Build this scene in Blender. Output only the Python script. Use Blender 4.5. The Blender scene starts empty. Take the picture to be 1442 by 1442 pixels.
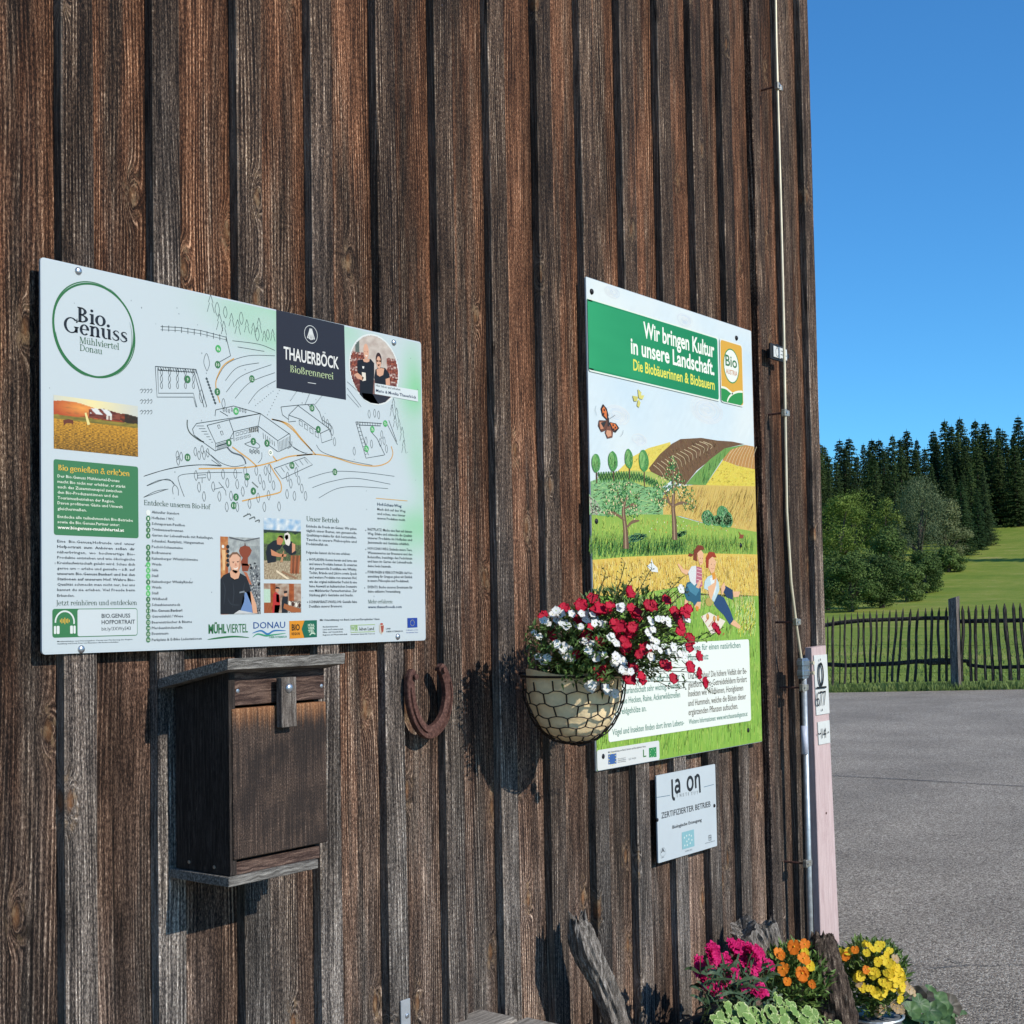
import bpy, math, random
from mathutils import Vector, Matrix, noise
from math import sin, cos, pi, radians, sqrt, exp

random.seed(7)
SC = bpy.context.scene
COL = SC.collection

# ------------------------------------------------------------ camera
CF, CY, YAW, PITCH, ROLL, CD, CZ = 1887.117, 790.352, 52.0339, 2.39336, -1.07696, 1.828236, 1.42
_y, _p, _r = radians(YAW), radians(PITCH), radians(ROLL)
FWD = Vector((sin(_y)*cos(_p), cos(_y)*cos(_p), sin(_p)))
_R0 = Vector((cos(_y), -sin(_y), 0)); _U0 = _R0.cross(FWD)
RGT = _R0*cos(_r) + _U0*sin(_r); UPV = -_R0*sin(_r) + _U0*cos(_r)
CAM = Vector((0, -CD, CZ))
cd = bpy.data.cameras.new('camera'); cam = bpy.data.objects.new('camera', cd); COL.objects.link(cam)
cam.matrix_world = Matrix(((RGT.x, UPV.x, -FWD.x, CAM.x), (RGT.y, UPV.y, -FWD.y, CAM.y), (RGT.z, UPV.z, -FWD.z, CAM.z), (0, 0, 0, 1)))
cd.sensor_width = 36; cd.sensor_fit = 'HORIZONTAL'; cd.lens = 36*CF/1442
cd.shift_y = (CY-721)/1442; cd.clip_start = .05; cd.clip_end = 6000
SC.camera = cam

# ------------------------------------------------------------ light
SUN = Vector((.045, -1, .62)).normalized()
w = bpy.data.worlds.new('World'); SC.world = w; w.use_nodes = True
wn = w.node_tree; wn.nodes.clear()
sky = wn.nodes.new('ShaderNodeTexSky'); sky.sky_type = 'NISHITA'; sky.sun_disc = False
sky.sun_elevation = math.asin(SUN.z); sky.sun_rotation = math.atan2(SUN.x, SUN.y)
sky.air_density = 1.0; sky.dust_density = 0.; sky.ozone_density = 2.5
tint = wn.nodes.new('ShaderNodeMix'); tint.data_type = 'RGBA'; tint.blend_type = 'MULTIPLY'; tint.inputs[0].default_value = 1
tint.inputs[7].default_value = (.50, 1.2, 1.72, 1)
bg = wn.nodes.new('ShaderNodeBackground'); bg.inputs[1].default_value = .1
wo = wn.nodes.new('ShaderNodeOutputWorld')
wn.links.new(sky.outputs[0], tint.inputs[6]); wn.links.new(tint.outputs[2], bg.inputs[0]); wn.links.new(bg.outputs[0], wo.inputs[0])
sl = bpy.data.lights.new('sun', 'SUN'); sl.energy = 4.2; sl.angle = radians(.53); sl.color = (1, .95, .87)
so = bpy.data.objects.new('sun', sl); COL.objects.link(so); so.rotation_euler = SUN.to_track_quat('Z', 'Y').to_euler(); so.location = (0, -20, 20)
vs = SC.view_settings; SC.display_settings.display_device = 'sRGB'
vs.view_transform = 'Standard'; vs.look = 'None'; vs.gamma = 1; vs.exposure = .08; vs.use_curve_mapping = False

# ------------------------------------------------------------ helpers
def at(px, py, Y=0.):
    "point of the plane y=Y seen at a pixel of the photograph"
    d = RGT*((px-721)/CF) - UPV*((py-CY)/CF) + FWD
    return CAM + d*((Y-CAM.y)/d.y)
def at_depth(px, py, Z):
    return CAM + (RGT*((px-721)/CF) - UPV*((py-CY)/CF) + FWD)*Z

def tag(o, label=None, cat=None, group=None, kind=None):
    if label: o['label'] = label
    if cat: o['category'] = cat
    if group: o['group'] = group
    if kind: o['kind'] = kind
    return o
def empty(name, loc, label=None, cat=None, group=None, rz=0):
    o = bpy.data.objects.new(name, None); COL.objects.link(o); o.location = loc; o.rotation_euler.z = rz
    o.empty_display_size = .05
    return tag(o, label, cat, group)
def link_mesh(name, me, parent=None, loc=None):
    o = bpy.data.objects.new(name, me); COL.objects.link(o)
    if parent: o.parent = parent
    if loc is not None: o.location = loc
    return o
def copy_tree(o, parent=None):
    c = o.copy(); COL.objects.link(c)
    if parent: c.parent = parent
    for ch in [x for x in o.children]: copy_tree(ch, c)
    return c

class MB:
    "mesh builder; coordinates relative to an origin"
    def __init__(s, org=(0, 0, 0)): s.v = []; s.f = []; s.o = Vector(org); s.m = []; s.c = None
    def add(s, vs_, fs, mi=0):
        b = len(s.v); s.v += [tuple(Vector(v)-s.o) for v in vs_]; s.f += [tuple(i+b for i in f) for f in fs]; s.m += [mi]*len(fs)
    def box(s, x0, x1, y0, y1, z0, z1, mi=0, bev=0):
        if bev:
            b = bev
            P = []
            for (ax, ay, az) in [(i, j, k) for i in (0, 1) for j in (0, 1) for k in (0, 1)]:
                X, Y, Z = (x0, x1)[ax], (y0, y1)[ay], (z0, z1)[az]
                sx, sy, sz = (b, -b)[ax], (b, -b)[ay], (b, -b)[az]
                P += [(X, Y+sy, Z+sz), (X+sx, Y, Z+sz), (X+sx, Y+sy, Z)]
            id_ = lambda i, j, k, a: (i*4+j*2+k)*3+a
            F = []
            for a in (0, 1):
                F.append([id_(a, 0, 0, 0), id_(a, 1, 0, 0), id_(a, 1, 1, 0), id_(a, 0, 1, 0)][::(-1 if a == 0 else 1)])
                F.append([id_(0, a, 0, 1), id_(1, a, 0, 1), id_(1, a, 1, 1), id_(0, a, 1, 1)][::(1 if a == 0 else -1)])
                F.append([id_(0, 0, a, 2), id_(1, 0, a, 2), id_(1, 1, a, 2), id_(0, 1, a, 2)][::(-1 if a == 0 else 1)])
            for j in (0, 1):
                for k in (0, 1):
                    F.append([id_(0, j, k, 1), id_(1, j, k, 1), id_(1, j, k, 2), id_(0, j, k, 2)])
                    F.append([id_(j, 0, k, 0), id_(j, 1, k, 0), id_(j, 1, k, 2), id_(j, 0, k, 2)])
                    F.append([id_(j, k, 0, 0), id_(j, k, 1, 0), id_(j, k, 1, 1), id_(j, k, 0, 1)])
            for i in (0, 1):
                for j in (0, 1):
                    for k in (0, 1): F.append([id_(i, j, k, 0), id_(i, j, k, 1), id_(i, j, k, 2)])
            s.add(P, F, mi); return
        V = [(x0, y0, z0), (x1, y0, z0), (x1, y1, z0), (x0, y1, z0), (x0, y0, z1), (x1, y0, z1), (x1, y1, z1), (x0, y1, z1)]
        s.add(V, [(0, 3, 2, 1), (4, 5, 6, 7), (0, 1, 5, 4), (1, 2, 6, 5), (2, 3, 7, 6), (3, 0, 4, 7)], mi)
    def hexa(s, P, mi=0):
        s.add(P, [(0, 3, 2, 1), (4, 5, 6, 7), (0, 1, 5, 4), (1, 2, 6, 5), (2, 3, 7, 6), (3, 0, 4, 7)], mi)
    def tube(s, pts, r, n=8, mi=0, cap=True, rf=None):
        pts = [Vector(p) for p in pts]; k = len(pts)
        if not hasattr(r, '__len__'): r = [r]*k
        t0 = (pts[1]-pts[0]).normalized(); a = t0.orthogonal().normalized()
        V = []; F = []
        for i, p in enumerate(pts):
            t = (pts[min(i+1, k-1)]-pts[max(i-1, 0)]).normalized()
            a = (a - t*a.dot(t)).normalized(); b = t.cross(a)
            for j in range(n):
                th = 2*pi*j/n; rr = r[i]*(rf(i, j, th) if rf else 1)
                V.append(p + a*(cos(th)*rr) + b*(sin(th)*rr))
        for i in range(k-1):
            for j in range(n):
                F.append((i*n+j, i*n+(j+1) % n, (i+1)*n+(j+1) % n, (i+1)*n+j))
        if cap: F.append(tuple(range(n))[::-1]); F.append(tuple((k-1)*n+j for j in range(n)))
        s.add(V, F, mi)
    def disc(s, c, nrm, r, h, n=12, mi=0, dome=0):
        "a short cylinder from c along nrm, optionally domed"
        nrm = Vector(nrm).normalized(); c = Vector(c)
        if dome:
            pts = [c, c+nrm*h]; rr = [r, r]
            for q in (.5, .8, .97): pts.append(c+nrm*(h+dome*q)); rr.append(r*sqrt(max(0.02, 1-q*q)))
            s.tube(pts, rr, n, mi)
        else: s.tube([c, c+nrm*h], r, n, mi)
    def build(s, name, mat, parent=None, loc=None, smooth=False, recalc=True):
        me = bpy.data.meshes.new(name); me.from_pydata(s.v, [], s.f); me.update()
        for m in (mat if isinstance(mat, (list, tuple)) else [mat]): me.materials.append(m)
        if max(s.m or [0]) > 0: me.polygons.foreach_set('material_index', s.m)
        if recalc:
            import bmesh
            bm = bmesh.new(); bm.from_mesh(me); bmesh.ops.recalc_face_normals(bm, faces=bm.faces); bm.to_mesh(me); bm.free()
        if smooth: me.polygons.foreach_set('use_smooth', [True]*len(me.polygons))
        return link_mesh(name, me, parent, loc)

# ------------------------------------------------------------ materials
def lin(c):
    if isinstance(c, str): c = [int(c[i:i+2], 16)/255 for i in (0, 2, 4)]
    return tuple((x/12.92 if x <= .04045 else ((x+.055)/1.055)**2.4) for x in c[:3])

class NT:
    def __init__(s, name):
        s.mat = bpy.data.materials.new(name); s.mat.use_nodes = True; s.t = s.mat.node_tree
        s.bsdf = s.t.nodes['Principled BSDF']; s.bsdf.inputs['Specular IOR Level'].default_value = .25
    def set(s, inp, v):
        if isinstance(v, bpy.types.NodeSocket): s.t.links.new(v, inp)
        elif v is not None:
            if isinstance(v, (tuple, list)) and inp.type == 'RGBA' and len(v) == 3: v = (*v, 1)
            inp.default_value = v
    def node(s, typ, ins=None, **kw):
        n = s.t.nodes.new(typ)
        for k, v in kw.items(): setattr(n, k, v)
        for k, v in (ins or {}).items(): s.set(n.inputs[k], v)
        return n
    def math(s, op, a, b=None, c=None, clamp=False):
        n = s.node('ShaderNodeMath', operation=op, use_clamp=clamp); s.set(n.inputs[0], a)
        if b is not None: s.set(n.inputs[1], b)
        if c is not None: s.set(n.inputs[2], c)
        return n.outputs[0]
    def noise(s, vec, scale=1, detail=2, rough=.5, dim='3D', dist=0):
        return s.node('ShaderNodeTexNoise', {'Vector': vec, 'Scale': scale, 'Detail': detail, 'Roughness': rough, 'Distortion': dist}, noise_dimensions=dim).outputs[0]
    def comb(s, x=0, y=0, z=0): return s.node('ShaderNodeCombineXYZ', {0: x, 1: y, 2: z}).outputs[0]
    def sep(s, v):
        n = s.node('ShaderNodeSeparateXYZ', {0: v}); return n.outputs[0], n.outputs[1], n.outputs[2]
    def mr(s, v, a, b, c=0., d=1., smooth=False):
        n = s.node('ShaderNodeMapRange', {0: v, 1: a, 2: b, 3: c, 4: d}, interpolation_type='SMOOTHSTEP' if smooth else 'LINEAR'); return n.outputs[0]
    def mix(s, f, a, b, blend='MIX'):
        n = s.node('ShaderNodeMix', data_type='RGBA', blend_type=blend); s.set(n.inputs[0], f); s.set(n.inputs[6], a); s.set(n.inputs[7], b); return n.outputs[2]
    def ramp(s, f, stops):
        n = s.node('ShaderNodeValToRGB', {0: f}); e = n.color_ramp.elements
        while len(e) < len(stops): e.new(.5)
        for q, (p, c) in zip(e, stops): q.position = p; q.color = (*c, 1)
        return n.outputs[0]
    def coord(s, k='Object'): return s.node('ShaderNodeTexCoord').outputs[k]
    def pos(s): return s.node('ShaderNodeNewGeometry').outputs['Position']
    def done(s, col=None, rough=.7, metal=0, h=None, dist=.001, strength=1, spec=None):
        if col is not None: s.set(s.bsdf.inputs['Base Color'], col)
        s.set(s.bsdf.inputs['Roughness'], rough); s.set(s.bsdf.inputs['Metallic'], metal)
        if spec is not None: s.bsdf.inputs['Specular IOR Level'].default_value = spec
        if h is not None:
            b = s.node('ShaderNodeBump', {'Strength': strength, 'Distance': dist, 'Height': h}); s.t.links.new(b.outputs[0], s.bsdf.inputs['Normal'])
        return s.mat

def plain(name, col, rough=.6, metal=0, var=.15, scale=40, bump=.0003, spec=.3):
    n = NT(name); v = n.coord(); f = n.noise(v, scale, 4, .6)
    a = tuple(c*(1-var) for c in col); b = tuple(min(1, c*(1+var)) for c in col)
    return n.done(n.mix(n.mr(f, .3, .7), a, b), n.mr(f, .2, .8, rough*.9, min(1, rough*1.1)), metal, f, bump, .6, spec)

def wood_board():
    n = NT('weathered_board')
    v = n.coord(); x, y, z = n.sep(v)
    oi = n.node('ShaderNodeObjectInfo'); rnd = oi.outputs['Random']
    cr = n.node('ShaderNodeSeparateColor', {0: oi.outputs['Color']}); GR, RD, BR = cr.outputs[0], cr.outputs[1], cr.outputs[2]
    wx, wy, wz = n.sep(n.pos())
    s1 = n.math('MULTIPLY', rnd, 613.7); s2 = n.math('MULTIPLY', rnd, 271.3)
    xs = n.math('ADD', n.math('ADD', x, n.math('MULTIPLY', y, .7)), s1)
    zs = n.math('ADD', z, s2)
    wv = n.noise(n.comb(n.math('MULTIPLY', xs, 7), n.math('MULTIPLY', zs, .7)), 1, 2, .5, '2D')
    vo = n.node('ShaderNodeTexVoronoi', {'Vector': n.comb(n.math('MULTIPLY', xs, 8.5), n.math('MULTIPLY', zs, 3.1)), 'Scale': 1, 'Randomness': 1}, voronoi_dimensions='2D')
    d = vo.outputs['Distance']
    wd = n.math('ADD', d, n.math('MULTIPLY', n.math('SUBTRACT', n.noise(n.comb(n.math('MULTIPLY', xs, 60), n.math('MULTIPLY', zs, 25)), 1, 2, .5, '2D'), .5), .05))
    k = n.mr(wd, .0, .26, 1, 0, True); k2 = n.math('MULTIPLY', k, k)
    core = n.mr(wd, .04, .085, 1, 0, True)
    # only some of the cells carry a knot
    has = n.math('GREATER_THAN', n.node('ShaderNodeSeparateColor', {0: vo.outputs['Color']}).outputs[0], .5)
    k2 = n.math('MULTIPLY', k2, has); core = n.math('MULTIPLY', core, has)
    ph = n.math('ADD', n.math('ADD', n.math('MULTIPLY', xs, 150), n.math('MULTIPLY', wv, 9)), n.math('MULTIPLY', k2, 5))
    ring = n.math('MULTIPLY_ADD', n.math('SINE', n.math('MULTIPLY', ph, 6.2832)), .5, .5)
    ring = n.math('POWER', ring, 2.6)
    xw = n.math('ADD', n.math('MULTIPLY', xs, 1), n.math('ADD', n.math('MULTIPLY', wv, .05), n.math('MULTIPLY', k2, .04)))
    f1 = n.noise(n.comb(n.math('MULTIPLY', xw, 340), n.math('MULTIPLY', zs, 11)), 1, 3, .65, '2D')
    f0 = n.noise(n.comb(n.math('MULTIPLY', xw, 75), n.math('MULTIPLY', zs, 1.6)), 1, 3, .6, '2D')
    f2 = n.noise(n.comb(n.math('MULTIPLY', xs, 480), n.math('MULTIPLY', zs, 130)), 1, 4, .85, '2D')
    amp = n.mr(n.noise(n.comb(n.math('MULTIPLY', xs, 14), n.math('MULTIPLY', zs, 1.3), 5), 1, 2), .38, .66, .05, .38)
    m = n.math('ADD', n.math('MULTIPLY', n.math('SUBTRACT', ring, .33), n.math('MULTIPLY', amp, 1.5)), n.math('MULTIPLY', n.math('SUBTRACT', f1, .5), 1.2))
    m = n.math('ADD', m, n.math('MULTIPLY', n.math('SUBTRACT', f2, .5), 2.3))
    m = n.math('ADD', m, n.math('MULTIPLY', n.math('SUBTRACT', f0, .5), .8))
    m = n.math('ADD', m, .44, clamp=True)
    brown = n.ramp(m, [(0, (.007, .005, .004)), (.3, (.031, .0185, .0125)), (.6, (.130, .077, .048)), (.85, (.29, .185, .115)), (1, (.52, .37, .25))])
    gray = n.ramp(m, [(0, (.013, .011, .0105)), (.3, (.06, .051, .045)), (.6, (.20, .165, .135)), (.85, (.37, .315, .26)), (1, (.58, .51, .43))])
    g0 = n.noise(n.comb(n.math('MULTIPLY', xs, 9), n.math('MULTIPLY', zs, .8), 3), 1, 3, .6)
    zfac = n.mr(wz, 2.7, .75, -.38, .72)
    gf = n.math('ADD', n.math('ADD', zfac, n.math('MULTIPLY', n.math('SUBTRACT', g0, .5), 1.5)), n.math('MULTIPLY', n.math('SUBTRACT', GR, .5), n.mr(wz, 2.6, 1.2, .15, 1)), clamp=True)
    c = n.mix(gf, brown, gray)
    # rust-red, less weathered streaks
    rn = n.noise(n.comb(n.math('MULTIPLY', xs, 16), n.math('MULTIPLY', zs, 1.1), 9), 1, 3, .6)
    rf = n.mr(n.math('ADD', rn, n.math('MULTIPLY', n.math('SUBTRACT', RD, .5), .5)), .47, .64, 0, .9, True)
    edge = n.math('MULTIPLY', n.mr(x, .012, .052, 0, 1, True), n.mr(n.noise(n.comb(s1, n.math('MULTIPLY', zs, .9), 2), 1, 2), .35, .6, .3, 1))
    edge = n.math('MULTIPLY', edge, n.math('GREATER_THAN', RD, .3))
    rf = n.math('MULTIPLY', rf, n.mr(wz, .8, 2.0, .3, 1)); rf = n.math('MAXIMUM', rf, n.math('MULTIPLY', edge, n.mr(wz, .9, 2.2, .3, 1)))
    red = n.ramp(m, [(0, (.018, .008, .004)), (.35, (.085, .034, .017)), (.7, (.30, .125, .06)), (1, (.62, .32, .17))])
    c = n.mix(rf, c, red)
    pale_edge = n.math('MULTIPLY', n.mr(n.math('ABSOLUTE', x), .0255, .0285, 0, .55, True), n.math('LESS_THAN', RD, .3))  # battens get a lighter tone along both long edges
    c = n.mix(n.math('MULTIPLY', pale_edge, n.mr(f1, .35, .6, .3, 1)), c, (.32, .25, .19))
    dk = n.mr(n.noise(n.comb(n.math('MULTIPLY', xs, 11), n.math('MULTIPLY', zs, 1.5), 14), 1, 4, .65), .36, .66, .38, 1.3)
    c = n.mix(1, c, n.comb(dk, dk, dk), 'MULTIPLY')
    sp = n.noise(n.comb(n.math('MULTIPLY', xw, 26), n.math('MULTIPLY', zs, .45), 31), 1, 2, .5)
    sp = n.math('MULTIPLY', n.mr(n.math('ABSOLUTE', n.math('SUBTRACT', sp, .5)), .0, .009, 1, 0, True), n.mr(n.noise(n.comb(n.math('MULTIPLY', xs, 5), n.math('MULTIPLY', zs, 1.2), 40), 1, 1), .5, .6))
    c = n.mix(n.math('MULTIPLY', sp, .85), c, (.006, .004, .003))
    kc = n.mix(n.mr(wd, 0, .075), (.26, .12, .05), (.022, .013, .01))
    c = n.mix(n.math('MULTIPLY', core, .75), c, kc)
    tn = n.math('MULTIPLY', n.mr(wd, .06, .2, 1, 0, True), n.math('MULTIPLY', has, n.mr(n.noise(n.comb(n.math('MULTIPLY', xs, 90), n.math('MULTIPLY', zs, 40), 2), 1, 3, .7), .5, .62)))
    c = n.mix(n.math('MULTIPLY', tn, .6), c, (.34, .22, .12))
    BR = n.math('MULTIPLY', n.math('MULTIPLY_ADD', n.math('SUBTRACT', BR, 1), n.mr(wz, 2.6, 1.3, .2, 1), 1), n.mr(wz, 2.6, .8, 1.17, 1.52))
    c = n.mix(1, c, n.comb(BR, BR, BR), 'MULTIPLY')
    hgt = n.math('ADD', m, n.math('MULTIPLY', core, .5))
    return n.done(c, .82, 0, hgt, .003, .85, .18)

M = {}
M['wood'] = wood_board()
def wood_free(name, sc, ramp, gdir='Z', bump=.004, cont=1.2):
    "gnarled weathered timber, grain along a local axis"
    n = NT(name); v = n.coord(); x, y, z = n.sep(v)
    a, b, c = {'Z': (x, y, z), 'X': (z, y, x), 'Y': (x, z, y)}[gdir]
    w1 = n.noise(v, sc*.12, 2)
    p = n.comb(n.math('ADD', n.math('MULTIPLY', a, sc), n.math('MULTIPLY', w1, 3)), n.math('MULTIPLY', b, sc), n.math('MULTIPLY', c, sc*.07))
    f = n.noise(p, 1, 5, .65); g = n.noise(v, sc*2.4, 3, .7)
    m = n.math('ADD', n.math('MULTIPLY', n.math('SUBTRACT', f, .5), cont*1.6), n.math('MULTIPLY', n.math('SUBTRACT', g, .5), cont*.8)); m = n.math('ADD', m, .5, clamp=True)
    return n.done(n.ramp(m, ramp), .85, 0, f, bump, .9, .15)
M['drift'] = wood_free('driftwood', 190, [(0, (.012, .01, .008)), (.4, (.10, .085, .07)), (.7, (.26, .225, .19)), (1, (.5, .45, .4))])
M['stump'] = wood_free('dark_stump', 150, [(0, (.006, .004, .003)), (.4, (.035, .024, .018)), (.7, (.12, .085, .06)), (1, (.34, .27, .2))])
M['bench'] = wood_free('bench_wood', 220, [(0, (.06, .05, .04)), (.4, (.2, .175, .145)), (.75, (.34, .30, .25)), (1, (.5, .46, .4))], 'X', .001)
M['box_side'] = wood_free('box_side_wood', 300, [(0, (.008, .007, .007)), (.4, (.022, .017, .014)), (.75, (.055, .043, .036)), (1, (.11, .09, .078))], 'Z', .001, 1.0)
M['box_roof'] = wood_free('box_roof_wood', 300, [(0, (.02, .018, .015)), (.4, (.10, .09, .078)), (.7, (.24, .22, .19)), (1, (.44, .41, .36))], 'X', .0012, 1.2)
M['box_strip'] = wood_free('box_strip_wood', 260, [(0, (.014, .008, .007)), (.4, (.055, .033, .026)), (.75, (.15, .095, .07)), (1, (.3, .2, .15))], 'X', .001)
M['latch'] = wood_free('latch_wood', 260, [(0, (.02, .016, .013)), (.4, (.09, .073, .06)), (.75, (.2, .17, .14)), (1, (.33, .28, .24))], 'Z', .001)
def door_wood():
    n = NT('box_door_wood'); x, y, z = n.sep(n.coord())
    f = n.noise(n.comb(n.math('MULTIPLY', x, 420), 0, n.math('MULTIPLY', z, 9)), 1, 4, .65)
    g = n.noise(n.comb(n.math('MULTIPLY', x, 700), 0, n.math('MULTIPLY', z, 300)), 1, 3, .7)
    m = n.math('ADD', n.math('MULTIPLY', n.math('SUBTRACT', f, .5), 1.5), n.math('MULTIPLY', n.math('SUBTRACT', g, .5), 1.8)); m = n.math('ADD', m, .48, clamp=True)
    dark = n.ramp(m, [(0, (.014, .011, .01)), (.4, (.034, .023, .017)), (.75, (.115, .074, .052)), (1, (.32, .23, .17))])
    org = n.ramp(m, [(0, (.06, .022, .01)), (.45, (.26, .11, .045)), (.8, (.52, .27, .13)), (1, (.7, .45, .27))])
    # the strip sheltered by the lintel keeps its fresh orange colour; it runs down in streaks
    st = n.noise(n.comb(n.math('MULTIPLY', x, 110), 0, 0), 1, 3, .7)
    edge = n.mr(n.math('ADD', z, n.math('MULTIPLY', st, .10)), .262, .315, 0, 1, True)
    rim = 0.0
    st2 = n.mr(n.noise(n.coord(), 13, 3, .6), .4, .62, 0, .65, True)
    dark = n.mix(st2, dark, (.014, .011, .010))
    return n.done(n.mix(edge, dark, org), .75, 0, m, .0008, .7, .2)
M['door'] = door_wood()
M['rail'] = wood_free('fence_wood', 60, [(0, (.006, .0055, .005)), (.4, (.028, .023, .019)), (.8, (.11, .09, .075)), (1, (.27, .235, .2))], 'Z', .004)
M['fpost'] = wood_free('fence_post_wood', 60, [(0, (.02, .018, .02)), (.4, (.085, .072, .062)), (.7, (.21, .18, .155)), (1, (.42, .37, .32))], 'Z', .004)
M['white'] = plain('printed_white_panel', (.46, .50, .50), .42, 0, .03, 12, .00002, .35)
M['plate'] = plain('plate_white', (.60, .60, .55), .4, 0, .05, 60, .00005)
M['steel'] = plain('steel', (.48, .49, .5), .35, .9, .15, 200)
M['galv'] = plain('galvanised_rod', (.46, .48, .47), .45, .6, .2, 60)
M['brass'] = plain('aged_wire', (.68, .58, .40), .45, .3, .25, 9)
M['clip'] = plain('clip_metal', (.38, .35, .29), .45, .7, .3, 200)
M['darkmetal'] = plain('dark_metal', (.02, .02, .022), .5, .6, .3, 100)
M['blackplastic'] = plain('black_plastic', (.018, .018, .019), .5)
M['wire'] = plain('basket_wire', (.035, .026, .02), .6, .5, .4, 120)
M['pink'] = wood_free('pink_painted_plank', 160, [(0, (.33, .22, .22)), (.4, (.48, .35, .325)), (.7, (.56, .43, .40)), (1, (.66, .53, .5))], 'Z', .0012, .8)
M['plankside'] = plain('dark_plank_side', (.03, .022, .02), .8)
def rust():
    n = NT('rusty_iron'); v = n.coord(); f = n.noise(v, 160, 5, .7); g = n.noise(v, 40, 3)
    c = n.ramp(n.math('ADD', n.math('MULTIPLY', f, .7), n.math('MULTIPLY', g, .3)), [(.3, (.028, .013, .010)), (.5, (.095, .042, .031)), (.68, (.20, .105, .078))])
    return n.done(c, .75, .25, f, .0012, .9, .3)
M['rust'] = rust()
def print_mat():
    n = NT('print_ink'); a = n.node('ShaderNodeAttribute', attribute_name='ink')
    return n.done(n.mix(1, a.outputs['Color'], (.79, .735, .62), 'MULTIPLY'), .5, 0, spec=.25)
M['ink'] = print_mat()

# ------------------------------------------------------------ terrain
Z0 = .08
EDGE = [(62.0, 80, 1.15), (65.4, 95, 1.1), (68.15, 120, 2.15), (69.75, 145, 4.6), (70.8, 165, 7.0), (71.95, 215, 14.0), (72.9, 230, 15.8), (75, 240, 17.5), (82, 260, 19)]
HR = [(22.5, Z0), (60, .45), (95, 1.15), (120, 2.2), (145, 4.5), (165, 7.0), (190, 10.4), (215, 13.9), (230, 15.8), (270, 19), (400, 24)]
def edge_at(th):
    if th <= EDGE[0][0]: return EDGE[0][1:]
    for a, b in zip(EDGE, EDGE[1:]):
        if th <= b[0]:
            t = (th-a[0])/(b[0]-a[0]); return a[1]+(b[1]-a[1])*t, a[2]+(b[2]-a[2])*t
    return EDGE[-1][1:]
def near_h(x, y):
    s = max(0., min(12., 7.6-y)); u = max(0., min(1., (x-8)/12)); u = u*u*(3-2*u)
    return Z0 + .03*s*u
def H(x, y):
    dx, dy = x-CAM.x, y-CAM.y; R = math.hypot(dx, dy)
    if R < 8: return Z0
    th = math.degrees(math.atan2(dx, dy))
    fade = max(0., min(1., (165-abs(th))/30)) if x > 0 else 0.
    n0 = near_h(x, y)
    if R <= 22.5: return n0
    Re, he = edge_at(th)
    g = HR[-1][1]
    for a, b in zip(HR, HR[1:]):
        if R <= b[0]: t = (R-a[0])/(b[0]-a[0]); t = t if a[0] > 22.5 else t**1.3; g = a[1]+(b[1]-a[1])*t; break
    return n0 + (g-Z0)*fade
def ground_at(px, R):
    d = at_depth(px, CY, 1)-CAM; th = math.atan2(d.x, d.y)
    x, y = CAM.x+R*sin(th), CAM.y+R*cos(th); return x, y, H(x, y)

def meadow():
    n = NT('meadow_grass'); p = n.pos()
    a = n.noise(p, .09, 4, .6); b = n.noise(p, .45, 5, .75); c = n.noise(p, 5, 5, .8); x, y, z = n.sep(p)
    mow = n.noise(n.comb(n.math('MULTIPLY', x, .35), n.math('MULTIPLY', y, .06), 0), 1, 2)
    m = n.math('ADD', n.math('ADD', n.math('MULTIPLY', a, .3), n.math('MULTIPLY', b, .35)), n.math('ADD', n.math('MULTIPLY', c, .25), n.math('MULTIPLY', mow, .2)))
    col = n.ramp(m, [(.40, (.10, .15, .018)), (.5, (.165, .225, .028)), (.6, (.24, .265, .045)), (.68, (.40, .33, .12))])
    return n.done(col, .9, 0, c, .05, .8, .1)
M['meadow'] = meadow()
mb = MB()
ths = [i*6 for i in range(-30, 10)] + [60+i*.5 for i in range(0, 37)] + [84+i*6 for i in range(0, 16)]
ths = sorted(set(t for t in ths if -180 <= t < 180))
Rs = [0.01, 2, 4, 6, 8, 10, 12, 14, 16, 18, 20, 22.5, 25, 28, 32, 37, 43, 50, 58, 67, 77, 88, 100, 113, 127, 142, 160, 180, 200, 225, 260, 300, 400, 600, 1000, 1800, 3000]
V = []
for th in ths:
    for R in Rs:
        x, y = CAM.x+R*sin(radians(th)), CAM.y+R*cos(radians(th)); z = H(x, y)
        if R < 200: z += .05*noise.noise(Vector((x*.15, y*.15, 0)))*min(1, max(0, (R-24)/20))
        V.append((x, y, z - (.03 if R < 21 else 0)))
nr = len(Rs); F = []
for i in range(len(ths)):
    j = (i+1) % len(ths)
    for k in range(nr-1): F.append((i*nr+k, i*nr+k+1, j*nr+k+1, j*nr+k))
mb.add(V, F); g = mb.build('ground', M['meadow'], smooth=True, recalc=True); tag(g, kind='structure')

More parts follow.
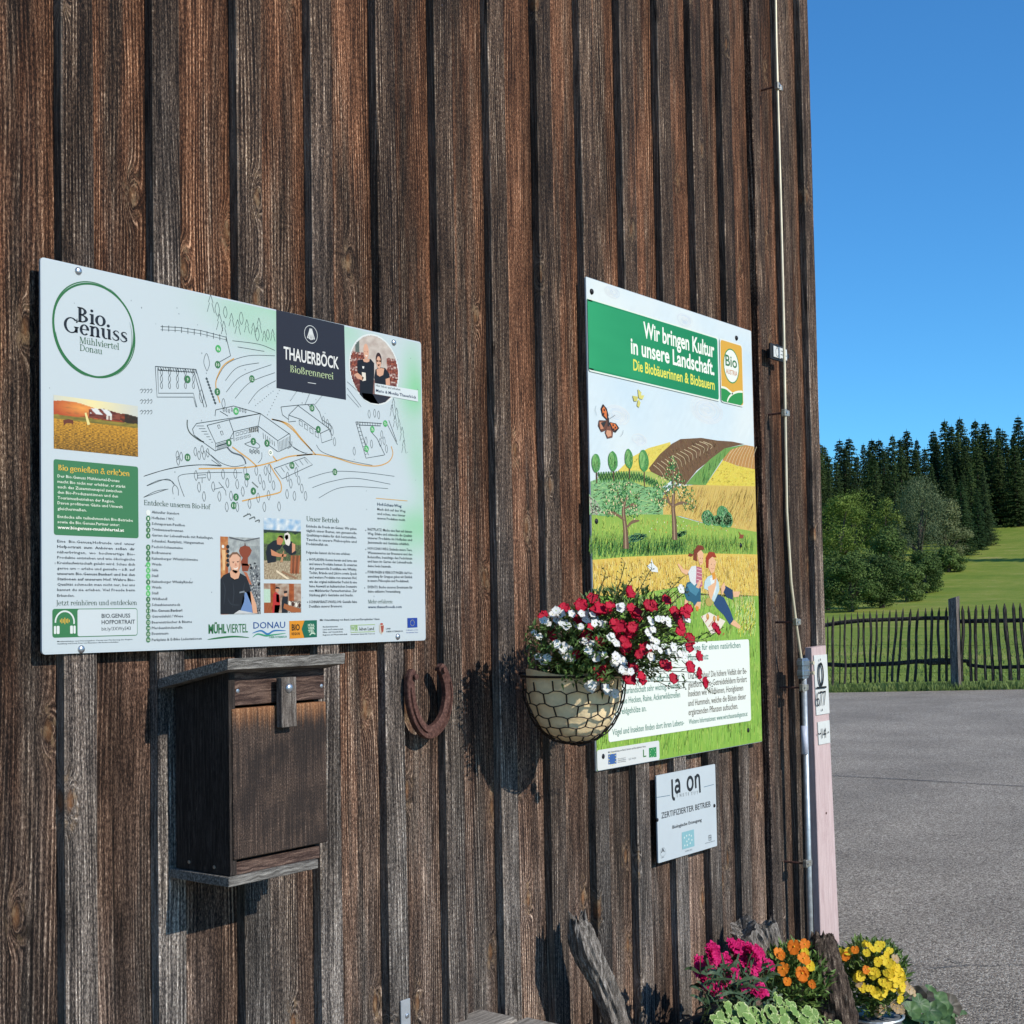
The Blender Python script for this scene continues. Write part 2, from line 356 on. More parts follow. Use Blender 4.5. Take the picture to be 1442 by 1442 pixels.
# asphalt yard, ending in a straight edge in front of the fence
FA = Vector((20.65, 7.6, 0)); FD = Vector((.12, -.993, 0)).normalized(); FN = Vector((FD.y, -FD.x, 0))   # FN points to the camera side
if FN.x > 0: FN = -FN
def asphalt():
    n = NT('asphalt'); p = n.pos()
    vo = n.node('ShaderNodeTexVoronoi', {'Vector': p, 'Scale': 150, 'Randomness': 1}); d = vo.outputs['Distance']
    cc = n.node('ShaderNodeSeparateColor', {0: vo.outputs['Color']}).outputs[0]
    a = n.noise(p, 330, 3, .8); b = n.noise(p, 1.1, 4, .6); q40 = n.noise(p, 45, 3, .8); e = n.noise(p, .25, 2)
    m = n.math('ADD', n.math('MULTIPLY', cc, .4), n.math('ADD', n.math('MULTIPLY', a, .45), n.math('MULTIPLY', q40, .25))); m = n.math('SUBTRACT', m, .05)
    col = n.ramp(m, [(.26, (.095, .077, .057)), (.44, (.285, .226, .165)), (.6, (.48, .39, .295)), (.8, (.9, .78, .6))])
    s = n.math('ADD', n.mr(b, .3, .7, .80, 1.14), n.mr(e, .35, .65, -.06, .06))
    return n.done(n.mix(1, col, n.comb(s, s, s), 'MULTIPLY'), .85, 0, n.math('SUBTRACT', a, d), .006, .8, .2)
M['asphalt'] = asphalt()
mb = MB(); V = []; F = []
ns, nt = 30, 40
for i in range(ns+1):
    s = -26 + 60*i/ns
    for j in range(nt+1):
        t = 45*(j/nt)**1.5
        q = FA + FD*s + FN*t; V.append((q.x, q.y, (H(q.x, q.y) if t > 0 else H(q.x, q.y)) + .004))
for i in range(ns):
    for j in range(nt):
        F.append((i*(nt+1)+j, i*(nt+1)+j+1, (i+1)*(nt+1)+j+1, (i+1)*(nt+1)+j))
mb.add(V, F); tag(mb.build('asphalt_yard', M['asphalt']), kind='structure')
# tarred joint across the yard
M['tar'] = plain('tar_joint', (.022, .021, .021), .7, 0, .3, 60)
mb = MB()
def asph_hit(px, py):
    d = at_depth(px, py, 1)-CAM; t = 5.
    while t < 60:
        q = CAM+d*t
        if q.z < H(q.x, q.y)+.004: return q
        t += .01
    return q
A, B_ = asph_hit(1150, 1091.5), asph_hit(1460, 1109); dirj = (B_-A).normalized(); nj = Vector((-dirj.y, dirj.x, 0)); A = A-dirj*1.5; L = (B_-A).length+4
V = []
for i in range(81):
    q = A+dirj*(L*i/80)+nj*(.012*noise.noise(Vector((i*.5, 3, 0)))); ww = .006+.007*abs(noise.noise(Vector((i*.9, 0, 0))))
    for s in (-1, 1):
        r = q+nj*(s*ww); V.append((r.x, r.y, H(r.x, r.y)+.009))
mb.add(V, [(2*i, 2*i+1, 2*i+3, 2*i+2) for i in range(80)]); tag(mb.build('asphalt_joint', M['tar']), kind='structure')
for cr in (((1335, 1352), (1362, 1368), (1385, 1376), (1412, 1392), (1450, 1402)), ((1330, 1372), (1352, 1366), (1362, 1368)), ((1290, 1393), (1318, 1386), (1345, 1398)), ((1230, 1060), (1300, 1052), (1360, 1056))):
    P_ = [asph_hit(*p) for p in cr]; V = []; k_ = 0
    for i in range(len(P_)-1):
        for j in range(10):
            q = P_[i].lerp(P_[i+1], j/10); q = q+Vector((.02*noise.noise(q*9), .02*noise.noise(q*9+Vector((5, 0, 0))), 0)); d_ = (P_[i+1]-P_[i]).normalized(); nn_ = Vector((-d_.y, d_.x, 0)); ww = .0012+.0035*abs(noise.noise(q*25))
            for s in (-1, 1): r = q+nn_*(s*ww); V.append((r.x, r.y, H(r.x, r.y)+.009))
            k_ += 1
    mb = MB(); mb.add(V, [(2*i, 2*i+1, 2*i+3, 2*i+2) for i in range(k_-1)]); tag(mb.build('asphalt_crack', M['tar']), kind='structure')
# grass: tufts along the edge and in the meadow
def grassblade():
    n = NT('grass_blades'); p = n.pos(); f = n.noise(p, 3, 3, .7); g2 = n.noise(p, 40, 2)
    return n.done(n.ramp(n.math('ADD', n.math('MULTIPLY', f, .5), n.math('MULTIPLY', g2, .5)), [(.35, (.08, .13, .03)), (.55, (.20, .26, .075)), (.7, (.42, .45, .2))]), .8, 0, spec=.15)
M['blade'] = grassblade()
rg = random.Random(3); V = []; F = []
def blade(x, y, z, h, wd, lean):
    a = rg.uniform(0, 2*pi); b = len(V); c, s_ = cos(a)*wd, sin(a)*wd; lx, ly = rg.uniform(-lean, lean), rg.uniform(-lean, lean)
    V.extend([(x-c, y-s_, z), (x+c, y+s_, z), (x+lx*.5+c*.6, y+ly*.5+s_*.6, z+h*.6), (x+lx, y+ly, z+h)]); F.append((b, b+1, b+2)); F.append((b, b+2, b+3))
for i in range(16000):
    s = rg.uniform(-2.5, 7); t = rg.uniform(-.75, -.01) if rg.random() < .75 else rg.uniform(-2.2, -.7)
    q = FA+FD*s+FN*t; blade(q.x, q.y, H(q.x, q.y)-.01, rg.uniform(.07, .17)*(1 if t > -.8 else .6), .006, .06)
for i in range(16000):
    s = rg.uniform(-4, 8); t = -2-30*rg.random()**1.6
    q = FA+FD*s*(1+(-t)*.05)+FN*t; blade(q.x, q.y, H(q.x, q.y)-.02, rg.uniform(.05, .1), .012, .06)
mb = MB(); mb.v = V; mb.f = F; mb.m = [0]*len(F)
tag(mb.build('grass_tufts', M['blade'], recalc=False), 'long green grass growing under the picket fence at the asphalt edge', 'grass', kind='stuff')

# ------------------------------------------------------------ barn: boards and cover battens
barn = empty('barn', (1.5, 2, Z0), 'dark brown weathered timber barn wall of vertical boards carrying the signs', 'barn')
BL = Vector(barn.location)
LEFT = [1.212, 1.387, 1.569, 1.751, 1.932, 2.110, 2.293, 2.473, 2.651, 2.831, 3.014, 3.191, 3.361, 3.545, 3.718, 3.884]
LEFT = [1.212-.1785*k for k in range(9, 0, -1)] + LEFT
T_B = .023; ZT = 5.2
SPEC = {  # batten tint (grey, red, brightness) by index from the first battens in view
 0: (.75, .2, 1.05), 1: (1.05, .1, 1.45), 2: (.9, .1, 1.1), 3: (.85, .2, 1.55), 4: (.95, .1, 1.0), 5: (.6, .2, .75), 6: (.6, .2, 1.), 7: (.35, .2, .7), 8: (.6, .2, .8),
 9: (.6, .2, .9), 10: (.9, .1, 1.1), 11: (.45, .2, .7), 12: (.3, .2, .8), 13: (.5, .5, .8), 14: (.3, .2, .65), 15: (.7, .2, 1.3)}
BOARD = {-1: (.45, .6, 1.0), 0: (.6, .62, 1.0), 1: (.4, .66, .95), 2: (.4, .6, .9), 3: (.35, .66, .92), 4: (.4, .75, 1.0), 5: (.5, .6, .92), 6: (.4, .62, .92), 7: (.3, .7, 1.0), 8: (.35, .66, 1.0),
 9: (.3, .6, .9), 10: (.4, .9, 1.1), 11: (.35, .65, .9), 12: (.3, .65, .9), 13: (.3, .6, .8), 14: (.35, .5, .72)}
rb = random.Random(11)
def long_board(name, x0, x1, y0, y1, z0, z1, seed, colr, jit=.0012, cup=0.):
    "a plank with slightly wandering edges, nseg pieces tall"
    n = 44; xc = (x0+x1)/2; mb = MB((xc, y1, z0)); V = []; F = []
    for i in range(n+1):
        z = z0+(z1-z0)*i/n
        a = x0+jit*noise.noise(Vector((seed*3.1, z*3.7, 0)))*2 + .0009*noise.noise(Vector((seed, z*17, 4)))
        b = x1+jit*noise.noise(Vector((seed*5.3, z*3.1, 9)))*2 + .0009*noise.noise(Vector((seed, z*19, 8)))
        yy = y0+.0012*noise.noise(Vector((seed, z*1.3, 20)))
        e = .0022
        V += [(a, y1, z), (a, yy+e, z), (a+e, yy, z), (xc, yy-cup, z), (b-e, yy, z), (b, yy+e, z), (b, y1, z)]
    for i in range(n):
        for j in range(6): F.append((i*7+j, i*7+j+1, (i+1)*7+j+1, (i+1)*7+j))
    F.append(tuple(range(7))); F.append(tuple(n*7+j for j in range(7))[::-1])
    mb.add(V, F); o = mb.build(name, M['wood'], barn); o.location = Vector((xc, y1, z0))-BL
    o.color = (*colr, 1); return o
nL = len(LEFT)
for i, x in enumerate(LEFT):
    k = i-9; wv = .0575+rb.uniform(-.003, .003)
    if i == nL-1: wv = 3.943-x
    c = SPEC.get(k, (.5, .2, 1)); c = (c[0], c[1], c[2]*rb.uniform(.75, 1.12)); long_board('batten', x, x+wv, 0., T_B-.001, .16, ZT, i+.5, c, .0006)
for i in range(nL-1):
    k = i-9; x0, x1 = LEFT[i]+.03, LEFT[i+1]+.022
    long_board('board', x0+.004, x1, T_B, T_B+.022, .14, ZT, i+40.2, tuple(q*m_ for q, m_ in zip(BOARD.get(k, (.45, .6, 1)), (1, rb.uniform(.85, 1.25), rb.uniform(.72, 1.18)))), .0006)
nm = None
for i, x in enumerate(LEFT):
    for z in (.93, 1.83, 2.74, 3.1):
        if rb.random() < .35: continue
        c_ = Vector((x+.029+rb.uniform(-.006, .006), 0, z+rb.uniform(-.02, .02)))
        if nm is None: mb = MB(); mb.disc((0, .001, 0), (0, -1, 0), .0026, .0014, 8); o = mb.build('nail', plain('rusty_nail', (.05, .035, .03), .6, .4), barn); nm = o.data; o.location = c_-BL
        else: link_mesh('nail', nm, barn, c_-BL)
mb = MB(BL); mb.box(-.6, 3.925, T_B+.024, T_B+.08, .1, ZT); mb.box(3.86, 3.943, T_B+.083, 6, .1, ZT); mb.box(-.6, -.5, T_B+.083, 6, .1, ZT); mb.box(-.6, 3.943, 6, 6.1, .1, ZT)
mb.build('frame_wall', M['plankside'], barn)
mb = MB(BL); mb.hexa([(-.8, -.12, ZT), (4.15, -.12, ZT), (4.15, 6.3, ZT+1.6), (-.8, 6.3, ZT+1.6), (-.8, -.12, ZT+.15), (4.15, -.12, ZT+.15), (4.15, 6.3, ZT+1.75), (-.8, 6.3, ZT+1.75)])
mb.build('roof', plain('roof_sheet', (.12, .06, .045), .8), barn)
mb = MB(BL); mb.box(-.6, 3.93, .01, .12, 0, .1); mb.build('plinth', plain('concrete_plinth', (.3, .29, .27), .9, 0, .2, 30), barn)

# ------------------------------------------------------------ flat print on the signs
YS = -.0055
class Print:
    "coloured shapes lying on a sign face, each layer a hair in front of the one below"
    def __init__(s, Y=YS, gain=1.): s.gain = gain; s.Y = Y; s.v = []; s.f = []; s.c = []; s.lay = 1; s.txt = []
    def P(s, px, py): q = at(px, py, s.Y); return (q.x, q.z)
    def raw(s, pts, faces, col, lay=None):
        b = len(s.v); y = s.Y-(s.lay if lay is None else lay)*.00012
        s.v += [(p[0], y, p[1]) for p in pts]; s.f += [tuple(i+b for i in f) for f in faces]
        c = (*lin(col), 1) if isinstance(col, str) or not isinstance(col[0], (tuple, list)) else None
        cc = [c]*len(pts) if c else [(*lin(q), 1) for q in col]; g_ = s.gain
        s.c += cc if g_ == 1 else [tuple(min(1.12, v*g_) for v in q[:3])+(1,) for q in cc]
    def poly(s, pts, col): s.raw(pts, [tuple(range(len(pts)))], col)
    def ppoly(s, pix, col): s.poly([s.P(*p) for p in pix], col)
    def line(s, pts, w, col, taper=False):
        n = len(pts); V = []
        for i in range(n):
            a = pts[max(0, i-1)]; b = pts[min(n-1, i+1)]; dx, dz = b[0]-a[0], b[1]-a[1]; l = math.hypot(dx, dz) or 1
            ww = w*.5*((sin(pi*(i+.15)/(n-.7))**.6 if taper else 1)); nx, nz = -dz/l*ww, dx/l*ww
            V += [(pts[i][0]+nx, pts[i][1]+nz), (pts[i][0]-nx, pts[i][1]-nz)]
        s.raw(V, [(2*i, 2*i+1, 2*i+3, 2*i+2) for i in range(n-1)], col)
    def pline(s, pix, w, col, taper=False, sm=True):
        pts = [s.P(*p) for p in pix]
        if sm and len(pts) > 2: pts = spline(pts, 6)
        s.line(pts, w, col, taper)
    def ell(s, c, rx, rz, col, n=24, wob=0):
        s.poly([(c[0]+rx*cos(2*pi*i/n)*(1+wob*noise.noise(Vector((i*.9, c[0]*50, c[1]*50)))), c[1]+rz*sin(2*pi*i/n)*(1+wob*noise.noise(Vector((i*.9, c[0]*50, 7+c[1]*50))))) for i in range(n)], col)
    def pell(s, px, py, rx, rz, col, n=20, wob=0): s.ell(s.P(px, py), rx, rz, col, n, wob)
    def ring(s, c, r, w, col, n=28, rz=None):
        rz = rz or r; s.line([(c[0]+r*cos(2*pi*i/n), c[1]+rz*sin(2*pi*i/n)) for i in range(n+1)], w, col)
    def rrect(s, x0, x1, z0, z1, r, col):
        pts = []
        for cx, cz, a in ((x1-r, z1-r, 0), (x0+r, z1-r, 90), (x0+r, z0+r, 180), (x1-r, z0+r, 270)):
            for k in range(5): t = radians(a+k*22.5); pts.append((cx+r*cos(t), cz+r*sin(t)))
        s.poly(pts, col)
    def grid(s, x0, x1, z0, z1, nx, nz, fn, mask=None):
        pts = []; cols = []; F = []
        for j in range(nz+1):
            for i in range(nx+1):
                u, v = i/nx, j/nz; pts.append((x0+(x1-x0)*u, z0+(z1-z0)*v)); cols.append(tuple(min(1, max(0, q)) for q in fn(u, v)))
        for j in range(nz):
            for i in range(nx):
                if mask and not mask((i+.5)/nx, (j+.5)/nz): continue
                a = j*(nx+1)+i; F.append((a, a+1, a+nx+2, a+nx+1))
        s.raw(pts, F, cols)
    def text(s, t, x0, z, x1, h, col, bold=0, res=2, x_right=None):
        "sans lettering: from x0 to x1 on baseline z with cap height h"
        s.txt.append((t, x0, z, x1, h, col, bold, res, s.lay))
    def ptext(s, t, a, b, hpx, col, bold=0, res=2):
        p, q = s.P(*a), s.P(*b); e = s.P(a[0], a[1]-hpx); s.text(t, p[0], (p[1]+q[1])/2, q[0], e[1]-p[1], col, bold, res)
    def build(s, name, parent, org):
        objs = []
        for (t, x0, z, x1, h, col, bold, res, lay) in s.txt:
            cu = bpy.data.curves.new('t', 'FONT'); cu.body = t; cu.size = 1; cu.resolution_u = res; cu.offset = bold+.006; cu.fill_mode = 'FRONT'
            o = bpy.data.objects.new('t', cu); COL.objects.link(o); objs.append((o, cu))
        if objs:
            dg = bpy.context.evaluated_depsgraph_get(); dg.update()
            for (o, cu), (t, x0, z, x1, h, col, bold, res, lay) in zip(objs, s.txt):
                me = o.evaluated_get(dg).to_mesh(); vs_ = [v.co.copy() for v in me.vertices]; fs = [tuple(p.vertices) for p in me.polygons]
                o.evaluated_get(dg).to_mesh_clear()
                if vs_:
                    a = min(v.x for v in vs_); b = max(v.x for v in vs_); k = (x1-x0)/(b-a) if x1 else h/.73; kz = h/.73
                    s.raw([(x0+(v.x-a)*k, z+v.y*kz) for v in vs_], fs, col, lay)
            for o, cu in objs: bpy.data.objects.remove(o); bpy.data.curves.remove(cu)
        me = bpy.data.meshes.new(name); me.from_pydata([tuple(Vector(v)-org) for v in s.v], [], s.f); me.update()
        ca = me.color_attributes.new('ink', 'FLOAT_COLOR', 'POINT'); ca.data.foreach_set('color', [x for c in s.c for x in c])
        # every print faces the viewer
        import bmesh
        bm = bmesh.new(); bm.from_mesh(me)
        bmesh.ops.reverse_faces(bm, faces=[f for f in bm.faces if f.normal.y > 0]); bm.to_mesh(me); bm.free()
        me.materials.append(M['ink'])
        o = link_mesh(name, me, parent); return o
def spline(P, k=6):
    out = []; n = len(P)
    for i in range(n-1):
        p0, p1, p2, p3 = P[max(0, i-1)], P[i], P[i+1], P[min(n-1, i+2)]
        for j in range(k):
            t = j/k; out.append(tuple(.5*(2*p1[m]+(p2[m]-p0[m])*t+(2*p0[m]-5*p1[m]+4*p2[m]-p3[m])*t*t+(3*p1[m]-p0[m]-3*p2[m]+p3[m])*t**3) for m in (0, 1)))
    out.append(P[-1]); return out

# a small serif alphabet drawn from stems, bowls and serifs (em units: x-height .48, capitals .7)
def glyph(ch, T=.105, t=.04):
    P = []
    def rect(x0, x1, y0, y1): P.append([(x0, y0), (x1, y0), (x1, y1), (x0, y1)])
    def quad(a, b, w):
        P.append([(a[0], a[1]), (a[0]+w, a[1]), (b[0]+w, b[1]), (b[0], b[1])])
    def stem(x, y0, y1, sb=1, st=1, T=T):
        rect(x, x+T, y0, y1)
        if sb: P.append([(x-.055, y0), (x+T+.055, y0), (x+T+.05, y0+.03), (x+T, y0+.06), (x, y0+.06), (x-.05, y0+.03)])
        if st == 1: P.append([(x-.06, y1-.035), (x, y1-.075), (x+T*.6, y1), (x-.005, y1), (x-.06, y1-.01)])
        if st == 2: P.append([(x-.055, y1), (x+T+.055, y1), (x+T+.05, y1-.03), (x+T, y1-.06), (x, y1-.06), (x-.05, y1-.03)])
    def ring(cx, cy, rx, ry, a0=0, a1=360, Th=T, th=t):
        n = max(6, int(abs(a1-a0)/18)); o = []; i_ = []
        for k in range(n+1):
            a = radians(a0+(a1-a0)*k/n); o.append((cx+rx*cos(a), cy+ry*sin(a))); i_.append((cx+(rx-Th)*cos(a), cy+(ry-th)*sin(a)))
        for k in range(n): P.append([o[k], o[k+1], i_[k+1], i_[k]])
    def dot(x, y, r=.065): P.append([(x+r*cos(2*pi*k/10), y+r*sin(2*pi*k/10)) for k in range(10)])
    def path(pts, ws):
        for k in range(len(pts)-1):
            a, b = pts[k], pts[k+1]; dx, dy = b[0]-a[0], b[1]-a[1]; l = math.hypot(dx, dy); nx, ny = -dy/l, dx/l; w0, w1 = ws[k]/2, ws[k+1]/2
            P.append([(a[0]+nx*w0, a[1]+ny*w0), (b[0]+nx*w1, b[1]+ny*w1), (b[0]-nx*w1, b[1]-ny*w1), (a[0]-nx*w0, a[1]-ny*w0)])
    def arch(x0, x1, y=.30):
        c = (x0+x1)/2+T*.5; r = (x1-x0)/2+T*.5
        ring(c, y, r, .19, 0, 150)
    adv = .5
    if ch in 'üöäÜ': b, adv = glyph({'ü': 'u', 'ö': 'o', 'ä': 'a', 'Ü': 'U'}[ch], T, t); P += b; dot(adv*.3, .63, .052); dot(adv*.66, .63, .052)
    elif ch == ' ': adv = .24
    elif ch == '.': dot(.1, .065, .075); adv = .2
    elif ch == ':': dot(.1, .065); dot(.1, .38); adv = .22
    elif ch == '-': rect(.02, .26, .2, .27); adv = .28
    elif ch == 'B': stem(.08, 0, .7, 1, 2); ring(.18, .52, .27, .18, -90, 90); ring(.18, .185, .33, .185, -90, 90); rect(.1, .2, .66, .7); rect(.1, .2, .335, .375); rect(.1, .2, 0, .04); adv = .56
    elif ch == 'D': stem(.08, 0, .7, 1, 2); ring(.2, .35, .44, .35, -90, 90); rect(.1, .22, .66, .7); rect(.1, .22, 0, .04); adv = .69
    elif ch == 'G': ring(.38, .35, .36, .365, 42, 330); path([(.645, .5), (.66, .7)], [.08, .02]); stem(.56, .04, .31, 0, 2); adv = .78
    elif ch == 'E': stem(.08, 0, .7, 1, 2); rect(.1, .5, .66, .7); rect(.1, .42, .34, .38); rect(.1, .52, 0, .04); path([(.49, .7), (.5, .52)], [.06, .02]); path([(.51, 0), (.53, .2)], [.06, .02]); path([(.4, .45), (.4, .27)], [.03, .03]); adv = .57
    elif ch == 'H': stem(.08, 0, .7, 1, 2); stem(.5, 0, .7, 1, 2); rect(.1, .55, .34, .385); adv = .7
    elif ch == 'M': stem(.09, 0, .7, 1, 2, t); stem(.66, 0, .7, 1, 2); quad((.09, .7), (.36, .0), .12); quad((.64, .7), (.4, 0), .05); adv = .86
    elif ch == 'U': rect(.08, .08+T, .2, .7); P.append([(.02, .7), (.25, .7), (.25, .665), (.02, .665)]); ring(.335, .22, .255, .235, 180, 360); rect(.55, .59, .2, .7); P.append([(.48, .7), (.66, .7), (.66, .665), (.48, .665)]); adv = .68
    elif ch == 'J': stem(.17, .05, .7, 0, 2); ring(.1, .03, .17, .17, -120, 0, T, t); adv = .36
    elif ch == 'i': stem(.07, 0, .48); dot(.12, .63, .07); adv = .26
    elif ch == 'l': stem(.07, 0, .74); adv = .26
    elif ch == 'o': ring(.25, .24, .245, .255); adv = .51
    elif ch == 'e': ring(.24, .24, .235, .255, 0, 318); rect(.06, .46, .235, .27); adv = .48
    elif ch == 'c': ring(.24, .24, .235, .255, 45, 318); dot(.37, .38, .06); adv = .45
    elif ch == 'n': stem(.07, 0, .48); arch(.1, .36); stem(.36, 0, .32, 1, 0); adv = .56
    elif ch == 'm': stem(.07, 0, .48); arch(.1, .34); stem(.34, 0, .32, 1, 0); arch(.38, .62); stem(.62, 0, .32, 1, 0); adv = .83
    elif ch == 'h': stem(.07, 0, .74); arch(.1, .36); stem(.36, 0, .32, 1, 0); adv = .56
    elif ch == 'r': stem(.07, 0, .48); ring(.27, .3, .14, .17, 60, 160); dot(.35, .41, .065); adv = .41
    elif ch == 'u': stem(.07, .16, .48, 0, 1); ring(.26, .18, .19, .195, 180, 300); stem(.37, 0, .48, 0, 1); P.append([(.4, 0), (.54, 0), (.54, .04), (.4, .06)]); adv = .57
    elif ch == 'v': quad((.03, .48), (.2, 0), .12); quad((.4, .48), (.27, 0), .045); rect(-.01, .2, .455, .48); rect(.33, .49, .455, .48); adv = .49
    elif ch == 't': stem(.1, .08, .6, 0, 0); ring(.245, .11, .145, .12, 180, 320); rect(.0, .33, .44, .48); adv = .36
    elif ch == 'f': stem(.1, 0, .58, 1, 0); ring(.27, .57, .17, .18, 60, 180); dot(.35, .67, .055); rect(.0, .34, .44, .48); adv = .34
    elif ch == 's': path([(.36, .38), (.30, .455), (.19, .465), (.10, .40), (.10, .33), (.19, .265), (.29, .215), (.35, .14), (.33, .06), (.2, .005), (.08, .04), (.03, .13)], [.03, .04, .045, .08, .1, .115, .115, .1, .07, .045, .04, .03]); adv = .41
    elif ch == 'z': rect(.04, .42, .44, .48); rect(.04, .44, 0, .04); quad((.29, .44), (.04, .04), .13); path([(.05, .47), (.05, .36)], [.04, .03]); path([(.43, .02), (.43, .14)], [.04, .03]); adv = .47
    elif ch in 'dbg':
        if ch == 'd': ring(.24, .24, .23, .255); stem(.37, 0, .74, 0, 1); P.append([(.4, 0), (.54, 0), (.54, .04), (.4, .06)])
        elif ch == 'b': stem(.07, 0, .74, 0, 1); ring(.29, .24, .23, .255)
        else: ring(.24, .27, .2, .215); ring(.25, -.08, .23, .13); path([(.12, .1), (.1, .05), (.2, .03), (.35, .02)], [.04, .06, .06, .06]); path([(.36, .43), (.48, .47)], [.03, .07])
        adv = .55 if ch != 'g' else .5
    elif ch == 'a': ring(.22, .33, .2, .15, 0, 150); stem(.32, .06, .36, 0, 0); ring(.22, .14, .2, .15, 60, 330); P.append([(.34, .06), (.5, .0), (.5, .04), (.42, .1)]); adv = .5
    elif ch == 'k': stem(.07, 0, .74); quad((.44, .48), (.15, .2), .05); quad((.2, .28), (.38, 0), .12); rect(.33, .54, 0, .035); rect(.32, .5, .45, .48); adv = .54
    elif ch == 'ß': stem(.07, 0, .56, 1, 0); ring(.24, .56, .17, .17, 20, 180); ring(.25, .5, .16, .13, -60, 60); ring(.26, .17, .21, .185, -110, 80); adv = .53
    elif ch == '&': ring(.3, .55, .15, .15); ring(.25, .18, .22, .19, 60, 330); quad((.2, .5), (.52, 0), .12); quad((.55, .35), (.36, .05), .045); adv = .66
    return P, adv
def serif(pr, s, a, b, hpx, col, weight=1.):
    "serif lettering between two pixels of the photograph; hpx = capital height"
    p, q = pr.P(*a), pr.P(*b); e = pr.P(a[0], a[1]-hpx); x0, x1 = p[0], q[0]; z = (p[1]+q[1])/2; h = (e[1]-p[1])/.7
    tot = sum(glyph(c)[1] for c in s); k = (x1-x0)/tot; x = x0
    for c in s:
        G, adv = glyph(c, .105*weight, .04*weight)
        for pl in G: pr.poly([(x+u*k, z+v*h) for u, v in pl], col)
        x += adv*k
def shuf(c, d, r): return tuple(max(0, min(1, q+r.uniform(-d, d))) for q in c)
def hx(s): return tuple(int(s[i:i+2], 16)/255 for i in (0, 2, 4))
def mixc(a, b, t): t = max(0, min(1, t)); return tuple(a[i]+(b[i]-a[i])*t for i in range(3))
def screw(parent, org, px, py, Y, r=.005, mat='steel', name='screw'):
    q = at(px, py, Y); mb = MB(org); mb.disc((q.x, Y+.001, q.z), (0, -1, 0), r, .0015, 12, 0, r*.55); return mb.build(name, M[mat], parent, smooth=True)
def panel(name, x0, x1, z0, z1, r, label, cat, mat='white', th=.004, yb=-.0015):
    org = Vector(((x0+x1)/2, yb, z0)); root = empty(name, org, label, cat)
    pts = []
    for cx, cz, a in ((x1-r, z1-r, 0), (x0+r, z1-r, 90), (x0+r, z0+r, 180), (x1-r, z0+r, 270)):
        for k in range(5): t = radians(a+k*22.5); pts.append((cx+r*cos(t), cz+r*sin(t)))
    n = len(pts); mb = MB(org)
    mb.add([(p[0], yb-th, p[1]) for p in pts]+[(p[0], yb, p[1]) for p in pts], [tuple(range(n)), tuple(range(n, 2*n))[::-1]]+[(i, (i+1) % n, n+(i+1) % n, n+i) for i in range(n)])
    mb.build('panel', M[mat], root); return root, org

# ============================================================ sign 1: farm map board
S1, O1 = panel('information_board', 1.169, 2.0455, 1.3765, 1.9885, .006, 'large white board with farm map, black square and photos above the wooden box', 'information board')
rp = random.Random(5)
GREEN = '3f7a52'; INK = '2a3a45'; W1 = hx('c9d8e8')
z1 = lambda X, Y, ox, oy, k: (ox+X/k, oy+Y/k)
A_ = lambda X, Y: (40+X/4.0056, 350+Y/4.0056)
B2 = lambda X, Y: (300+X/4.506, 400+Y/4.506)
C_ = lambda X, Y: (50+X/4.807, 630+Y/4.807)
D_ = lambda X, Y: (280+X/4.241, 670+Y/4.241)
E_ = lambda X, Y: (190+X/5.768, 540+Y/5.768)
F_ = lambda X, Y: (300+X/9.014, 720+Y/9.014)
G_ = lambda X, Y: (480+X/10.3, 460+Y/10.3)
U_ = lambda X, Y: (420+X/8.011, 710+Y/8.011)
# green wash on the board
pr = Print(); pr.lay = 1
x0, x1, z0_, zz1 = 1.171, 2.0435, 1.379, 1.986
def wash(u, v):
    x, z = x0+(x1-x0)*u, z0_+(zz1-z0_)*v; f = 0
    for cx, cz, sx, sz, a in ((1.70, 1.975, .15, .05, 1.0), (2.02, 1.87, .036, .09, 1.0), (2.04, 1.71, .028, .06, .8), (2.025, 1.60, .065, .042, 1.0), (1.62, 1.93, .06, .02, .3)):
        f += a*exp(-((x-cx)/sx)**2-((z-cz)/sz)**2)
    f *= .75+.6*noise.noise(Vector((x*14, z*14, 3)))
    c = mixc(hx('c8d6e4'), hx('84cf9c'), f)
    return c
pr.grid(x0, x1, z0_, zz1, 90, 64, wash)
for _ in range(60):  # dirt specks
    pr.lay = 2; pr.ell((rp.uniform(x0+.01, x1-.01), rp.uniform(z0_+.01, zz1-.01)), rp.uniform(.0005, .0014), rp.uniform(.0006, .0018), '8894a0', 6)
pr.build('green_wash_print', S1, O1)

# logo with brushed ring
pr = Print(); pr.lay = 3
c = pr.P(*A_(374, 463)); R = .0745
for k, (dr, wd, a0, a1) in enumerate(((0, .0032, 0, 360), (.0022, .0022, 60, 260), (-.0022, .0024, 190, 330), (.0015, .002, -60, 70), (-.003, .0014, 250, 380))):
    pts = [(c[0]+(R+dr+.0012*sin(3*radians(a)+k))*cos(radians(a)), c[1]+(R+.001+dr+.0012*cos(2*radians(a)+k))*sin(radians(a))) for a in range(a0, a1+1, 5)]
    pr.line(pts, wd, '2f7246', k > 0); pr.lay += .2
pr.lay = 4
serif(pr, 'Bio.', A_(272, 418), A_(462, 440), 21, '1c2733', 1.25); serif(pr, 'Genuss', A_(197, 486), A_(560, 513), 21.5, '1c2733', 1.25)
serif(pr, 'Mühlviertel', A_(287, 545), A_(512, 560), 9.2, '48725a', .9); serif(pr, 'Donau', A_(289, 581), A_(417, 592), 9.2, '48725a', .9)
pr.build('logo_print', S1, O1)

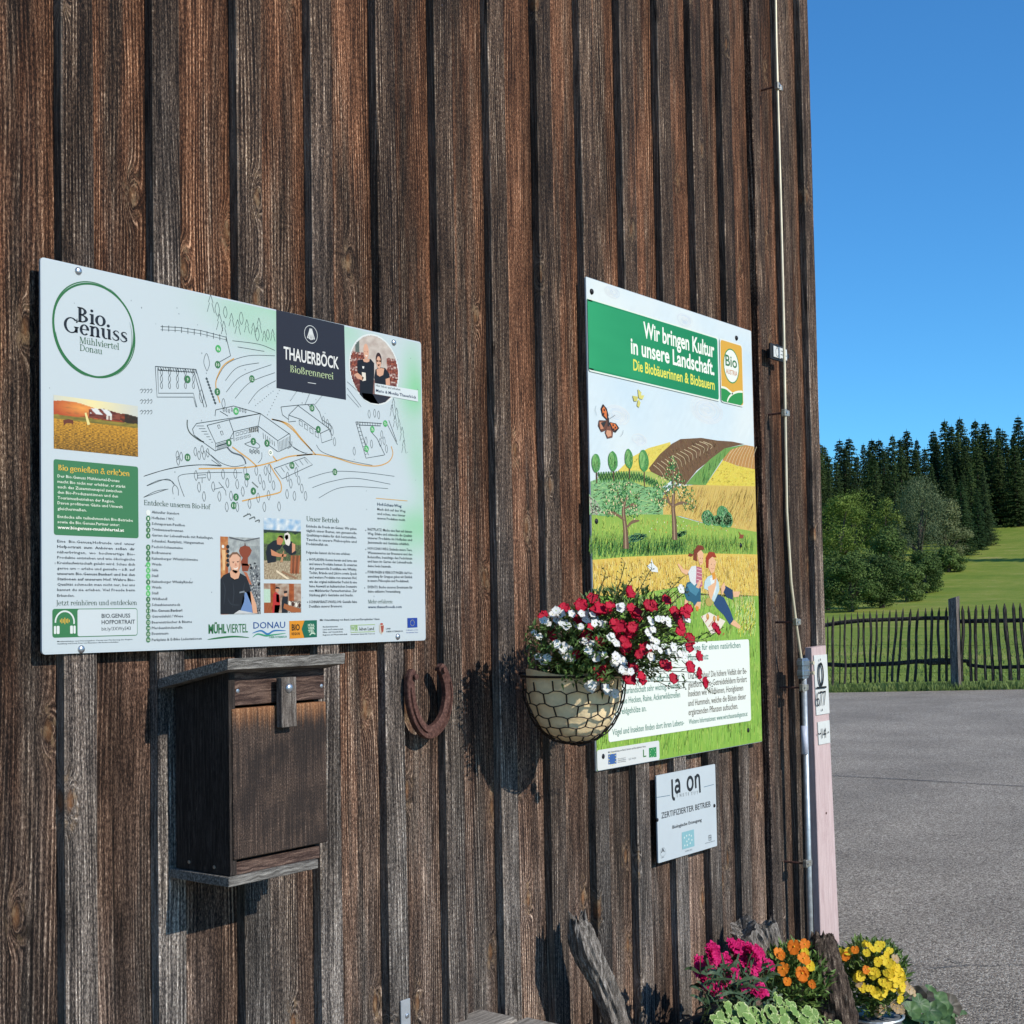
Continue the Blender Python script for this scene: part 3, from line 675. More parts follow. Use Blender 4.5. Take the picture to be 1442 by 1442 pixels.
# black name square
pr = Print(); pr.lay = 3
pr.ppoly([B2(400, 163), B2(832, 262), B2(843, 735), B2(402, 660)], '2a2c3a')
pr.lay = 4; c = pr.P(*B2(620, 320)); pr.ring(c, .0165, .0011, 'd8dde4')
for dx, a in ((-.008, -.30), (-.004, -.14), (0, 0), (.004, .14), (.008, .30)):
    pr.line([(c[0]+dx*.2, c[1]+.011), (c[0]+dx*.55, c[1]+.003), (c[0]+dx*1.0, c[1]-.008+abs(dx)*.3)], .0026, 'd8dde4'); pr.lay += .1; pr.ell((c[0]+dx, c[1]-.009+abs(dx)*.3), .0019, .0019, 'd8dde4', 8)
pr.lay = 5
pr.ptext('THAUERBÖCK', B2(447, 472), B2(797, 540), 18, 'e6e9ee', .012, 3)
serif(pr, 'BioBrennerei', B2(487, 562), B2(764, 606), 10.5, 'b9cfa6', 1.0)
pr.pline([B2(600, 625), B2(652, 633)], .0011, 'd8dde4')
pr.build('name_square_print', S1, O1)

# farm map drawing
pr = Print(); pr.lay = 3
LW = .0010; OR = 'd3a45c'; DK = '46535b'
def L(f, pts, w=LW, col=DK, sm=True): pr.pline([f(*p) for p in pts], w, col, False, sm)
def tree_sym(px, py, s=1., kind=0):
    q = pr.P(px, py); h = .012*s
    if kind == 0: pr.line(spline([(q[0], q[1]-h*.7), (q[0]-.004*s, q[1]), (q[0]-.003*s, q[1]+h*.6), (q[0], q[1]+h), (q[0]+.003*s, q[1]+h*.55), (q[0]+.004*s, q[1]-.001), (q[0]+.001, q[1]-h*.7)], 3), .0009, DK)
    else:
        for m in (-1, 1): pr.line([(q[0], q[1]+h*1.2), (q[0]+m*.004*s, q[1]+h*.3), (q[0]+m*.002*s, q[1]+h*.25), (q[0]+m*.006*s, q[1]-h*.8)], .0009, DK)
pr.lay = 3
# orange footpath
for pts in ([(517, 692), (700, 690), (880, 684), (1000, 668), (1140, 632), (1260, 592), (1442, 575)],
            [(790, 515), (850, 560), (920, 610), (985, 668)], [(1095, 655), (1130, 720), (1180, 800), (1188, 860), (1160, 890), (1000, 925), (870, 955)], [(1120, 590), (1150, 630)],
            [(1110, 290), (1200, 315), (1290, 385), (1350, 455), (1442, 550)]): L(E_, pts, .0024, OR)
L(B2, [(530, 1090), (640, 1080), (760, 1098), (900, 1140), (1030, 1155), (1110, 1130), (1140, 1080), (1130, 1030)], .0022, OR)
L(B2, [(650, 1083), (560, 980), (480, 890), (375, 858)], .0022, OR)
L(A_, [(1160, 620), (1100, 660), (1060, 740), (1060, 800), (1080, 870)], .0022, OR)
# contour lines of the fields
for pts in ([(1150, 520), (1300, 540), (1390, 575)], [(1180, 555), (1330, 580)], [(1060, 740), (1120, 650), (1240, 605), (1390, 605)], [(1110, 745), (1180, 670), (1300, 645)], [(1115, 810), (1200, 720), (1370, 655)], [(1165, 845), (1250, 755), (1390, 700)], [(1240, 875), (1300, 800), (1395, 745)],
            [(650, 1285), (800, 1240), (950, 1220), (1085, 1228)], [(670, 1338), (780, 1300), (820, 1330)], [(650, 1403), (780, 1358)], [(1000, 1140), (1090, 1226)]): L(A_, pts)
for pts in ([(605, 1232), (760, 1190), (950, 1195), (1150, 1220)], [(630, 1292), (740, 1255), (900, 1232), (1125, 1270)], [(670, 1358), (780, 1300), (900, 1285), (1110, 1298)], [(850, 620), (930, 690)], [(850, 660), (940, 780)], [(850, 700), (925, 783)], [(655, 1020), (700, 1070), (860, 1120), (1010, 1150)], [(480, 1000), (520, 1045), (590, 1075)]): L(B2, pts)
# fence of the pasture
L(A_, [(745, 440), (850, 445), (970, 462), (1115, 500)], sm=False); L(A_, [(745, 458), (850, 463), (970, 480), (1115, 515)], .0007, sm=False); L(A_, [(1115, 500), (1140, 605), (1060, 650)], .0014, sm=False)
for k in range(11): X = 755+k*36; Y = 440+(k/10)**1.5*60; L(A_, [(X, Y-8), (X, Y+26)], .0012, sm=False)
# vegetable garden
for k in range(2):
    L(A_, [(715+k*14, 665+k*20), (945-k*10, 682+k*16), (1005-k*16, 890), (1000-k*10, 895)], .0015, sm=False); L(A_, [(715+k*14, 665+k*10), (725+k*8, 838-k*22), (930, 838-k*22), (945+k*5, 895)], .0012, sm=False)
for k in range(5):
    for j in range(3): tree_sym(*A_(750+k*45, 700+j*38), .55)
for k in range(16): q = A_(730+k*14, 672+k*1.2); L(A_, [(730+k*14, 668+k), (738+k*14, 690+k)], .0012, sm=False)
for k in range(9): L(A_, [(1000+k*6, 730+k*17), (1010+k*6, 740+k*17)], .004, sm=False)
tree_sym(*A_(1005, 650), 1.5); tree_sym(*A_(975, 840), 1.1); tree_sym(*A_(1100, 880), .9)
# trees on the upper slope
for X, Y, s in ((1028, 320, 1.3), (1065, 350, 1.2), (1110, 365, 1.), (1078, 425, 1.2), (1102, 455, 1.), (1145, 410, 1.), (1180, 450, 1.1), (1200, 400, 1.1), (1232, 445, 1.), (1268, 460, .9), (1290, 490, 1.2), (1300, 440, 1.1), (1330, 500, .8), (1350, 490, .9), (1378, 495, .9)): tree_sym(*A_(X, Y), s, 1 if (X*7) % 3 else 0)
# main farmhouse
for pts in ([(500, 325), (1020, 245), (1260, 415)], [(585, 340), (765, 295), (1010, 245)], [(585, 340), (655, 487), (795, 445)], [(765, 295), (800, 395), (770, 450)], [(1018, 248), (1000, 345), (800, 392)], [(1000, 345), (1160, 465), (1255, 405)], [(1160, 465), (1165, 555), (1262, 510), (1260, 415)],
            [(655, 487), (655, 550), (500, 440)], [(655, 515), (760, 480)], [(655, 545), (760, 515)], [(467, 370), (500, 325)], [(467, 370), (480, 420), (560, 480)], [(655, 215), (800, 183), (1020, 245)], [(655, 215), (650, 265)], [(690, 225), (755, 265)], [(800, 395), (805, 470)], [(1160, 555), (1060, 480)], [(1000, 345), (1002, 400)]): L(E_, pts, .0013, DK, False)
for k in range(6): L(E_, [(820+k*32, 402-k*8), (842+k*32, 397-k*8), (842+k*32, 420-k*8), (820+k*32, 426-k*8), (820+k*32, 402-k*8)], .0009, sm=False)
for k in range(4): L(E_, [(820+k*32, 445-k*8), (842+k*32, 440-k*8), (842+k*32, 456-k*8), (820+k*32, 461-k*8), (820+k*32, 445-k*8)], .0009, sm=False)
for k in range(5): L(E_, [(930+k*15, 358-k*2), (934+k*15, 400-k*2)], .0022, '6b6a62', sm=False)
for k in range(8): L(E_, [(1175+k*11, 470-k*6), (1178+k*11, 545-k*5)], .0008, sm=False)
for k in range(6): L(E_, [(1040+k*18, 400+k*14), (1044+k*18, 450+k*12)], .001, sm=False)
for k in range(7): L(E_, [(500+k*20, 345+k*22), (560+k*12, 345+k*22)], .0009, sm=False)
for k in range(5): L(E_, [(665, 495+k*10), (755, 470+k*9)], .0008, sm=False)
for k in range(9): tree_sym(*E_(720+k*22, 215+6*(k % 3)), .35)
L(E_, [(670, 340), (685, 335), (693, 360), (678, 366), (670, 340)], .001, sm=False); L(E_, [(693, 390), (708, 385), (718, 413), (702, 420), (693, 390)], .001, sm=False)
L(E_, [(425, 295), (425, 350), (450, 405), (520, 460), (560, 475)], .0022, '55605f'); L(E_, [(750, 520), (790, 560), (860, 585), (890, 620), (900, 655)], .0028, '5a6470')
L(E_, [(615, 580), (700, 645), (800, 675), (890, 660)]); L(E_, [(620, 620), (690, 668)]); L(E_, [(1030, 560), (1028, 610), (1000, 645)]); L(E_, [(1275, 470), (1270, 510), (1240, 530)]); L(E_, [(1285, 515), (1360, 560), (1400, 565)])
L(E_, [(890, 490), (960, 470), (1010, 500), (1000, 525), (930, 510), (890, 490)], .0011)
for k in range(6): tree_sym(*E_(935+k*14, 550+(k % 2)*10), .35)
for X, Y in ((345, 590), (350, 635), (375, 600), (490, 560), (520, 590), (545, 545), (560, 590), (590, 570)): tree_sym(*E_(X, Y), .75)
# field of small trees below the lane
for X, Y in ((495, 755), (600, 755), (715, 745), (815, 740), (895, 720), (985, 715), (1060, 715), (1090, 700), (520, 850), (635, 845), (750, 815), (830, 825), (905, 810), (1015, 785), (1045, 835), (1095, 775), (1125, 835), (685, 925), (780, 920), (875, 885), (560, 925), (745, 1010), (830, 1010), (930, 985), (1000, 935), (1085, 915), (1050, 1010), (1170, 1005), (1240, 765), (1310, 725), (1265, 820), (1330, 795), (1295, 920), (1355, 860), (1385, 920), (1235, 905)): tree_sym(*E_(X, Y), .85)
L(E_, [(80, 750), (230, 705), (420, 670), (600, 660), (700, 668)]); L(E_, [(95, 830), (200, 785), (290, 790), (322, 822)]); L(E_, [(70, 925), (170, 875), (270, 858)]); L(E_, [(400, 920), (360, 810), (360, 750), (480, 730), (700, 722), (870, 725)]); L(E_, [(310, 900), (305, 850), (325, 825), (350, 860), (352, 910)])
L(E_, [(510, 745), (575, 740), (575, 765), (510, 768), (510, 745)], .001, sm=False); L(E_, [(545, 768), (545, 810)], .001, sm=False)
L(E_, [(680, 800), (735, 870), (740, 910)], .001, sm=False); L(E_, [(720, 840), (640, 860)], .001, sm=False); L(E_, [(950, 800), (1000, 845)], .0024, '7a8588', sm=False)
# car park
L(E_, [(1130, 690), (1380, 600), (1442, 660), (1195, 775), (1130, 690)], .0012, DK, False)
for k in range(6): L(E_, [(1185+k*38, 680-k*14), (1215+k*38, 720-k*14)], .0009, sm=False)
# distillery building
for pts in ([(430, 780), (540, 768), (640, 762), (675, 812), (690, 860)], [(430, 780), (440, 830), (480, 860)], [(540, 770), (480, 830), (478, 875), (525, 870)], [(540, 772), (740, 920), (755, 985), (690, 1008), (680, 945), (560, 860), (480, 832)], [(740, 920), (680, 948)], [(690, 860), (755, 905)], [(600, 765), (640, 800)]): L(B2, pts, .0013, DK, False)
for k in range(4): L(B2, [(545+k*34, 862+k*24), (565+k*34, 875+k*24), (567+k*34, 905+k*24), (547+k*34, 892+k*24), (545+k*34, 862+k*24)], .001, sm=False)
for X, Y in ((700, 870), (725, 890), (740, 915), (770, 1005), (755, 940)): tree_sym(*B2(X, Y), .8)
# paddock on the right
for pts in ([(905, 875), (970, 1105), (1085, 1085)], [(925, 885), (985, 1085)], [(905, 875), (1070, 885)], [(925, 895), (1060, 900)], [(1095, 870), (1170, 1020)], [(1115, 865), (1165, 1000)], [(1000, 935), (1040, 980), (1090, 1085)]): L(B2, pts, .0014, DK, False)
for k in range(10): L(B2, [(915+k*16, 872+k), (917+k*16, 895+k)], .001, sm=False)
for k in range(9): L(B2, [(908+k*7, 890+k*24), (926+k*6, 886+k*24)], .001, sm=False)
for X, Y, s in ((1145, 770, 1.), (1135, 810, 1.), (1165, 830, 1.), (1155, 880, 1.), (1180, 900, .9), (1200, 960, 1.2), (1210, 1040, 1.1)): tree_sym(*B2(X, Y), s, 1)
for X, Y in ((990, 830), (1025, 825), (1050, 835), (1070, 960), (1085, 1000), (1060, 1010), (1100, 1050), (895, 1065), (970, 1000), (1005, 1020)): tree_sym(*B2(X, Y), .8)
# dotted beds between square and farm
for a, b in (((380, 680), (270, 770)), ((420, 675), (345, 830)), ((535, 675), (490, 740)), ((610, 700), (585, 760)), ((690, 710), (650, 760))):
    for k in range(9): q = pr.P(*B2(a[0]+(b[0]-a[0])*k/8, a[1]+(b[1]-a[1])*k/8)); pr.ell(q, .001, .001, DK, 5)
for row in range(3):
    for k in range(4): L(A_, [(628+k*18, 800+row*60), (640+k*18, 792+row*60), (642+k*18, 806+row*60), (634+k*18, 815+row*60)], .0009)
for k in range(3): L(D_, [(265+k*35, 245+k*14), (300+k*30, 228+k*18), (310+k*24, 240+k*20)], .0022, '5d676b')
# number badges
pr.lay = 5
for f, X, Y, t, c in ((A_, 1070, 565, '8a', '4fb06a'), (A_, 1067, 655, '10', GREEN), (A_, 897, 738, '9', GREEN), (A_, 1260, 735, '12', GREEN), (A_, 1065, 808, '5', GREEN), (A_, 1130, 1095, '1', GREEN), (A_, 1268, 1088, '2', GREEN), (A_, 1345, 1098, '3', GREEN), (A_, 897, 1178, '13', GREEN), (A_, 1233, 1287, '14', GREEN), (A_, 1268, 1368, '4', GREEN), (A_, 1170, 1402, '5', GREEN), (B2, 130, 1405, '11', GREEN), (E_, 820, 225, '8b', '4fb06a'),
    (B2, 627, 787, '15', GREEN), (B2, 667, 922, '6', GREEN), (B2, 500, 1150, '16', GREEN), (B2, 772, 1192, '12', GREEN), (B2, 1010, 922, '7b', '4fb06a'), (B2, 1092, 885, '7c', '4fb06a'), (B2, 973, 1045, '7a', '4fb06a')):
    px, py = f(X, Y); pr.lay = 5; q = pr.P(px, py); pr.ell(q, .0062, .0066, c, 16); pr.lay = 6; ww = .0034 if len(t) == 1 else .0066; pr.text(t, q[0]-ww/2, q[1]-.003, q[0]+ww/2, .006, 'dfeee6', .01, 1)
pr.lay = 5; q = pr.P(*E_(1100, 562)); pr.ell(q, .0056, .006, 'f2f5f7', 14); pr.lay = 6; pr.ring(q, .002, .0014, GREEN, 10)
pr.build('farm_map_print', S1, O1)

# text columns
pr = Print(); pr.lay = 3
TX = '1f2c38'
bx = [pr.P(*A_(141, 1187)), pr.P(*A_(618, 1230)), pr.P(*C_(122, 590))]
pr.rrect(bx[0][0], bx[1][0], pr.P(*C_(122, 592))[1], bx[0][1], .004, '41805a')
pr.lay = 4
H_ = lambda X, Y: (60+X/9.613, 640+Y/9.613)
serif(pr, 'Bio genießen & erleben', H_(205, 215), H_(1178, 295), 8.4, 'efc24c', 1.15)
WH = 'e8f2ea'
for t, a, b in (('Der Bio.Genuss Mühlviertel-Donau', (200, 312), (1035, 372)), ('macht Bio nicht nur erlebbar, er stärkt', (200, 388), (1118, 448)), ('auch das Zusammenspiel zwischen', (200, 458), (1072, 515)), ('den Bio-Produzent:innen und den', (200, 530), (1018, 582)), ('Tourismusbetrieben der Region.', (200, 604), (972, 652)), ('Davon profitieren Gäste und Umwelt', (200, 675), (1082, 725)), ('gleichermaßen.', (200, 752), (595, 770)), ('Entdecke alle teilnehmenden Bio-Betriebe', (200, 862), (1220, 908)), ('sowie die Bio.Genuss.Partner unter:', (200, 933), (1040, 968))): pr.ptext(t, H_(*a), H_(*b), 4.3, WH, .004, 1)
pr.ptext('www.biogenuss-muehlviertel.at', H_(200, 1005), H_(1100, 1045), 4.6, 'ffffff', .015, 1)
for i, t in enumerate(('Eine  Bio.Genuss.Hofrunde  und  unser', 'Hofportrait  zum  Anhören  sollen  dir', 'näherbringen,  wo  hochwertige  Bio-', 'Produkte entstehen und wie ökologische', 'Kreislaufwirtschaft gelebt wird. Schau dich', 'gerne um – erlebe und genieße – z.B. auf', 'unserem Bio.Genuss.Bankerl und bei den', 'Stationen auf unserem Hof. Wahre Bio-', 'Qualität schmeckt man nicht nur, bei uns', 'kannst du sie erleben. Viel Freude beim')):
    pr.ptext(t, C_(146, 646+i*36.6), C_(672, 660+i*34.6), 4.0, TX, .012 if i in (1, 6, 7) else .003, 1)
pr.ptext('Erkunden.', C_(146, 1011), C_(263, 1012), 4.0, TX, .003, 1)
serif(pr, 'Jetzt reinhören und entdecken', C_(137, 1068), C_(687, 1068), 7.2, '36584a', .85)
serif(pr, 'Entdecke unseren Bio-Hof', C_(733, 390), C_(1182, 419), 7.2, '36584a', .9)
ent = ['Aktueller Standort', 'Hofladen / WC', 'Schnapsrast-Pavillon', 'Trinkwasserbrunnen', 'Garten der Lebensfreude mit Relaxliegen,', 'Schaukel, Rastplatz, Hängematten', 'Pechöl-Schausteine', 'BioBrennerei', 'Kaltenberger WhiskySchweine', 'Weide', 'Suhle', 'Stall', 'Kaltenberger WhiskyRinder', 'Weide', 'Stall', 'Wildhendl', 'Schaubienenstock', 'Bio.Genuss.Bankerl', 'Getreidefeld / Wiese', 'Beerensträucher & Bäume', 'Pferdeanbindestelle', 'Eventraum', 'Parkplatz & E-Bike Ladestationen']
ew = [972, 938, 1010, 998, 1202, 1138, 996, 916, 1098, 852, 830, 830, 1066, 852, 830, 890, 980, 992, 998, 1058, 994, 898, 1124]
nums = ['', '1', '2', '3', '4', None, '5', '6', '7', 'a', 'b', 'c', '8', 'a', 'b', '9', '10', '11', '12', '13', '14', '15', '16']
for i, (t, e, nn) in enumerate(zip(ent, ew, nums)):
    y = 447+i*39.1; sl_ = (e-785)*(.045-.05*i/22)
    pr.lay = 4; pr.ptext(t, C_(786, y), C_(e, y+sl_), 3.9, TX, .012 if i == 17 else .003, 1)
    if nn is not None:
        q = pr.P(*C_(762, y-5)); pr.lay = 4; pr.ell(q, .0044, .0047, ('e6eef2' if i == 0 else '5fbf74' if nn in ('a', 'b', 'c') else GREEN), 14)
        if nn: pr.lay = 5; ww = .0028 if len(nn) == 1 else .005; pr.text(nn, q[0]-ww/2, q[1]-.0022, q[0]+ww/2, .0044, 'e8f2ea', .005, 1)
# right-hand columns
pr.lay = 4
serif(pr, 'Unser Betrieb', U_(90, 190), U_(458, 212), 6.8, '36584a', .95)
cl = ['Entdecke die Freude am Genuss. Wir geben', 'täglich unser Bestes, um genussvolle', 'Qualitätsprodukte für dich herzustellen.', 'Tauche in unsere Philosophie und', 'Produktvielfalt ein.', None, 'Folgendes kannst du bei uns erleben:']
for i, t in enumerate(cl):
    if t: pr.ptext(t, U_(90, 262+i*50), U_(656 if i < 4 else (338 if i == 4 else 585), 290+i*49 if i < 4 else 262+i*50+8), 3.9, TX, .004, 1)
cl = ['HOFLADEN: Komm herein und lerne uns', 'und unsere Produkte kennen. Es erwarten', 'dich genussvolle Destillate wie Whisky,', 'Tschin, Brände und Liköre sowie Speck', 'und weitere Produkte von unserem Hof,', 'wie das original mühlviertler Pechöl & eine', 'feine Auswahl an kulinarischen Souvenirs', 'von Mühlviertler Partnerbetrieben. Zur', "Stärkung gibt's Getränke und Snacks."]
for i, t in enumerate(cl): pr.ptext(t, U_(122, 640+i*49.5), U_(660 if i < 8 else 620, 648+i*49.3), 3.9, TX, .006, 1)
pr.ptext('SCHNAPSRAST-PAVILLON: Genieße feine', U_(122, 1115), U_(662, 1115), 3.9, TX, .008, 1); pr.ptext('Destillate unserer Brennerei.', U_(122, 1165), U_(497, 1165), 3.9, TX, .004, 1)
cl = [(305, 'RASTPLATZ: Mache eine Rast auf deinem', 1282), (353, 'Weg. Erlebe und schmecke die Qualität', 1282), (401, 'unserer Produkte im Hofladen und', 1282), (450, 'Jausensnacks und Getränke erhältlich.', 1252), (518, 'HOF-SCHAU-WEG: Entdecke unsere Tiere,', 1284), (567, 'Wissenswertes zur Brennerei und den', 1284), (615, 'Rohstoffen, besichtige den Pechölstein', 1284), (662, 'und lasse im Garten der Lebensfreude', 1284), (712, 'deine Seele baumeln.', 1048), (783, 'FÜHRUNGEN & VERKOSTUNGEN: Auf Vor-', 1286), (830, 'anmeldung für Gruppen geben wir Einblick', 1286), (878, 'in unsere Philosophie und Produktwelt.', 1248), (950, 'EVENTS: Buche unseren Eventraum für', 1288), (998, 'deine exklusive Veranstaltung.', 1155)]
for y, t, e in cl: pr.ptext(t, U_(782, y), U_(e, y+(e-782)*.02*(1-(y-305)/700)), 3.9, TX, .005, 1)
for X, Y in ((100, 628), (102, 1105), (760, 295), (760, 510), (763, 775), (748, 945)): pr.pell(*U_(X, Y), .0011, .0012, TX, 8)
serif(pr, 'Mehr erfahren:', U_(785, 1120), U_(1066, 1118), 5.2, '36584a', .9)
pr.ptext('www.thauerboeck.com', U_(785, 1172), U_(1166, 1172), 3.9, '23405f', .014, 1)
pr.pline([D_(1057, 134), D_(1245, 150)], .0012, 'd8a54a')
pr.ptext('Hof-Schau-Weg', D_(1065, 178), D_(1210, 188), 4.2, '23405f', .014, 1)
for i, t in enumerate(('Mach dich auf den Weg', 'und schau, was hinter', 'unseren Produkten steckt.')): pr.ptext(t, D_(1065, 206+i*27), D_(1233, 218+i*26), 3.6, TX, .004, 1)
pr.ptext('Mit Unterstützung von Bund, Land und Europäischer Union', D_(722, 866), D_(1078, 862), 3.0, TX, .01, 1)
for i, t in enumerate(('Bundesministerium', 'Land- und Forstwirtschaft,', 'Klima- und Umweltschutz,', 'Regionen und Wasserwirtschaft')): pr.ptext(t, D_(740, 905+i*16), D_((830, 862, 860, 886)[i], 905+i*15.5), 2.2, TX, .002, 1)
pr.ptext('Gemeinsame Agrarpolitik Österreich', D_(906, 950), D_(1050, 946), 1.8, TX, 0, 1)
pr.ptext('LAND', D_(1117, 918), D_(1145, 917), 2.2, TX, 0, 1); pr.ptext('OBERÖSTERREICH', D_(1117, 935), D_(1217, 932), 2.2, TX, 0, 1)
pr.ptext('Kofinanziert von der', D_(1240, 925), D_(1308, 922), 1.5, '3350b0', .004, 1); pr.ptext('Europäischen Union', D_(1240, 940), D_(1308, 937), 1.5, '3350b0', .004, 1)
pr.ptext('Medieninhaber und Herausgeber: Verein zur Förderung der Region', C_(146, 1318), C_(655, 1303), 1.8, TX, .004, 1)
pr.ptext('Gestaltung und Druck, Fotos und Illustration: alle Rechte vorbehalten', C_(146, 1332), C_(560, 1322), 1.8, TX, .004, 1)
pr.build('text_print', S1, O1)

# portrait of headphones box and partner logos
pr = Print(); pr.lay = 3
a, b = pr.P(*C_(113, 1093)), pr.P(*C_(690, 1280)); pr.rrect(a[0], b[0], pr.P(*C_(113, 1289))[1], a[1], .004, '3b7d53')
pr.lay = 4; a2 = pr.P(*C_(283, 1100)); pr.rrect(a2[0], b[0]-.001, pr.P(*C_(283, 1279))[1], a[1]-.0012, .003, 'cfdbe8')
pr.lay = 5
q = pr.P(*C_(197, 1190)); pr.line([(q[0]+.0165*cos(radians(t)), q[1]+.0015+.017*sin(radians(t))) for t in range(-10, 191, 12)], .0026, 'dfe8ee')
for m in (-1, 1):
    for k, wv in ((0.0118, .005), (.0172, .0038)): pr.rrect(q[0]+m*k-wv/2, q[0]+m*k+wv/2, q[1]-.0165, q[1]-.004, .0016, 'dfe8ee')
for k, hh in enumerate((.004, .0075, .0055, .010, .0055, .0075, .004)): x = q[0]+(k-3)*.0026; pr.line([(x, q[1]+.0035-hh/2), (x, q[1]+.0035+hh/2)], .0013, 'e8bb48')
pr.ptext('BIO.GENUSS', C_(446, 1154), C_(640, 1152), 6.0, '24303a', .01, 2); pr.ptext('HOFPORTRAIT', C_(446, 1197), C_(672, 1193), 6.0, '24303a', .01, 2); pr.ptext('bit.ly/3XWyS43', C_(446, 1240), C_(644, 1236), 5.2, '3d4a50', 0, 2)
pr.build('audio_box_print', S1, O1); pr = Print(); pr.lay = 5
pr.ptext('MÜHL', D_(57, 941), D_(163, 938), 13, '2f7246', .03, 2); pr.ptext('VIERTEL', D_(165, 938), D_(292, 935), 13, '2f7246', .0, 2)
pr.pline([D_(50, 978), D_(120, 968), D_(210, 960), D_(300, 966)], .003, '2f7246', True)
pr.build('partner_logo_print', S1, O1); pr = Print(); pr.lay = 5
pr.ptext('DONAU', D_(325, 912), D_(515, 908), 9.5, '33589c', .0, 2)
pr.pline([D_(318, 940), D_(370, 925), D_(410, 945), D_(450, 925), D_(520, 925)], .0035, '3a78b8', True); pr.pline([D_(320, 965), D_(350, 945), D_(400, 955), D_(440, 950), D_(520, 940)], .003, '3f9a78', True)
pr.ptext('OBERÖSTERREICH', D_(418, 970), D_(524, 966), 3, '3f9a78', .005, 1)
pr.build('partner_logo_print', S1, O1); pr = Print(); pr.lay = 5
pr.ppoly([D_(539, 867), D_(630, 864), D_(612, 915), D_(630, 968), D_(541, 973)], 'dd9226'); pr.ppoly([D_(630, 864), D_(704, 862), D_(704, 963), D_(628, 967), D_(612, 915)], '1f6a56')
pr.lay = 6; pr.ptext('BIO', D_(553, 924), D_(602, 922), 9, '4a3214', .03, 2); pr.ptext('REGION', D_(553, 952), D_(602, 950), 4, '4a3214', .02, 1)
for i, t in enumerate(('MÜHL', 'VIER', 'TEL')): pr.ptext(t, D_(650, 900+i*18), D_(690, 899+i*18), 3.6, 'cfe6d8', .02, 1)
pr.pline([D_(660, 952), D_(675, 940), D_(694, 945)], .002, 'cfe6d8')
pr.build('partner_logo_print', S1, O1); pr = Print(); pr.lay = 6
a, b, c, d = [pr.P(*D_(*p)) for p in ((906, 893), (1050, 888), (1050, 930), (906, 935))]; pr.line([a, b, c, d, a], .001, '9cbf62'); pr.ptext('WIR', D_(908, 928), D_(950, 926), 8, '8fc050', 0, 2); pr.ptext('leben Land', D_(958, 924), D_(1044, 921), 5, '47504a', 0, 1)
pr.build('partner_logo_print', S1, O1); pr = Print(); pr.lay = 6
pr.ppoly([D_(1076, 890), D_(1104, 889), D_(1104, 930), D_(1090, 948), D_(1076, 930)], 'c9c4bc'); pr.lay = 7; pr.ppoly([D_(1084, 895), D_(1103, 894), D_(1100, 928), D_(1090, 940)], 'a3534b'); pr.pell(*D_(1090, 885), .0042, .002, 'b34a40', 8)
pr.build('partner_logo_print', S1, O1); pr = Print()
pr.lay = 6; pr.ppoly([D_(1244, 850), D_(1303, 848), D_(1304, 905), D_(1245, 908)], '2748a8'); pr.lay = 7; q = pr.P(*D_(1274, 878))
for k in range(12): pr.ell((q[0]+.0058*cos(k*pi/6), q[1]+.0058*sin(k*pi/6)), .0008, .0008, 'd8cf6a', 5)
pr.build('partner_logo_print', S1, O1)

# printed photographs
def hill(u, v):
    n1 = noise.noise(Vector((u*14, v*22, 1))); n2 = noise.noise(Vector((u*70, v*60, 5))); n3 = noise.noise(Vector((u*30, v*90, 8)))
    if v > .86+.06*sin(u*6+.5)-.10*(u > .85)*(u-.85)*6: c = mixc(hx('f3e6b0'), hx('cfd3cf'), abs(u-.45)*2)
    elif v > .64+.02*n1:
        c = mixc(hx('b3502a'), hx('4a2c20'), (u-.3)*1.3+n1*.9+n3*.4)
        c = mixc(c, hx('ffb45a'), max(0, .85-sqrt((u-.33)**2*5+(v-.82)**2*14)))
        if u > .84: c = mixc(hx('2c2a20'), c, .15+.5*max(0, n3))
    elif v > .56: c = mixc(hx('6d6a34'), hx('9a8838'), .5+n1)
    else: c = mixc(hx('d09a34'), hx('5c451c'), (.5-v)*1.0+n3*1.1+n2*.7+.15)
    if .40 < u < .78 and .66 < v < .86-.25*abs(u-.58): c = mixc(hx('5c2a22'), hx('8a4a3a'), .5+n1)
    if .42 < u < .68 and .74 < v < .86-.2*abs(u-.55) and ((u*9+v*6) % 1.2) > .45: c = hx('dfe4ea')
    if .60 < u < .70 and .66 < v < .74 and (u*50) % 2 > .8: c = hx('d8d4cc')
    return c
pr = Print(); pr.lay = 3
a = pr.P(*A_(141, 825)); b = pr.P(*A_(616, 885)); e = pr.P(*A_(141, 1128))
pr.grid(a[0], b[0], e[1], a[1], 120, 90, hill); pr.lay = 4
pr.ppoly([A_(316, 928), A_(326, 925), A_(347, 992), A_(332, 996)], 'eadf9a'); pr.ppoly([A_(195, 968), A_(225, 962), A_(252, 968), A_(252, 995), A_(240, 985), A_(212, 985), A_(200, 1000)], '6d3b2a')
pr.build('sunset_photo_print', S1, O1)

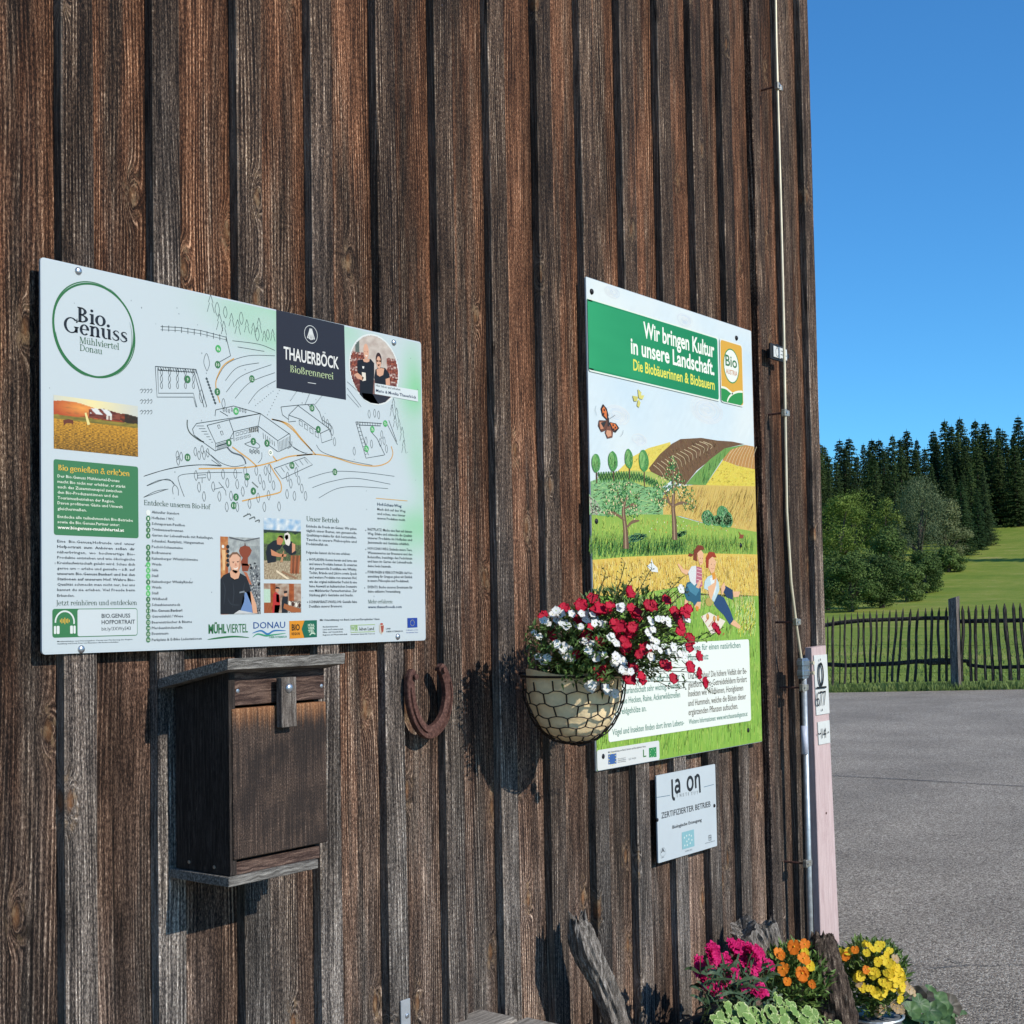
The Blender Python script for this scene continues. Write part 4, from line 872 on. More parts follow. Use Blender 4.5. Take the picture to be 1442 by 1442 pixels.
def indoor(u, v):
    n1 = noise.noise(Vector((u*10, v*14, 11))); n2 = noise.noise(Vector((u*45, v*45, 2)))
    c = mixc(hx('b9c2c6'), hx('8b9299'), .5+n1)
    if u < .2: c = mixc(hx('a55a30'), hx('cf9a64'), .5+n1)
    if v < .62 and u > .72: c = mixc(hx('4a5058'), hx('a8adb5'), .4+n2*1.4)
    if .5 < v < .9 and u > .55: c = mixc(c, hx('777f86'), .4)
    return tuple(q+n2*.06 for q in c)
pr = Print(); pr.lay = 3
a = pr.P(*D_(127, 362)); b = pr.P(*D_(364, 378)); e = pr.P(*D_(127, 829)); pr.grid(a[0], b[0], e[1], a[1], 50, 90, indoor)
SK = 'dba98e'
def fp(pts, c): pr.ppoly([F_(*p) for p in pts], c)
pr.lay = 4; fp([(325, 500), (345, 455), (400, 435), (460, 450), (490, 500), (470, 550), (440, 590), (440, 660), (460, 700), (440, 760), (370, 760), (350, 640), (375, 590), (345, 555)], '8a4630'); fp([(395, 440), (402, 385), (415, 440)], '5a3a30')
fp([(200, 320), (400, 370), (590, 330), (590, 345), (400, 385), (210, 345)], '5b6068'); fp([(365, 660), (470, 670), (470, 695), (365, 690)], 'd9a58c'); fp([(380, 760), (430, 780), (500, 960), (470, 940)], 'b96e50')
pr.lay = 5; fp([(385, 1040), (470, 1010), (500, 1300), (340, 1300)], '6f8ec4')
for k in range(5): pr.pell(*F_(185, 450+k*58), .0035, .0035, '23262a', 10)
pr.pell(*F_(123, 447), .003, .003, 'e5e8ea', 10); fp([(110, 490), (155, 490), (150, 750), (120, 750)], 'e2b98a')
fp([(425, 1040), (480, 1015), (545, 1180), (560, 1295), (505, 1295), (490, 1200)], SK)
fp([(92, 860), (130, 810), (210, 775), (340, 785), (420, 830), (455, 920), (480, 1010), (430, 1040), (400, 1020), (390, 1150), (345, 1260), (260, 1305), (92, 1305)], '23262d')
pr.lay = 6; fp([(208, 770), (222, 835), (270, 865), (320, 850), (338, 785), (330, 760), (230, 740)], SK)
q = [F_(200, 620), F_(205, 560), F_(245, 520), F_(300, 518), F_(345, 560), F_(352, 640), F_(345, 710), (F_(318, 770)), F_(285, 790), F_(250, 765), F_(215, 700)]; pr.ppoly(q, 'dfb098')
pr.lay = 7; fp([(205, 600), (205, 560), (245, 520), (300, 518), (350, 570), (345, 590), (300, 545), (245, 548), (215, 590)], '7a5c4a')
pr.pell(*F_(252, 652), .0013, .0009, '3a2f2c', 6); pr.pell(*F_(312, 645), .0013, .0009, '3a2f2c', 6); fp([(252, 715), (285, 725), (318, 705), (305, 735), (275, 740)], 'f0e8e4'); fp([(275, 660), (290, 658), (300, 690), (272, 695)], 'c98d76')
fp([(235, 640), (268, 638), (268, 644), (235, 646)], '6a4c3c'); fp([(298, 636), (330, 632), (330, 638), (298, 642)], '6a4c3c'); fp([(332, 1022), (395, 1008), (395, 1030), (332, 1040)], '7d8794')
fp([(262, 1300), (330, 1255), (480, 1285), (540, 1300)], 'c8ccd4')
fp([(345, 570), (352, 640), (345, 710), (318, 770), (300, 785), (325, 700), (332, 620)], 'c48e74'); fp([(222, 700), (250, 765), (285, 790), (250, 778), (222, 735)], 'c08c74')
fp([(205, 600), (212, 690), (205, 660)], 'b98068'); pr.lay = 6.5; fp([(222, 835), (270, 865), (320, 850), (318, 862), (268, 880), (225, 850)], '12151a')
for a_, b_, c_ in (((120, 880), (150, 1000), (130, 1200)), ((400, 900), (385, 1000), (395, 1120)), ((250, 900), (260, 1050), (240, 1230)), ((180, 1100), (230, 1180), (340, 1190))): pr.pline([F_(*a_), F_(*b_), F_(*c_)], .0018, '363c46', True)
for k in range(60): X, Y = rp.uniform(470, 590), rp.uniform(640, 1280); pr.lay = 4.2; q = F_(X, Y); pr.pell(*q, rp.uniform(.0008, .003), rp.uniform(.001, .003), rp.choice(('2c3038', '8d949c', 'c8cdd2', '565c64')), 6)
pr.build('portrait_photo_print', S1, O1)

def outdoor(u, v):
    n1 = noise.noise(Vector((u*9, v*12, 21))); n2 = noise.noise(Vector((u*40, v*40, 22)))
    if v > .8: c = mixc(hx('8fb4dc'), hx('dfe6ee'), .5+n1)
    elif v > .76+.03*n1: c = hx('2d3a35')
    elif v > .58: c = mixc(hx('7fa24a'), hx('5b7a3c'), .5+n1)
    elif v > .3: c = mixc(hx('6f7d55'), hx('39442f'), .5+n2*1.5)
    else: c = mixc(hx('c2b49c'), hx('7b6a55'), .4+n2*1.3)
    return tuple(q+n2*.05 for q in c)
pr = Print(); pr.lay = 3
a = pr.P(*D_(385, 250)); b = pr.P(*D_(608, 265)); e = pr.P(*D_(385, 618)); pr.grid(a[0], b[0], e[1], a[1], 44, 70, outdoor); pr.lay = 4
fp([(690, 660), (668, 520), (690, 430), (760, 375), (820, 360), (880, 430), (850, 480), (800, 500), (800, 640)], '1f242c'); fp([(880, 450), (930, 400), (1000, 380), (1020, 440), (1060, 535), (990, 560), (930, 520)], '20242c')
pr.lay = 5; fp([(730, 480), (780, 510), (840, 540), (930, 545), (925, 575), (830, 580), (740, 560)], 'c98a68'); fp([(805, 360), (830, 310), (880, 310), (890, 370), (860, 430), (810, 420)], 'c4805f'); fp([(1000, 400), (1040, 420), (1040, 500), (1000, 530)], 'd39a7c')
fp([(820, 330), (850, 300), (885, 310), (885, 350), (850, 330)], '8a7464'); fp([(900, 350), (905, 285), (945, 268), (975, 300), (978, 400), (960, 440), (920, 420)], 'e2dedc'); fp([(905, 330), (915, 300), (950, 300), (955, 345), (925, 370)], 'c47f62')
for k in range(5): fp([(985+k*25, 560), (1005+k*25, 560), (1000+k*22, 800), (975+k*22, 780)], ('a8623f', '7d4a30')[k % 2])
fp([(800, 740), (970, 860), (930, 860), (800, 770)], 'e8d8c0'); fp([(870, 750), (1080, 850), (1040, 860), (870, 780)], '96755c'); fp([(850, 640), (890, 500), (900, 505), (880, 650)], 'b98a68')
pr.build('workshop_photo_print', S1, O1)

def shop(u, v):
    n1 = noise.noise(Vector((u*8, v*8, 31))); n2 = noise.noise(Vector((u*40, v*40, 32)))
    c = mixc(hx('b8a89c'), hx('8a6a58'), .4+n1)
    if u < .22 and .35 < v < .8: c = hx('b9d6c8')
    if .17 < u < .3 or .68 < u < .8: c = mixc(hx('b05f30'), hx('8b451f'), .5+n1)
    if v < .36 and u < .2: c = hx('9a5530')
    if v < .4 and u > .5: c = mixc(hx('d6cdc4'), hx('3b2f2a'), .5+n2*2)
    return tuple(q+n2*.06 for q in c)
pr = Print(); pr.lay = 3
a = pr.P(*D_(387, 642)); b = pr.P(*D_(609, 642)); e = pr.P(*D_(387, 820)); pr.grid(a[0], b[0], e[1], a[1], 44, 44, shop); pr.lay = 4
fp([(750, 1290), (760, 1060), (790, 1020), (840, 1060), (850, 1170), (830, 1290)], 'b8322f'); fp([(800, 1050), (835, 1060), (840, 1160), (800, 1150)], '26262c'); fp([(780, 1190), (850, 1190), (830, 1290), (775, 1290)], '2b2a30'); pr.pell(*F_(812, 990), .004, .0055, 'd0987c', 10); pr.lay = 5; fp([(785, 985), (800, 955), (840, 965), (845, 985), (800, 982)], '231f22')
pr.lay = 4; fp([(880, 1080), (950, 1080), (945, 1290), (870, 1290), (870, 1150)], '23252b'); pr.pell(*F_(915, 1045), .0035, .0055, 'd0987c', 10); pr.lay = 5; fp([(895, 1045), (900, 1010), (940, 1010), (938, 1035)], '2a2222'); fp([(900, 1170), (1110, 1240), (1110, 1280), (1000, 1285), (890, 1230)], 'a4633c')
for k in range(4): pr.pell(*F_(970+k*42, 1170+k*8), .003, .0045, ('e6e2dc', '4a2a20')[k % 2], 8)
pr.build('shop_photo_print', S1, O1)

def couple(u, v):
    n1 = noise.noise(Vector((u*9, v*12, 41))); n2 = noise.noise(Vector((u*40, v*40, 42)))
    c = mixc(hx('b9aca8'), hx('cfc6c2'), .5+n1)
    if v < .72 and (u < .3 or u > .75): c = mixc(hx('7a3a30'), hx('d6ccc8'), .3+n2*1.6) if int(v*16) % 2 else mixc(hx('532824'), hx('a85a40'), .5+n2*1.6)
    if v < .35: c = mixc(c, hx('5b2a26'), .6)
    if v > .7 and .1 < u < .2: c = hx('5d6a66')
    return tuple(q+n2*.04 for q in c)
pr = Print(); pr.lay = 3
a, b = pr.P(*G_(132, 600)), pr.P(*G_(826, 640)); t_, e = pr.P(*G_(470, 133)), pr.P(*G_(540, 1122)); cx, cz = (a[0]+b[0])/2, (t_[1]+e[1])/2; rx, rz = (b[0]-a[0])/2, (t_[1]-e[1])/2
pr.ell((cx, cz), rx*1.05, rz*1.05, 'dfe8ef', 40); pr.lay = 4
pr.grid(cx-rx, cx+rx, cz-rz, cz+rz, 60, 80, couple, lambda u, v: (u-.5)**2+(v-.5)**2 < .25)
def gp(pts, c): pr.ppoly([G_(*p) for p in pts], c)
pr.lay = 5
gp([(235, 490), (320, 470), (430, 470), (480, 530), (480, 700), (460, 980), (540, 1115), (430, 1105), (330, 1050), (270, 980), (275, 780), (235, 640)], '191b22'); gp([(500, 620), (560, 590), (640, 600), (700, 690), (700, 740), (650, 790), (650, 860), (500, 840), (480, 740)], '1c1d25')
gp([(300, 960), (480, 980), (710, 1020), (640, 1095), (540, 1120), (430, 1105), (330, 1050)], '2c2d38')
pr.lay = 6
gp([(312, 470), (330, 510), (375, 520), (410, 505), (412, 470)], 'd9a890'); pr.pell(*G_(362, 360), .0075, .0155, 'dcab94', 16); gp([(190, 690), (240, 670), (330, 740), (310, 780), (230, 750)], 'd7a48c'); gp([(300, 660), (355, 670), (360, 780), (310, 790)], 'e6e0d8')
gp([(645, 760), (705, 740), (710, 850), (650, 850)], 'd7a48c'); pr.pell(*G_(545, 480), .0085, .0145, '3a2422', 14); pr.lay = 7; pr.pell(*G_(545, 520), .0065, .0125, 'dcab94', 14); gp([(512, 620), (520, 700), (560, 725), (610, 700), (625, 610), (580, 600)], 'd9a890')
gp([(515, 490), (540, 488), (540, 510), (515, 508)], '54403c'); gp([(552, 490), (580, 492), (580, 512), (552, 510)], '54403c'); gp([(525, 550), (565, 548), (545, 575)], 'f1e6e2'); gp([(345, 410), (385, 415), (368, 440)], 'f1e6e2'); pr.pell(*G_(345, 360), .001, .0008, '3a2a28', 6); pr.pell(*G_(382, 365), .001, .0008, '3a2a28', 6); gp([(305, 575), (335, 575), (330, 610), (310, 605)], 'e8e8ea')
pr.lay = 8; gp([(485, 820), (1112, 925), (1115, 1088), (488, 975)], 'd8e3ee'); pr.lay = 9
pr.ptext('Hier leben und arbeiten', G_(503, 868), G_(858, 928), 3.4, '2a3340', .004, 1); pr.ptext('Mario & Monika Thauerböck', G_(503, 945), G_(1090, 1048), 4.4, '1f3358', .015, 1)
pr.build('couple_photo_print', S1, O1)
for px, py in (A_(281, 127), C_(309, 1366), (G_(765, 232)), D_(1187, 961)): screw(S1, O1, px, py, YS, .0065)

# ============================================================ sign 2: illustrated poster board
S2, O2 = panel('poster_board', 2.6465, 3.4875, 1.0495, 2.2395, .003, 'tall illustrated poster of a field picnic with green headline band, behind the flower basket', 'poster board')
P5 = lambda X, Y: (800+X/4.807, 380+Y/4.807)
P6 = lambda X, Y: (800+X/4.807, 600+Y/4.807)
P7 = lambda X, Y: (720+X/3.795, 780+Y/3.795)
P8 = lambda X, Y: (830+X/5.886, 890+Y/5.886)
rs = random.Random(21)
pr = Print(gain=1.08); pr.lay = 1
X0, X1, Zb, Zt = 2.648, 3.486, 1.051, 2.238
def skyc(u, v):
    n1 = noise.noise(Vector((u*5, v*7, 3))); n2 = noise.noise(Vector((u*60, v*90, 3)))
    return tuple(q+n2*.02 for q in mixc(hx('c8dcef'), hx('dde7ef'), .45+n1*.8+(.25 if v > .94 else 0)))
pr.grid(X0, X1, Zb, Zt, 60, 80, skyc)
pr.lay = 2
for (X, Y, r) in ((940, 950, .075), (330, 985, .05), (480, 1150, .03), (790, 340, .035), (300, 150, .03)):
    q = pr.P(*P5(X, Y))
    for k in range(int(r*500)): rr = r*(1-k/(r*500)); t0 = rs.uniform(0, 6); pr.line([(q[0]+rr*1.2*cos(t0+t*.35), min(Zt-.003, q[1]+rr*.5*sin(t0+t*.35))) for t in range(12)], .0022, ('dbe4ee', 'd8dfe8', 'c9d8ec')[k % 3]); pr.lay += .01
def field(pts, fn, nx=70, ny=50):
    "clip a coloured grid to a polygon given in photo pixels"
    P = [pr.P(*p) for p in pts]; P = [(X1 if p[0] > X1-.04 else X0 if p[0] < X0+.025 else p[0], p[1]) for p in P]; xa, xb = min(p[0] for p in P), max(p[0] for p in P); za, zb = min(p[1] for p in P), max(p[1] for p in P)
    pr.poly(P, fn(.5, .5, (xa+xb)/2, (za+zb)/2) if not isinstance(fn, str) else fn); return P
def inside(P, x, z):
    c = False; n = len(P)
    for i in range(n):
        a, b = P[i], P[(i+1) % n]
        if (a[1] > z) != (b[1] > z) and x < (b[0]-a[0])*(z-a[1])/(b[1]-a[1])+a[0]: c = not c
    return c
def hatch(P, n, cols, ln, w, ang, jit=.3, curve=0):
    xa, xb = min(p[0] for p in P), max(p[0] for p in P); za, zb = min(p[1] for p in P), max(p[1] for p in P)
    cc = [hx(c) for c in cols]
    for _ in range(n):
        x, z = rs.uniform(xa, xb), rs.uniform(za, zb)
        if not inside(P, x, z): continue
        a = ang+rs.uniform(-jit, jit); l = ln*rs.uniform(.5, 1.3); dx, dz = cos(a)*l, sin(a)*l
        if not inside(P, x+dx, z+dz): continue
        nx, nz = -sin(a)*w/2, cos(a)*w/2; c = shuf(rs.choice(cc), .04, rs)
        pr.raw([(x-nx, z-nz), (x+nx, z+nz), (x+dx+nx*.4, z+dz+nz*.4), (x+dx-nx*.4, z+dz-nz*.4)], [(0, 1, 2, 3)], [c]*4)
# background fields
pr.lay = 5; P = field([P6(*p) for p in ((330, 310), (430, 210), (540, 150), (690, 108), (720, 300), (560, 330), (330, 320))], 'dccb5e'); pr.lay = 5.5; hatch(P, 500, ('e6d872', 'cfbb4e'), .012, .0016, .6)
pr.lay = 6; P = field([P6(*p) for p in ((1045, 230), (1080, 160), (1200, 128), (1237, 135), (1240, 300), (1140, 265), (1050, 245))], 'b98a4e')
pr.lay = 6.5; hatch(P, 200, ('c99a5a', 'a87a42'), .012, .0014, .9)
for k in range(9): pr.lay = 6.8; pr.pline([P6(1060+k*22, 250+k*6), P6(1090+k*20, 190+k*3), P6(1130+k*18, 140)], .0014, 'e2d3b0')
pr.lay = 7; P = field([P6(*p) for p in ((545, 285), (620, 190), (700, 120), (760, 88), (900, 80), (1010, 98), (1110, 105), (1190, 122), (1060, 150), (960, 230), (870, 300), (790, 400), (660, 360), (560, 310))], '6e5236')
pr.lay = 7.3; hatch(P, 1500, ('7d6040', '5d4430', '8a6c4a'), .014, .0016, -.9)
for k in range(14): a = P6(560+k*32, 300-k*2+12 if k < 8 else 300-k*2); pr.lay = 7.6; pr.pline([P6(575+k*26, 262-k*13 if k < 12 else 105), P6(620+k*27, 300-k*14 if k < 12 else 130), P6(650+k*24, 350-k*15)], .0014, 'd6c6a4')
pr.lay = 8; P = field([P6(*p) for p in ((795, 395), (860, 320), (960, 225), (1060, 150), (1200, 125), (1100, 160), (1040, 230), (980, 320), (930, 400))], '6d9a4c'); pr.lay = 8.3; hatch(P, 900, ('4f8040', '86b058', '3f7038'), .02, .0018, 1.3)
pr.lay = 8; P = field([P6(*p) for p in ((930, 400), (985, 320), (1045, 232), (1140, 268), (1242, 290), (1246, 410))], 'd9c850'); pr.lay = 8.3; hatch(P, 600, ('e2d464', 'cdb844'), .01, .0018, .4)
pr.lay = 9; P = field([P6(*p) for p in ((480, 600), (560, 530), (720, 410), (850, 398), (1246, 405), (1252, 715), (1120, 690), (900, 650), (760, 610), (620, 600))], 'cdb262')
pr.lay = 9.3; hatch(P, 1500, ('d9c27a', 'bfa052', 'b08f48'), .03, .0014, .95, .1)
for k in range(20): pr.lay = 9.5; pr.pline([P6(790+k*26, 410), P6(700+k*30, 600+min(80, k*5))], .0009, '9c7c40', sm=False)
pr.lay = 10; P = field([P6(*p) for p in ((135, 372), (200, 355), (330, 362), (470, 376), (520, 400), (640, 430), (640, 600), (480, 610), (140, 640))], '7fb07a'); pr.lay = 10.2; hatch(P, 900, ('8fbf86', '6aa070', 'a4ca8a'), .02, .002, .2)
pr.lay = 10.4; P = field([P6(*p) for p in ((195, 350), (230, 325), (440, 300), (560, 310), (690, 375), (640, 410), (520, 412), (420, 370), (300, 360))], 'a9b860')
for r in range(4):
    for k in range(24): X = 205+k*17+r*6; pr.lay = 10.6; pr.pell(*P6(X, 318+r*14+abs(k-8)*1.0+max(0, k-16)*6), .0042, .0062, ('3f7040', '5c9048')[(k+r) % 2], 7)
# meadow
pr.lay = 11; P = field([P6(*p) for p in ((138, 600), (250, 610), (500, 598), (700, 600), (900, 655), (1120, 690), (1252, 715), (1258, 900), (138, 930))], '8cae4c')
pr.lay = 11.2; hatch(P, 1400, ('a9c25a', 'bccb62', '98b850'), .02, .0022, 1.5, .4)
Pm = [pr.P(*P6(*p)) for p in ((138, 700), (1256, 740), (1258, 880), (140, 905))]; pr.lay = 11.5; hatch(Pm, 2600, ('5d8f3e', '4a7d3a', '7ba84a', '3f6f38', '93b955'), .026, .0016, 1.35, .45)
Pm = [pr.P(*P6(*p)) for p in ((140, 780), (800, 740), (800, 870), (142, 895))]; pr.lay = 11.7; hatch(Pm, 1300, ('3f7238', '2f6034', '5a8c44'), .03, .0018, 1.3, .5)
for _ in range(70): pr.lay = 11.8; pr.pell(*P6(rs.uniform(540, 1240), rs.uniform(620, 720)), .0016, .002, rs.choice(('b5552e', 'd08838', 'e8e4d4', 'c98a40')), 5)
pr.lay = 11.9; P = [pr.P(*P6(*p)) for p in ((395, 740), (470, 720), (560, 730), (500, 770), (400, 800))]; hatch(P, 200, ('2f6a60', '3a7058'), .02, .002, .3); P = [pr.P(*P6(*p)) for p in ((720, 720), (810, 700), (800, 740), (730, 760))]; hatch(P, 150, ('3a7a58', '2f6a50'), .02, .002, .3)
# ripe corn
pr.lay = 12; P = field([P6(*p) for p in ((142, 905), (400, 885), (650, 875), (950, 862), (1258, 868), (1262, 1170), (900, 1200), (148, 1200))], 'd9bd5c')
pr.lay = 12.3; hatch(P, 4200, ('e6cf78', 'c89a3c', 'eedd90', 'b98436', 'f0e2a0', 'd3a94c'), .014, .0016, 1.57, .35)
# green foreground
pr.lay = 13; P = field([P6(*p) for p in ((150, 1190), (400, 1170), (560, 1120), (740, 1090), (900, 1130), (1130, 1160), (1262, 1150))], '86b24a'); zq = pr.P(*P6(1262, 1150))[1]; pr.lay = 12.9; pr.poly([(X0, Zb), (X1, Zb), (X1, zq), (X0, zq)], '86b24a'); P = P+[(X1, zq), (X1, Zb), (X0, Zb)]
pr.lay = 13.3; hatch(P, 3000, ('9cc65a', '6f9f40', 'b0d06a', '5c8f3c'), .035, .0022, 1.45, .3)
Pm = [pr.P(*P6(*p)) for p in ((480, 1130), (740, 1080), (1264, 1120), (1270, 1240), (480, 1220))]; pr.lay = 13.6; hatch(Pm, 900, ('d7c272', '9fbe62', '6f9f4a', 'e4dcae'), .03, .0015, 1.5, .5)
Pm = [pr.P(*P6(*p)) for p in ((1090, 1160), (1266, 1150), (1270, 1430), (1150, 1430))]; pr.lay = 13.7; hatch(Pm, 260, ('e6d34c', 'd8e08a', 'cfe2a0'), .03, .0026, 1.2, .5)
# cypress-like trees
for X, Y, w_, h in ((186, 252, .019, .0225), (300, 238, .021, .0245), (408, 222, .019, .025), (508, 236, .024, .0285)):
    pr.lay = 14; pr.line([pr.P(*P6(X+4, Y+60)), pr.P(*P6(X+5, Y+135 if X < 500 else Y+175))], .005, '5c4630'); q = pr.P(*P6(X, Y)); pr.lay = 14.2; pr.ell(q, w_, h, '4f8f4c', 16, .12); pr.lay = 14.4; pr.ell((q[0]-w_*.25, q[1]+h*.1), w_*.55, h*.75, '7fb46a', 12, .2); pr.lay = 14.5
    hatch([(q[0]+w_*.9*cos(a*.5), q[1]+h*.9*sin(a*.5)) for a in range(13)], 90, ('3f7a40', '8cc07a', '5f9f56'), .012, .0016, 1.4, .5)
# orchard trees
for (tr, brs, leafc, rad) in (([(390, 830), (385, 700), (372, 560), (400, 470)], [[(380, 640), (310, 590), (250, 600)], [(378, 560), (440, 530), (465, 560)], [(390, 690), (430, 650), (480, 640)], [(375, 530), (340, 480), (330, 430)]], [(290, 520, 60, 70), (330, 430, 60, 60), (400, 410, 40, 50), (440, 500, 50, 60), (440, 590, 45, 45), (290, 590, 50, 35), (330, 530, 40, 50), (390, 470, 50, 50)], 1),
        ([(720, 770), (715, 640), (708, 540), (712, 420), (705, 300)], [[(708, 550), (660, 500), (600, 500)], [(690, 530), (650, 440), (620, 420)], [(712, 540), (760, 520), (820, 530)], [(712, 440), (740, 380), (750, 340)]], [(600, 470, 55, 60), (640, 390, 50, 60), (700, 320, 45, 70), (740, 380, 45, 60), (800, 470, 60, 60), (820, 540, 50, 45), (620, 530, 50, 30), (700, 260, 25, 50), (760, 450, 50, 50), (680, 440, 40, 40)], 2)):
    pr.lay = 15; pts = spline([pr.P(*P6(*p)) for p in tr], 5); n = len(pts)
    for w0, c in ((.014, '6a5240'), (.006, 'a58c72')):
        V = []
        for i, p in enumerate(pts): ww = w0*(1-.75*i/n); V += [(p[0]-ww, p[1]), (p[0]+ww*(.9 if c[0] == '6' else .2), p[1])]
        pr.raw(V, [(2*i, 2*i+1, 2*i+3, 2*i+2) for i in range(n-1)], c); pr.lay += .1
    for b in brs: pr.pline([P6(*p) for p in b], .008, '7a604a', True); pr.lay += .02
    for (X, Y, rx, ry) in leafc:
        for _ in range(46):
            a, r = rs.uniform(0, 6.28), sqrt(rs.random()); pr.lay = 15.6+rs.random()*.4; q = pr.P(*P6(X+rx*r*cos(a), Y+ry*r*sin(a))); t = rs.uniform(0, 3); l = .0085
            c = rs.choice(('2f6a38', '3f7d44', '24552f', '5c9550', '7fae62', 'e6cfae' if rad == 1 else 'ecd9a8'))
            pr.poly([(q[0], q[1]), (q[0]+l*.5*cos(t)-l*.22*sin(t), q[1]+l*.5*sin(t)+l*.22*cos(t)), (q[0]+l*cos(t), q[1]+l*sin(t)), (q[0]+l*.5*cos(t)+l*.22*sin(t), q[1]+l*.5*sin(t)-l*.22*cos(t))], c)
# round bushes and the left thicket
for X, Y, rx, rz in ((940, 620, .032, .021), (1045, 612, .036, .030), (1080, 635, .026, .022), (1000, 640, .03, .015)):
    q = pr.P(*P6(X, Y)); pr.lay = 16; pr.ell(q, rx, rz, '4d8a55', 18, .15); pr.lay = 16.3; hatch([(q[0]+rx*.95*cos(a*.5), q[1]+rz*.95*sin(a*.5)) for a in range(13)], 260, ('8cc090', '3a7848', 'b4d8a4', '5fa068'), .010, .0024, 1.4, 1.2)
P = [pr.P(*P6(*p)) for p in ((138, 460), (190, 510), (230, 570), (200, 600), (140, 600))]; pr.lay = 16; pr.poly(P, '8fb48c'); pr.lay = 16.2; hatch(P, 200, ('4f8558', 'd6cfc0', 'b0889a'), .01, .0024, 1, 1.5)
# butterflies
def wing(f, pts, c, lay): pr.lay = lay; pr.ppoly([f(*p) for p in pts], c)
wing(P5, [(262, 1020), (228, 985), (218, 940), (232, 908), (258, 940), (270, 985)], '3a2a24', 17); wing(P5, [(258, 1010), (230, 975), (226, 940), (238, 925), (256, 960)], 'd9783c', 17.2)
wing(P5, [(262, 1020), (205, 1018), (200, 1055), (222, 1098), (245, 1090), (262, 1050)], '6b4534', 17); wing(P5, [(240, 1030), (208, 1030), (215, 1080), (235, 1075)], 'c98a6c', 17.2); wing(P5, [(255, 1025), (215, 1035), (235, 1070)], '33302e', 17.3)
wing(P5, [(275, 1030), (320, 1040), (342, 1072), (318, 1102), (290, 1085)], '3a2a24', 17); wing(P5, [(280, 1035), (315, 1045), (330, 1072), (305, 1090)], 'd9783c', 17.2)
wing(P5, [(262, 1050), (246, 1100), (262, 1142), (296, 1135), (300, 1100), (280, 1055)], '7a5040', 17); wing(P5, [(258, 1085), (252, 1110), (266, 1132), (290, 1122), (285, 1090)], 'd09a7c', 17.2); wing(P5, [(262, 1000), (272, 1000), (275, 1060), (262, 1062)], '3a2f2c', 17.5)
for X, Y in ((240, 950), (236, 975), (300, 1052), (315, 1068), (305, 1080)): pr.lay = 17.6; pr.pell(*P5(X, Y), .0035, .003, '2c2220', 7)
wing(P5, [(472, 855), (468, 808), (492, 830), (490, 850), (512, 850), (500, 878), (478, 872)], 'd8d27c', 17); wing(P5, [(470, 860), (432, 852), (442, 890), (462, 890)], 'c9c46c', 17); wing(P5, [(468, 885), (462, 920), (476, 934), (486, 900), (476, 880)], 'd2cc74', 17); wing(P5, [(468, 808), (480, 818), (492, 835)], '4a4a3a', 17.4)
pr.pline([P5(185, 920), P5(180, 950), P5(190, 985)], .001, '8a98a8'); pr.pline([P5(370, 1085), P5(365, 1110), P5(350, 1128)], .001, '8a98a8'); pr.pline([P5(275, 1010), P5(312, 985)], .001, '4a4a4a')
pr.build('landscape_print', S2, O2)

# picnic figures of the illustration
pr = Print(gain=1.08); K = lambda pts, c, lay: wing(P6, pts, c, lay)
SKN = 'e3b592'
K([(780, 1130), (800, 1060), (850, 1040), (895, 1100), (892, 1200), (862, 1230), (835, 1190), (800, 1180)], '2f5f7c', 18); K([(800, 1075), (850, 1050), (885, 1110), (860, 1150), (820, 1120)], '4a83a0', 18.2)
K([(786, 1170), (808, 1185), (800, 1215), (782, 1205)], SKN, 18.3); K([(848, 1225), (870, 1190), (895, 1190), (890, 1240)], SKN, 18.3)
K([(808, 990), (830, 950), (862, 945), (870, 1060), (850, 1080), (820, 1050)], 'd7dce4', 18.4); K([(865, 950), (900, 960), (905, 1080), (885, 1100), (860, 1060)], 'b5697f', 18.5)
for k in range(5): pr.lay = 18.6; pr.pline([P6(866, 965+k*24), P6(902, 975+k*24)], .0016, 'e5c4cc')
K([(800, 1010), (765, 990), (735, 935), (745, 930), (778, 970), (815, 975)], SKN, 18.7); K([(860, 1090), (885, 1040), (900, 1045), (880, 1100)], SKN, 18.7)
K([(868, 850), (875, 905), (890, 945), (908, 930), (912, 860), (895, 840)], SKN, 18.8); K([(842, 905), (848, 840), (875, 805), (905, 810), (918, 835), (890, 840), (868, 862), (868, 915)], '7c3a22', 18.9); K([(848, 870), (815, 860), (808, 880), (830, 885)], '7c3a22', 18.9)
pr.build('picnic_figure_print', S2, O2); pr = Print(gain=1.08)
K([(940, 1020), (985, 1000), (1015, 1060), (1020, 1110), (985, 1190), (965, 1180), (960, 1120), (915, 1100), (920, 1050)], 'bcd4e2', 18.4); K([(955, 1030), (980, 1020), (1000, 1090), (985, 1150), (970, 1100)], 'dfe9f0', 18.5)
K([(980, 1200), (1010, 1140), (1050, 1160), (1090, 1240), (1115, 1310), (1090, 1345), (1050, 1280), (1000, 1230)], '2b4a76', 18.6); K([(1040, 1110), (1060, 1080), (1110, 1110), (1110, 1175), (1070, 1160)], '2b3f66', 18.6); K([(1095, 1340), (1118, 1310), (1165, 1355), (1155, 1372), (1120, 1355)], SKN, 18.6); K([(1110, 1120), (1160, 1120), (1150, 1155), (1115, 1160)], SKN, 18.6)
K([(940, 1090), (985, 1060), (990, 1020), (1000, 1025), (998, 1070), (965, 1180), (950, 1150)], SKN, 18.7); K([(1030, 1090), (1052, 1055), (1060, 1095), (1035, 1150)], SKN, 18.7); K([(968, 1000), (990, 990), (995, 1030), (975, 1045)], 'd9963c', 18.75)
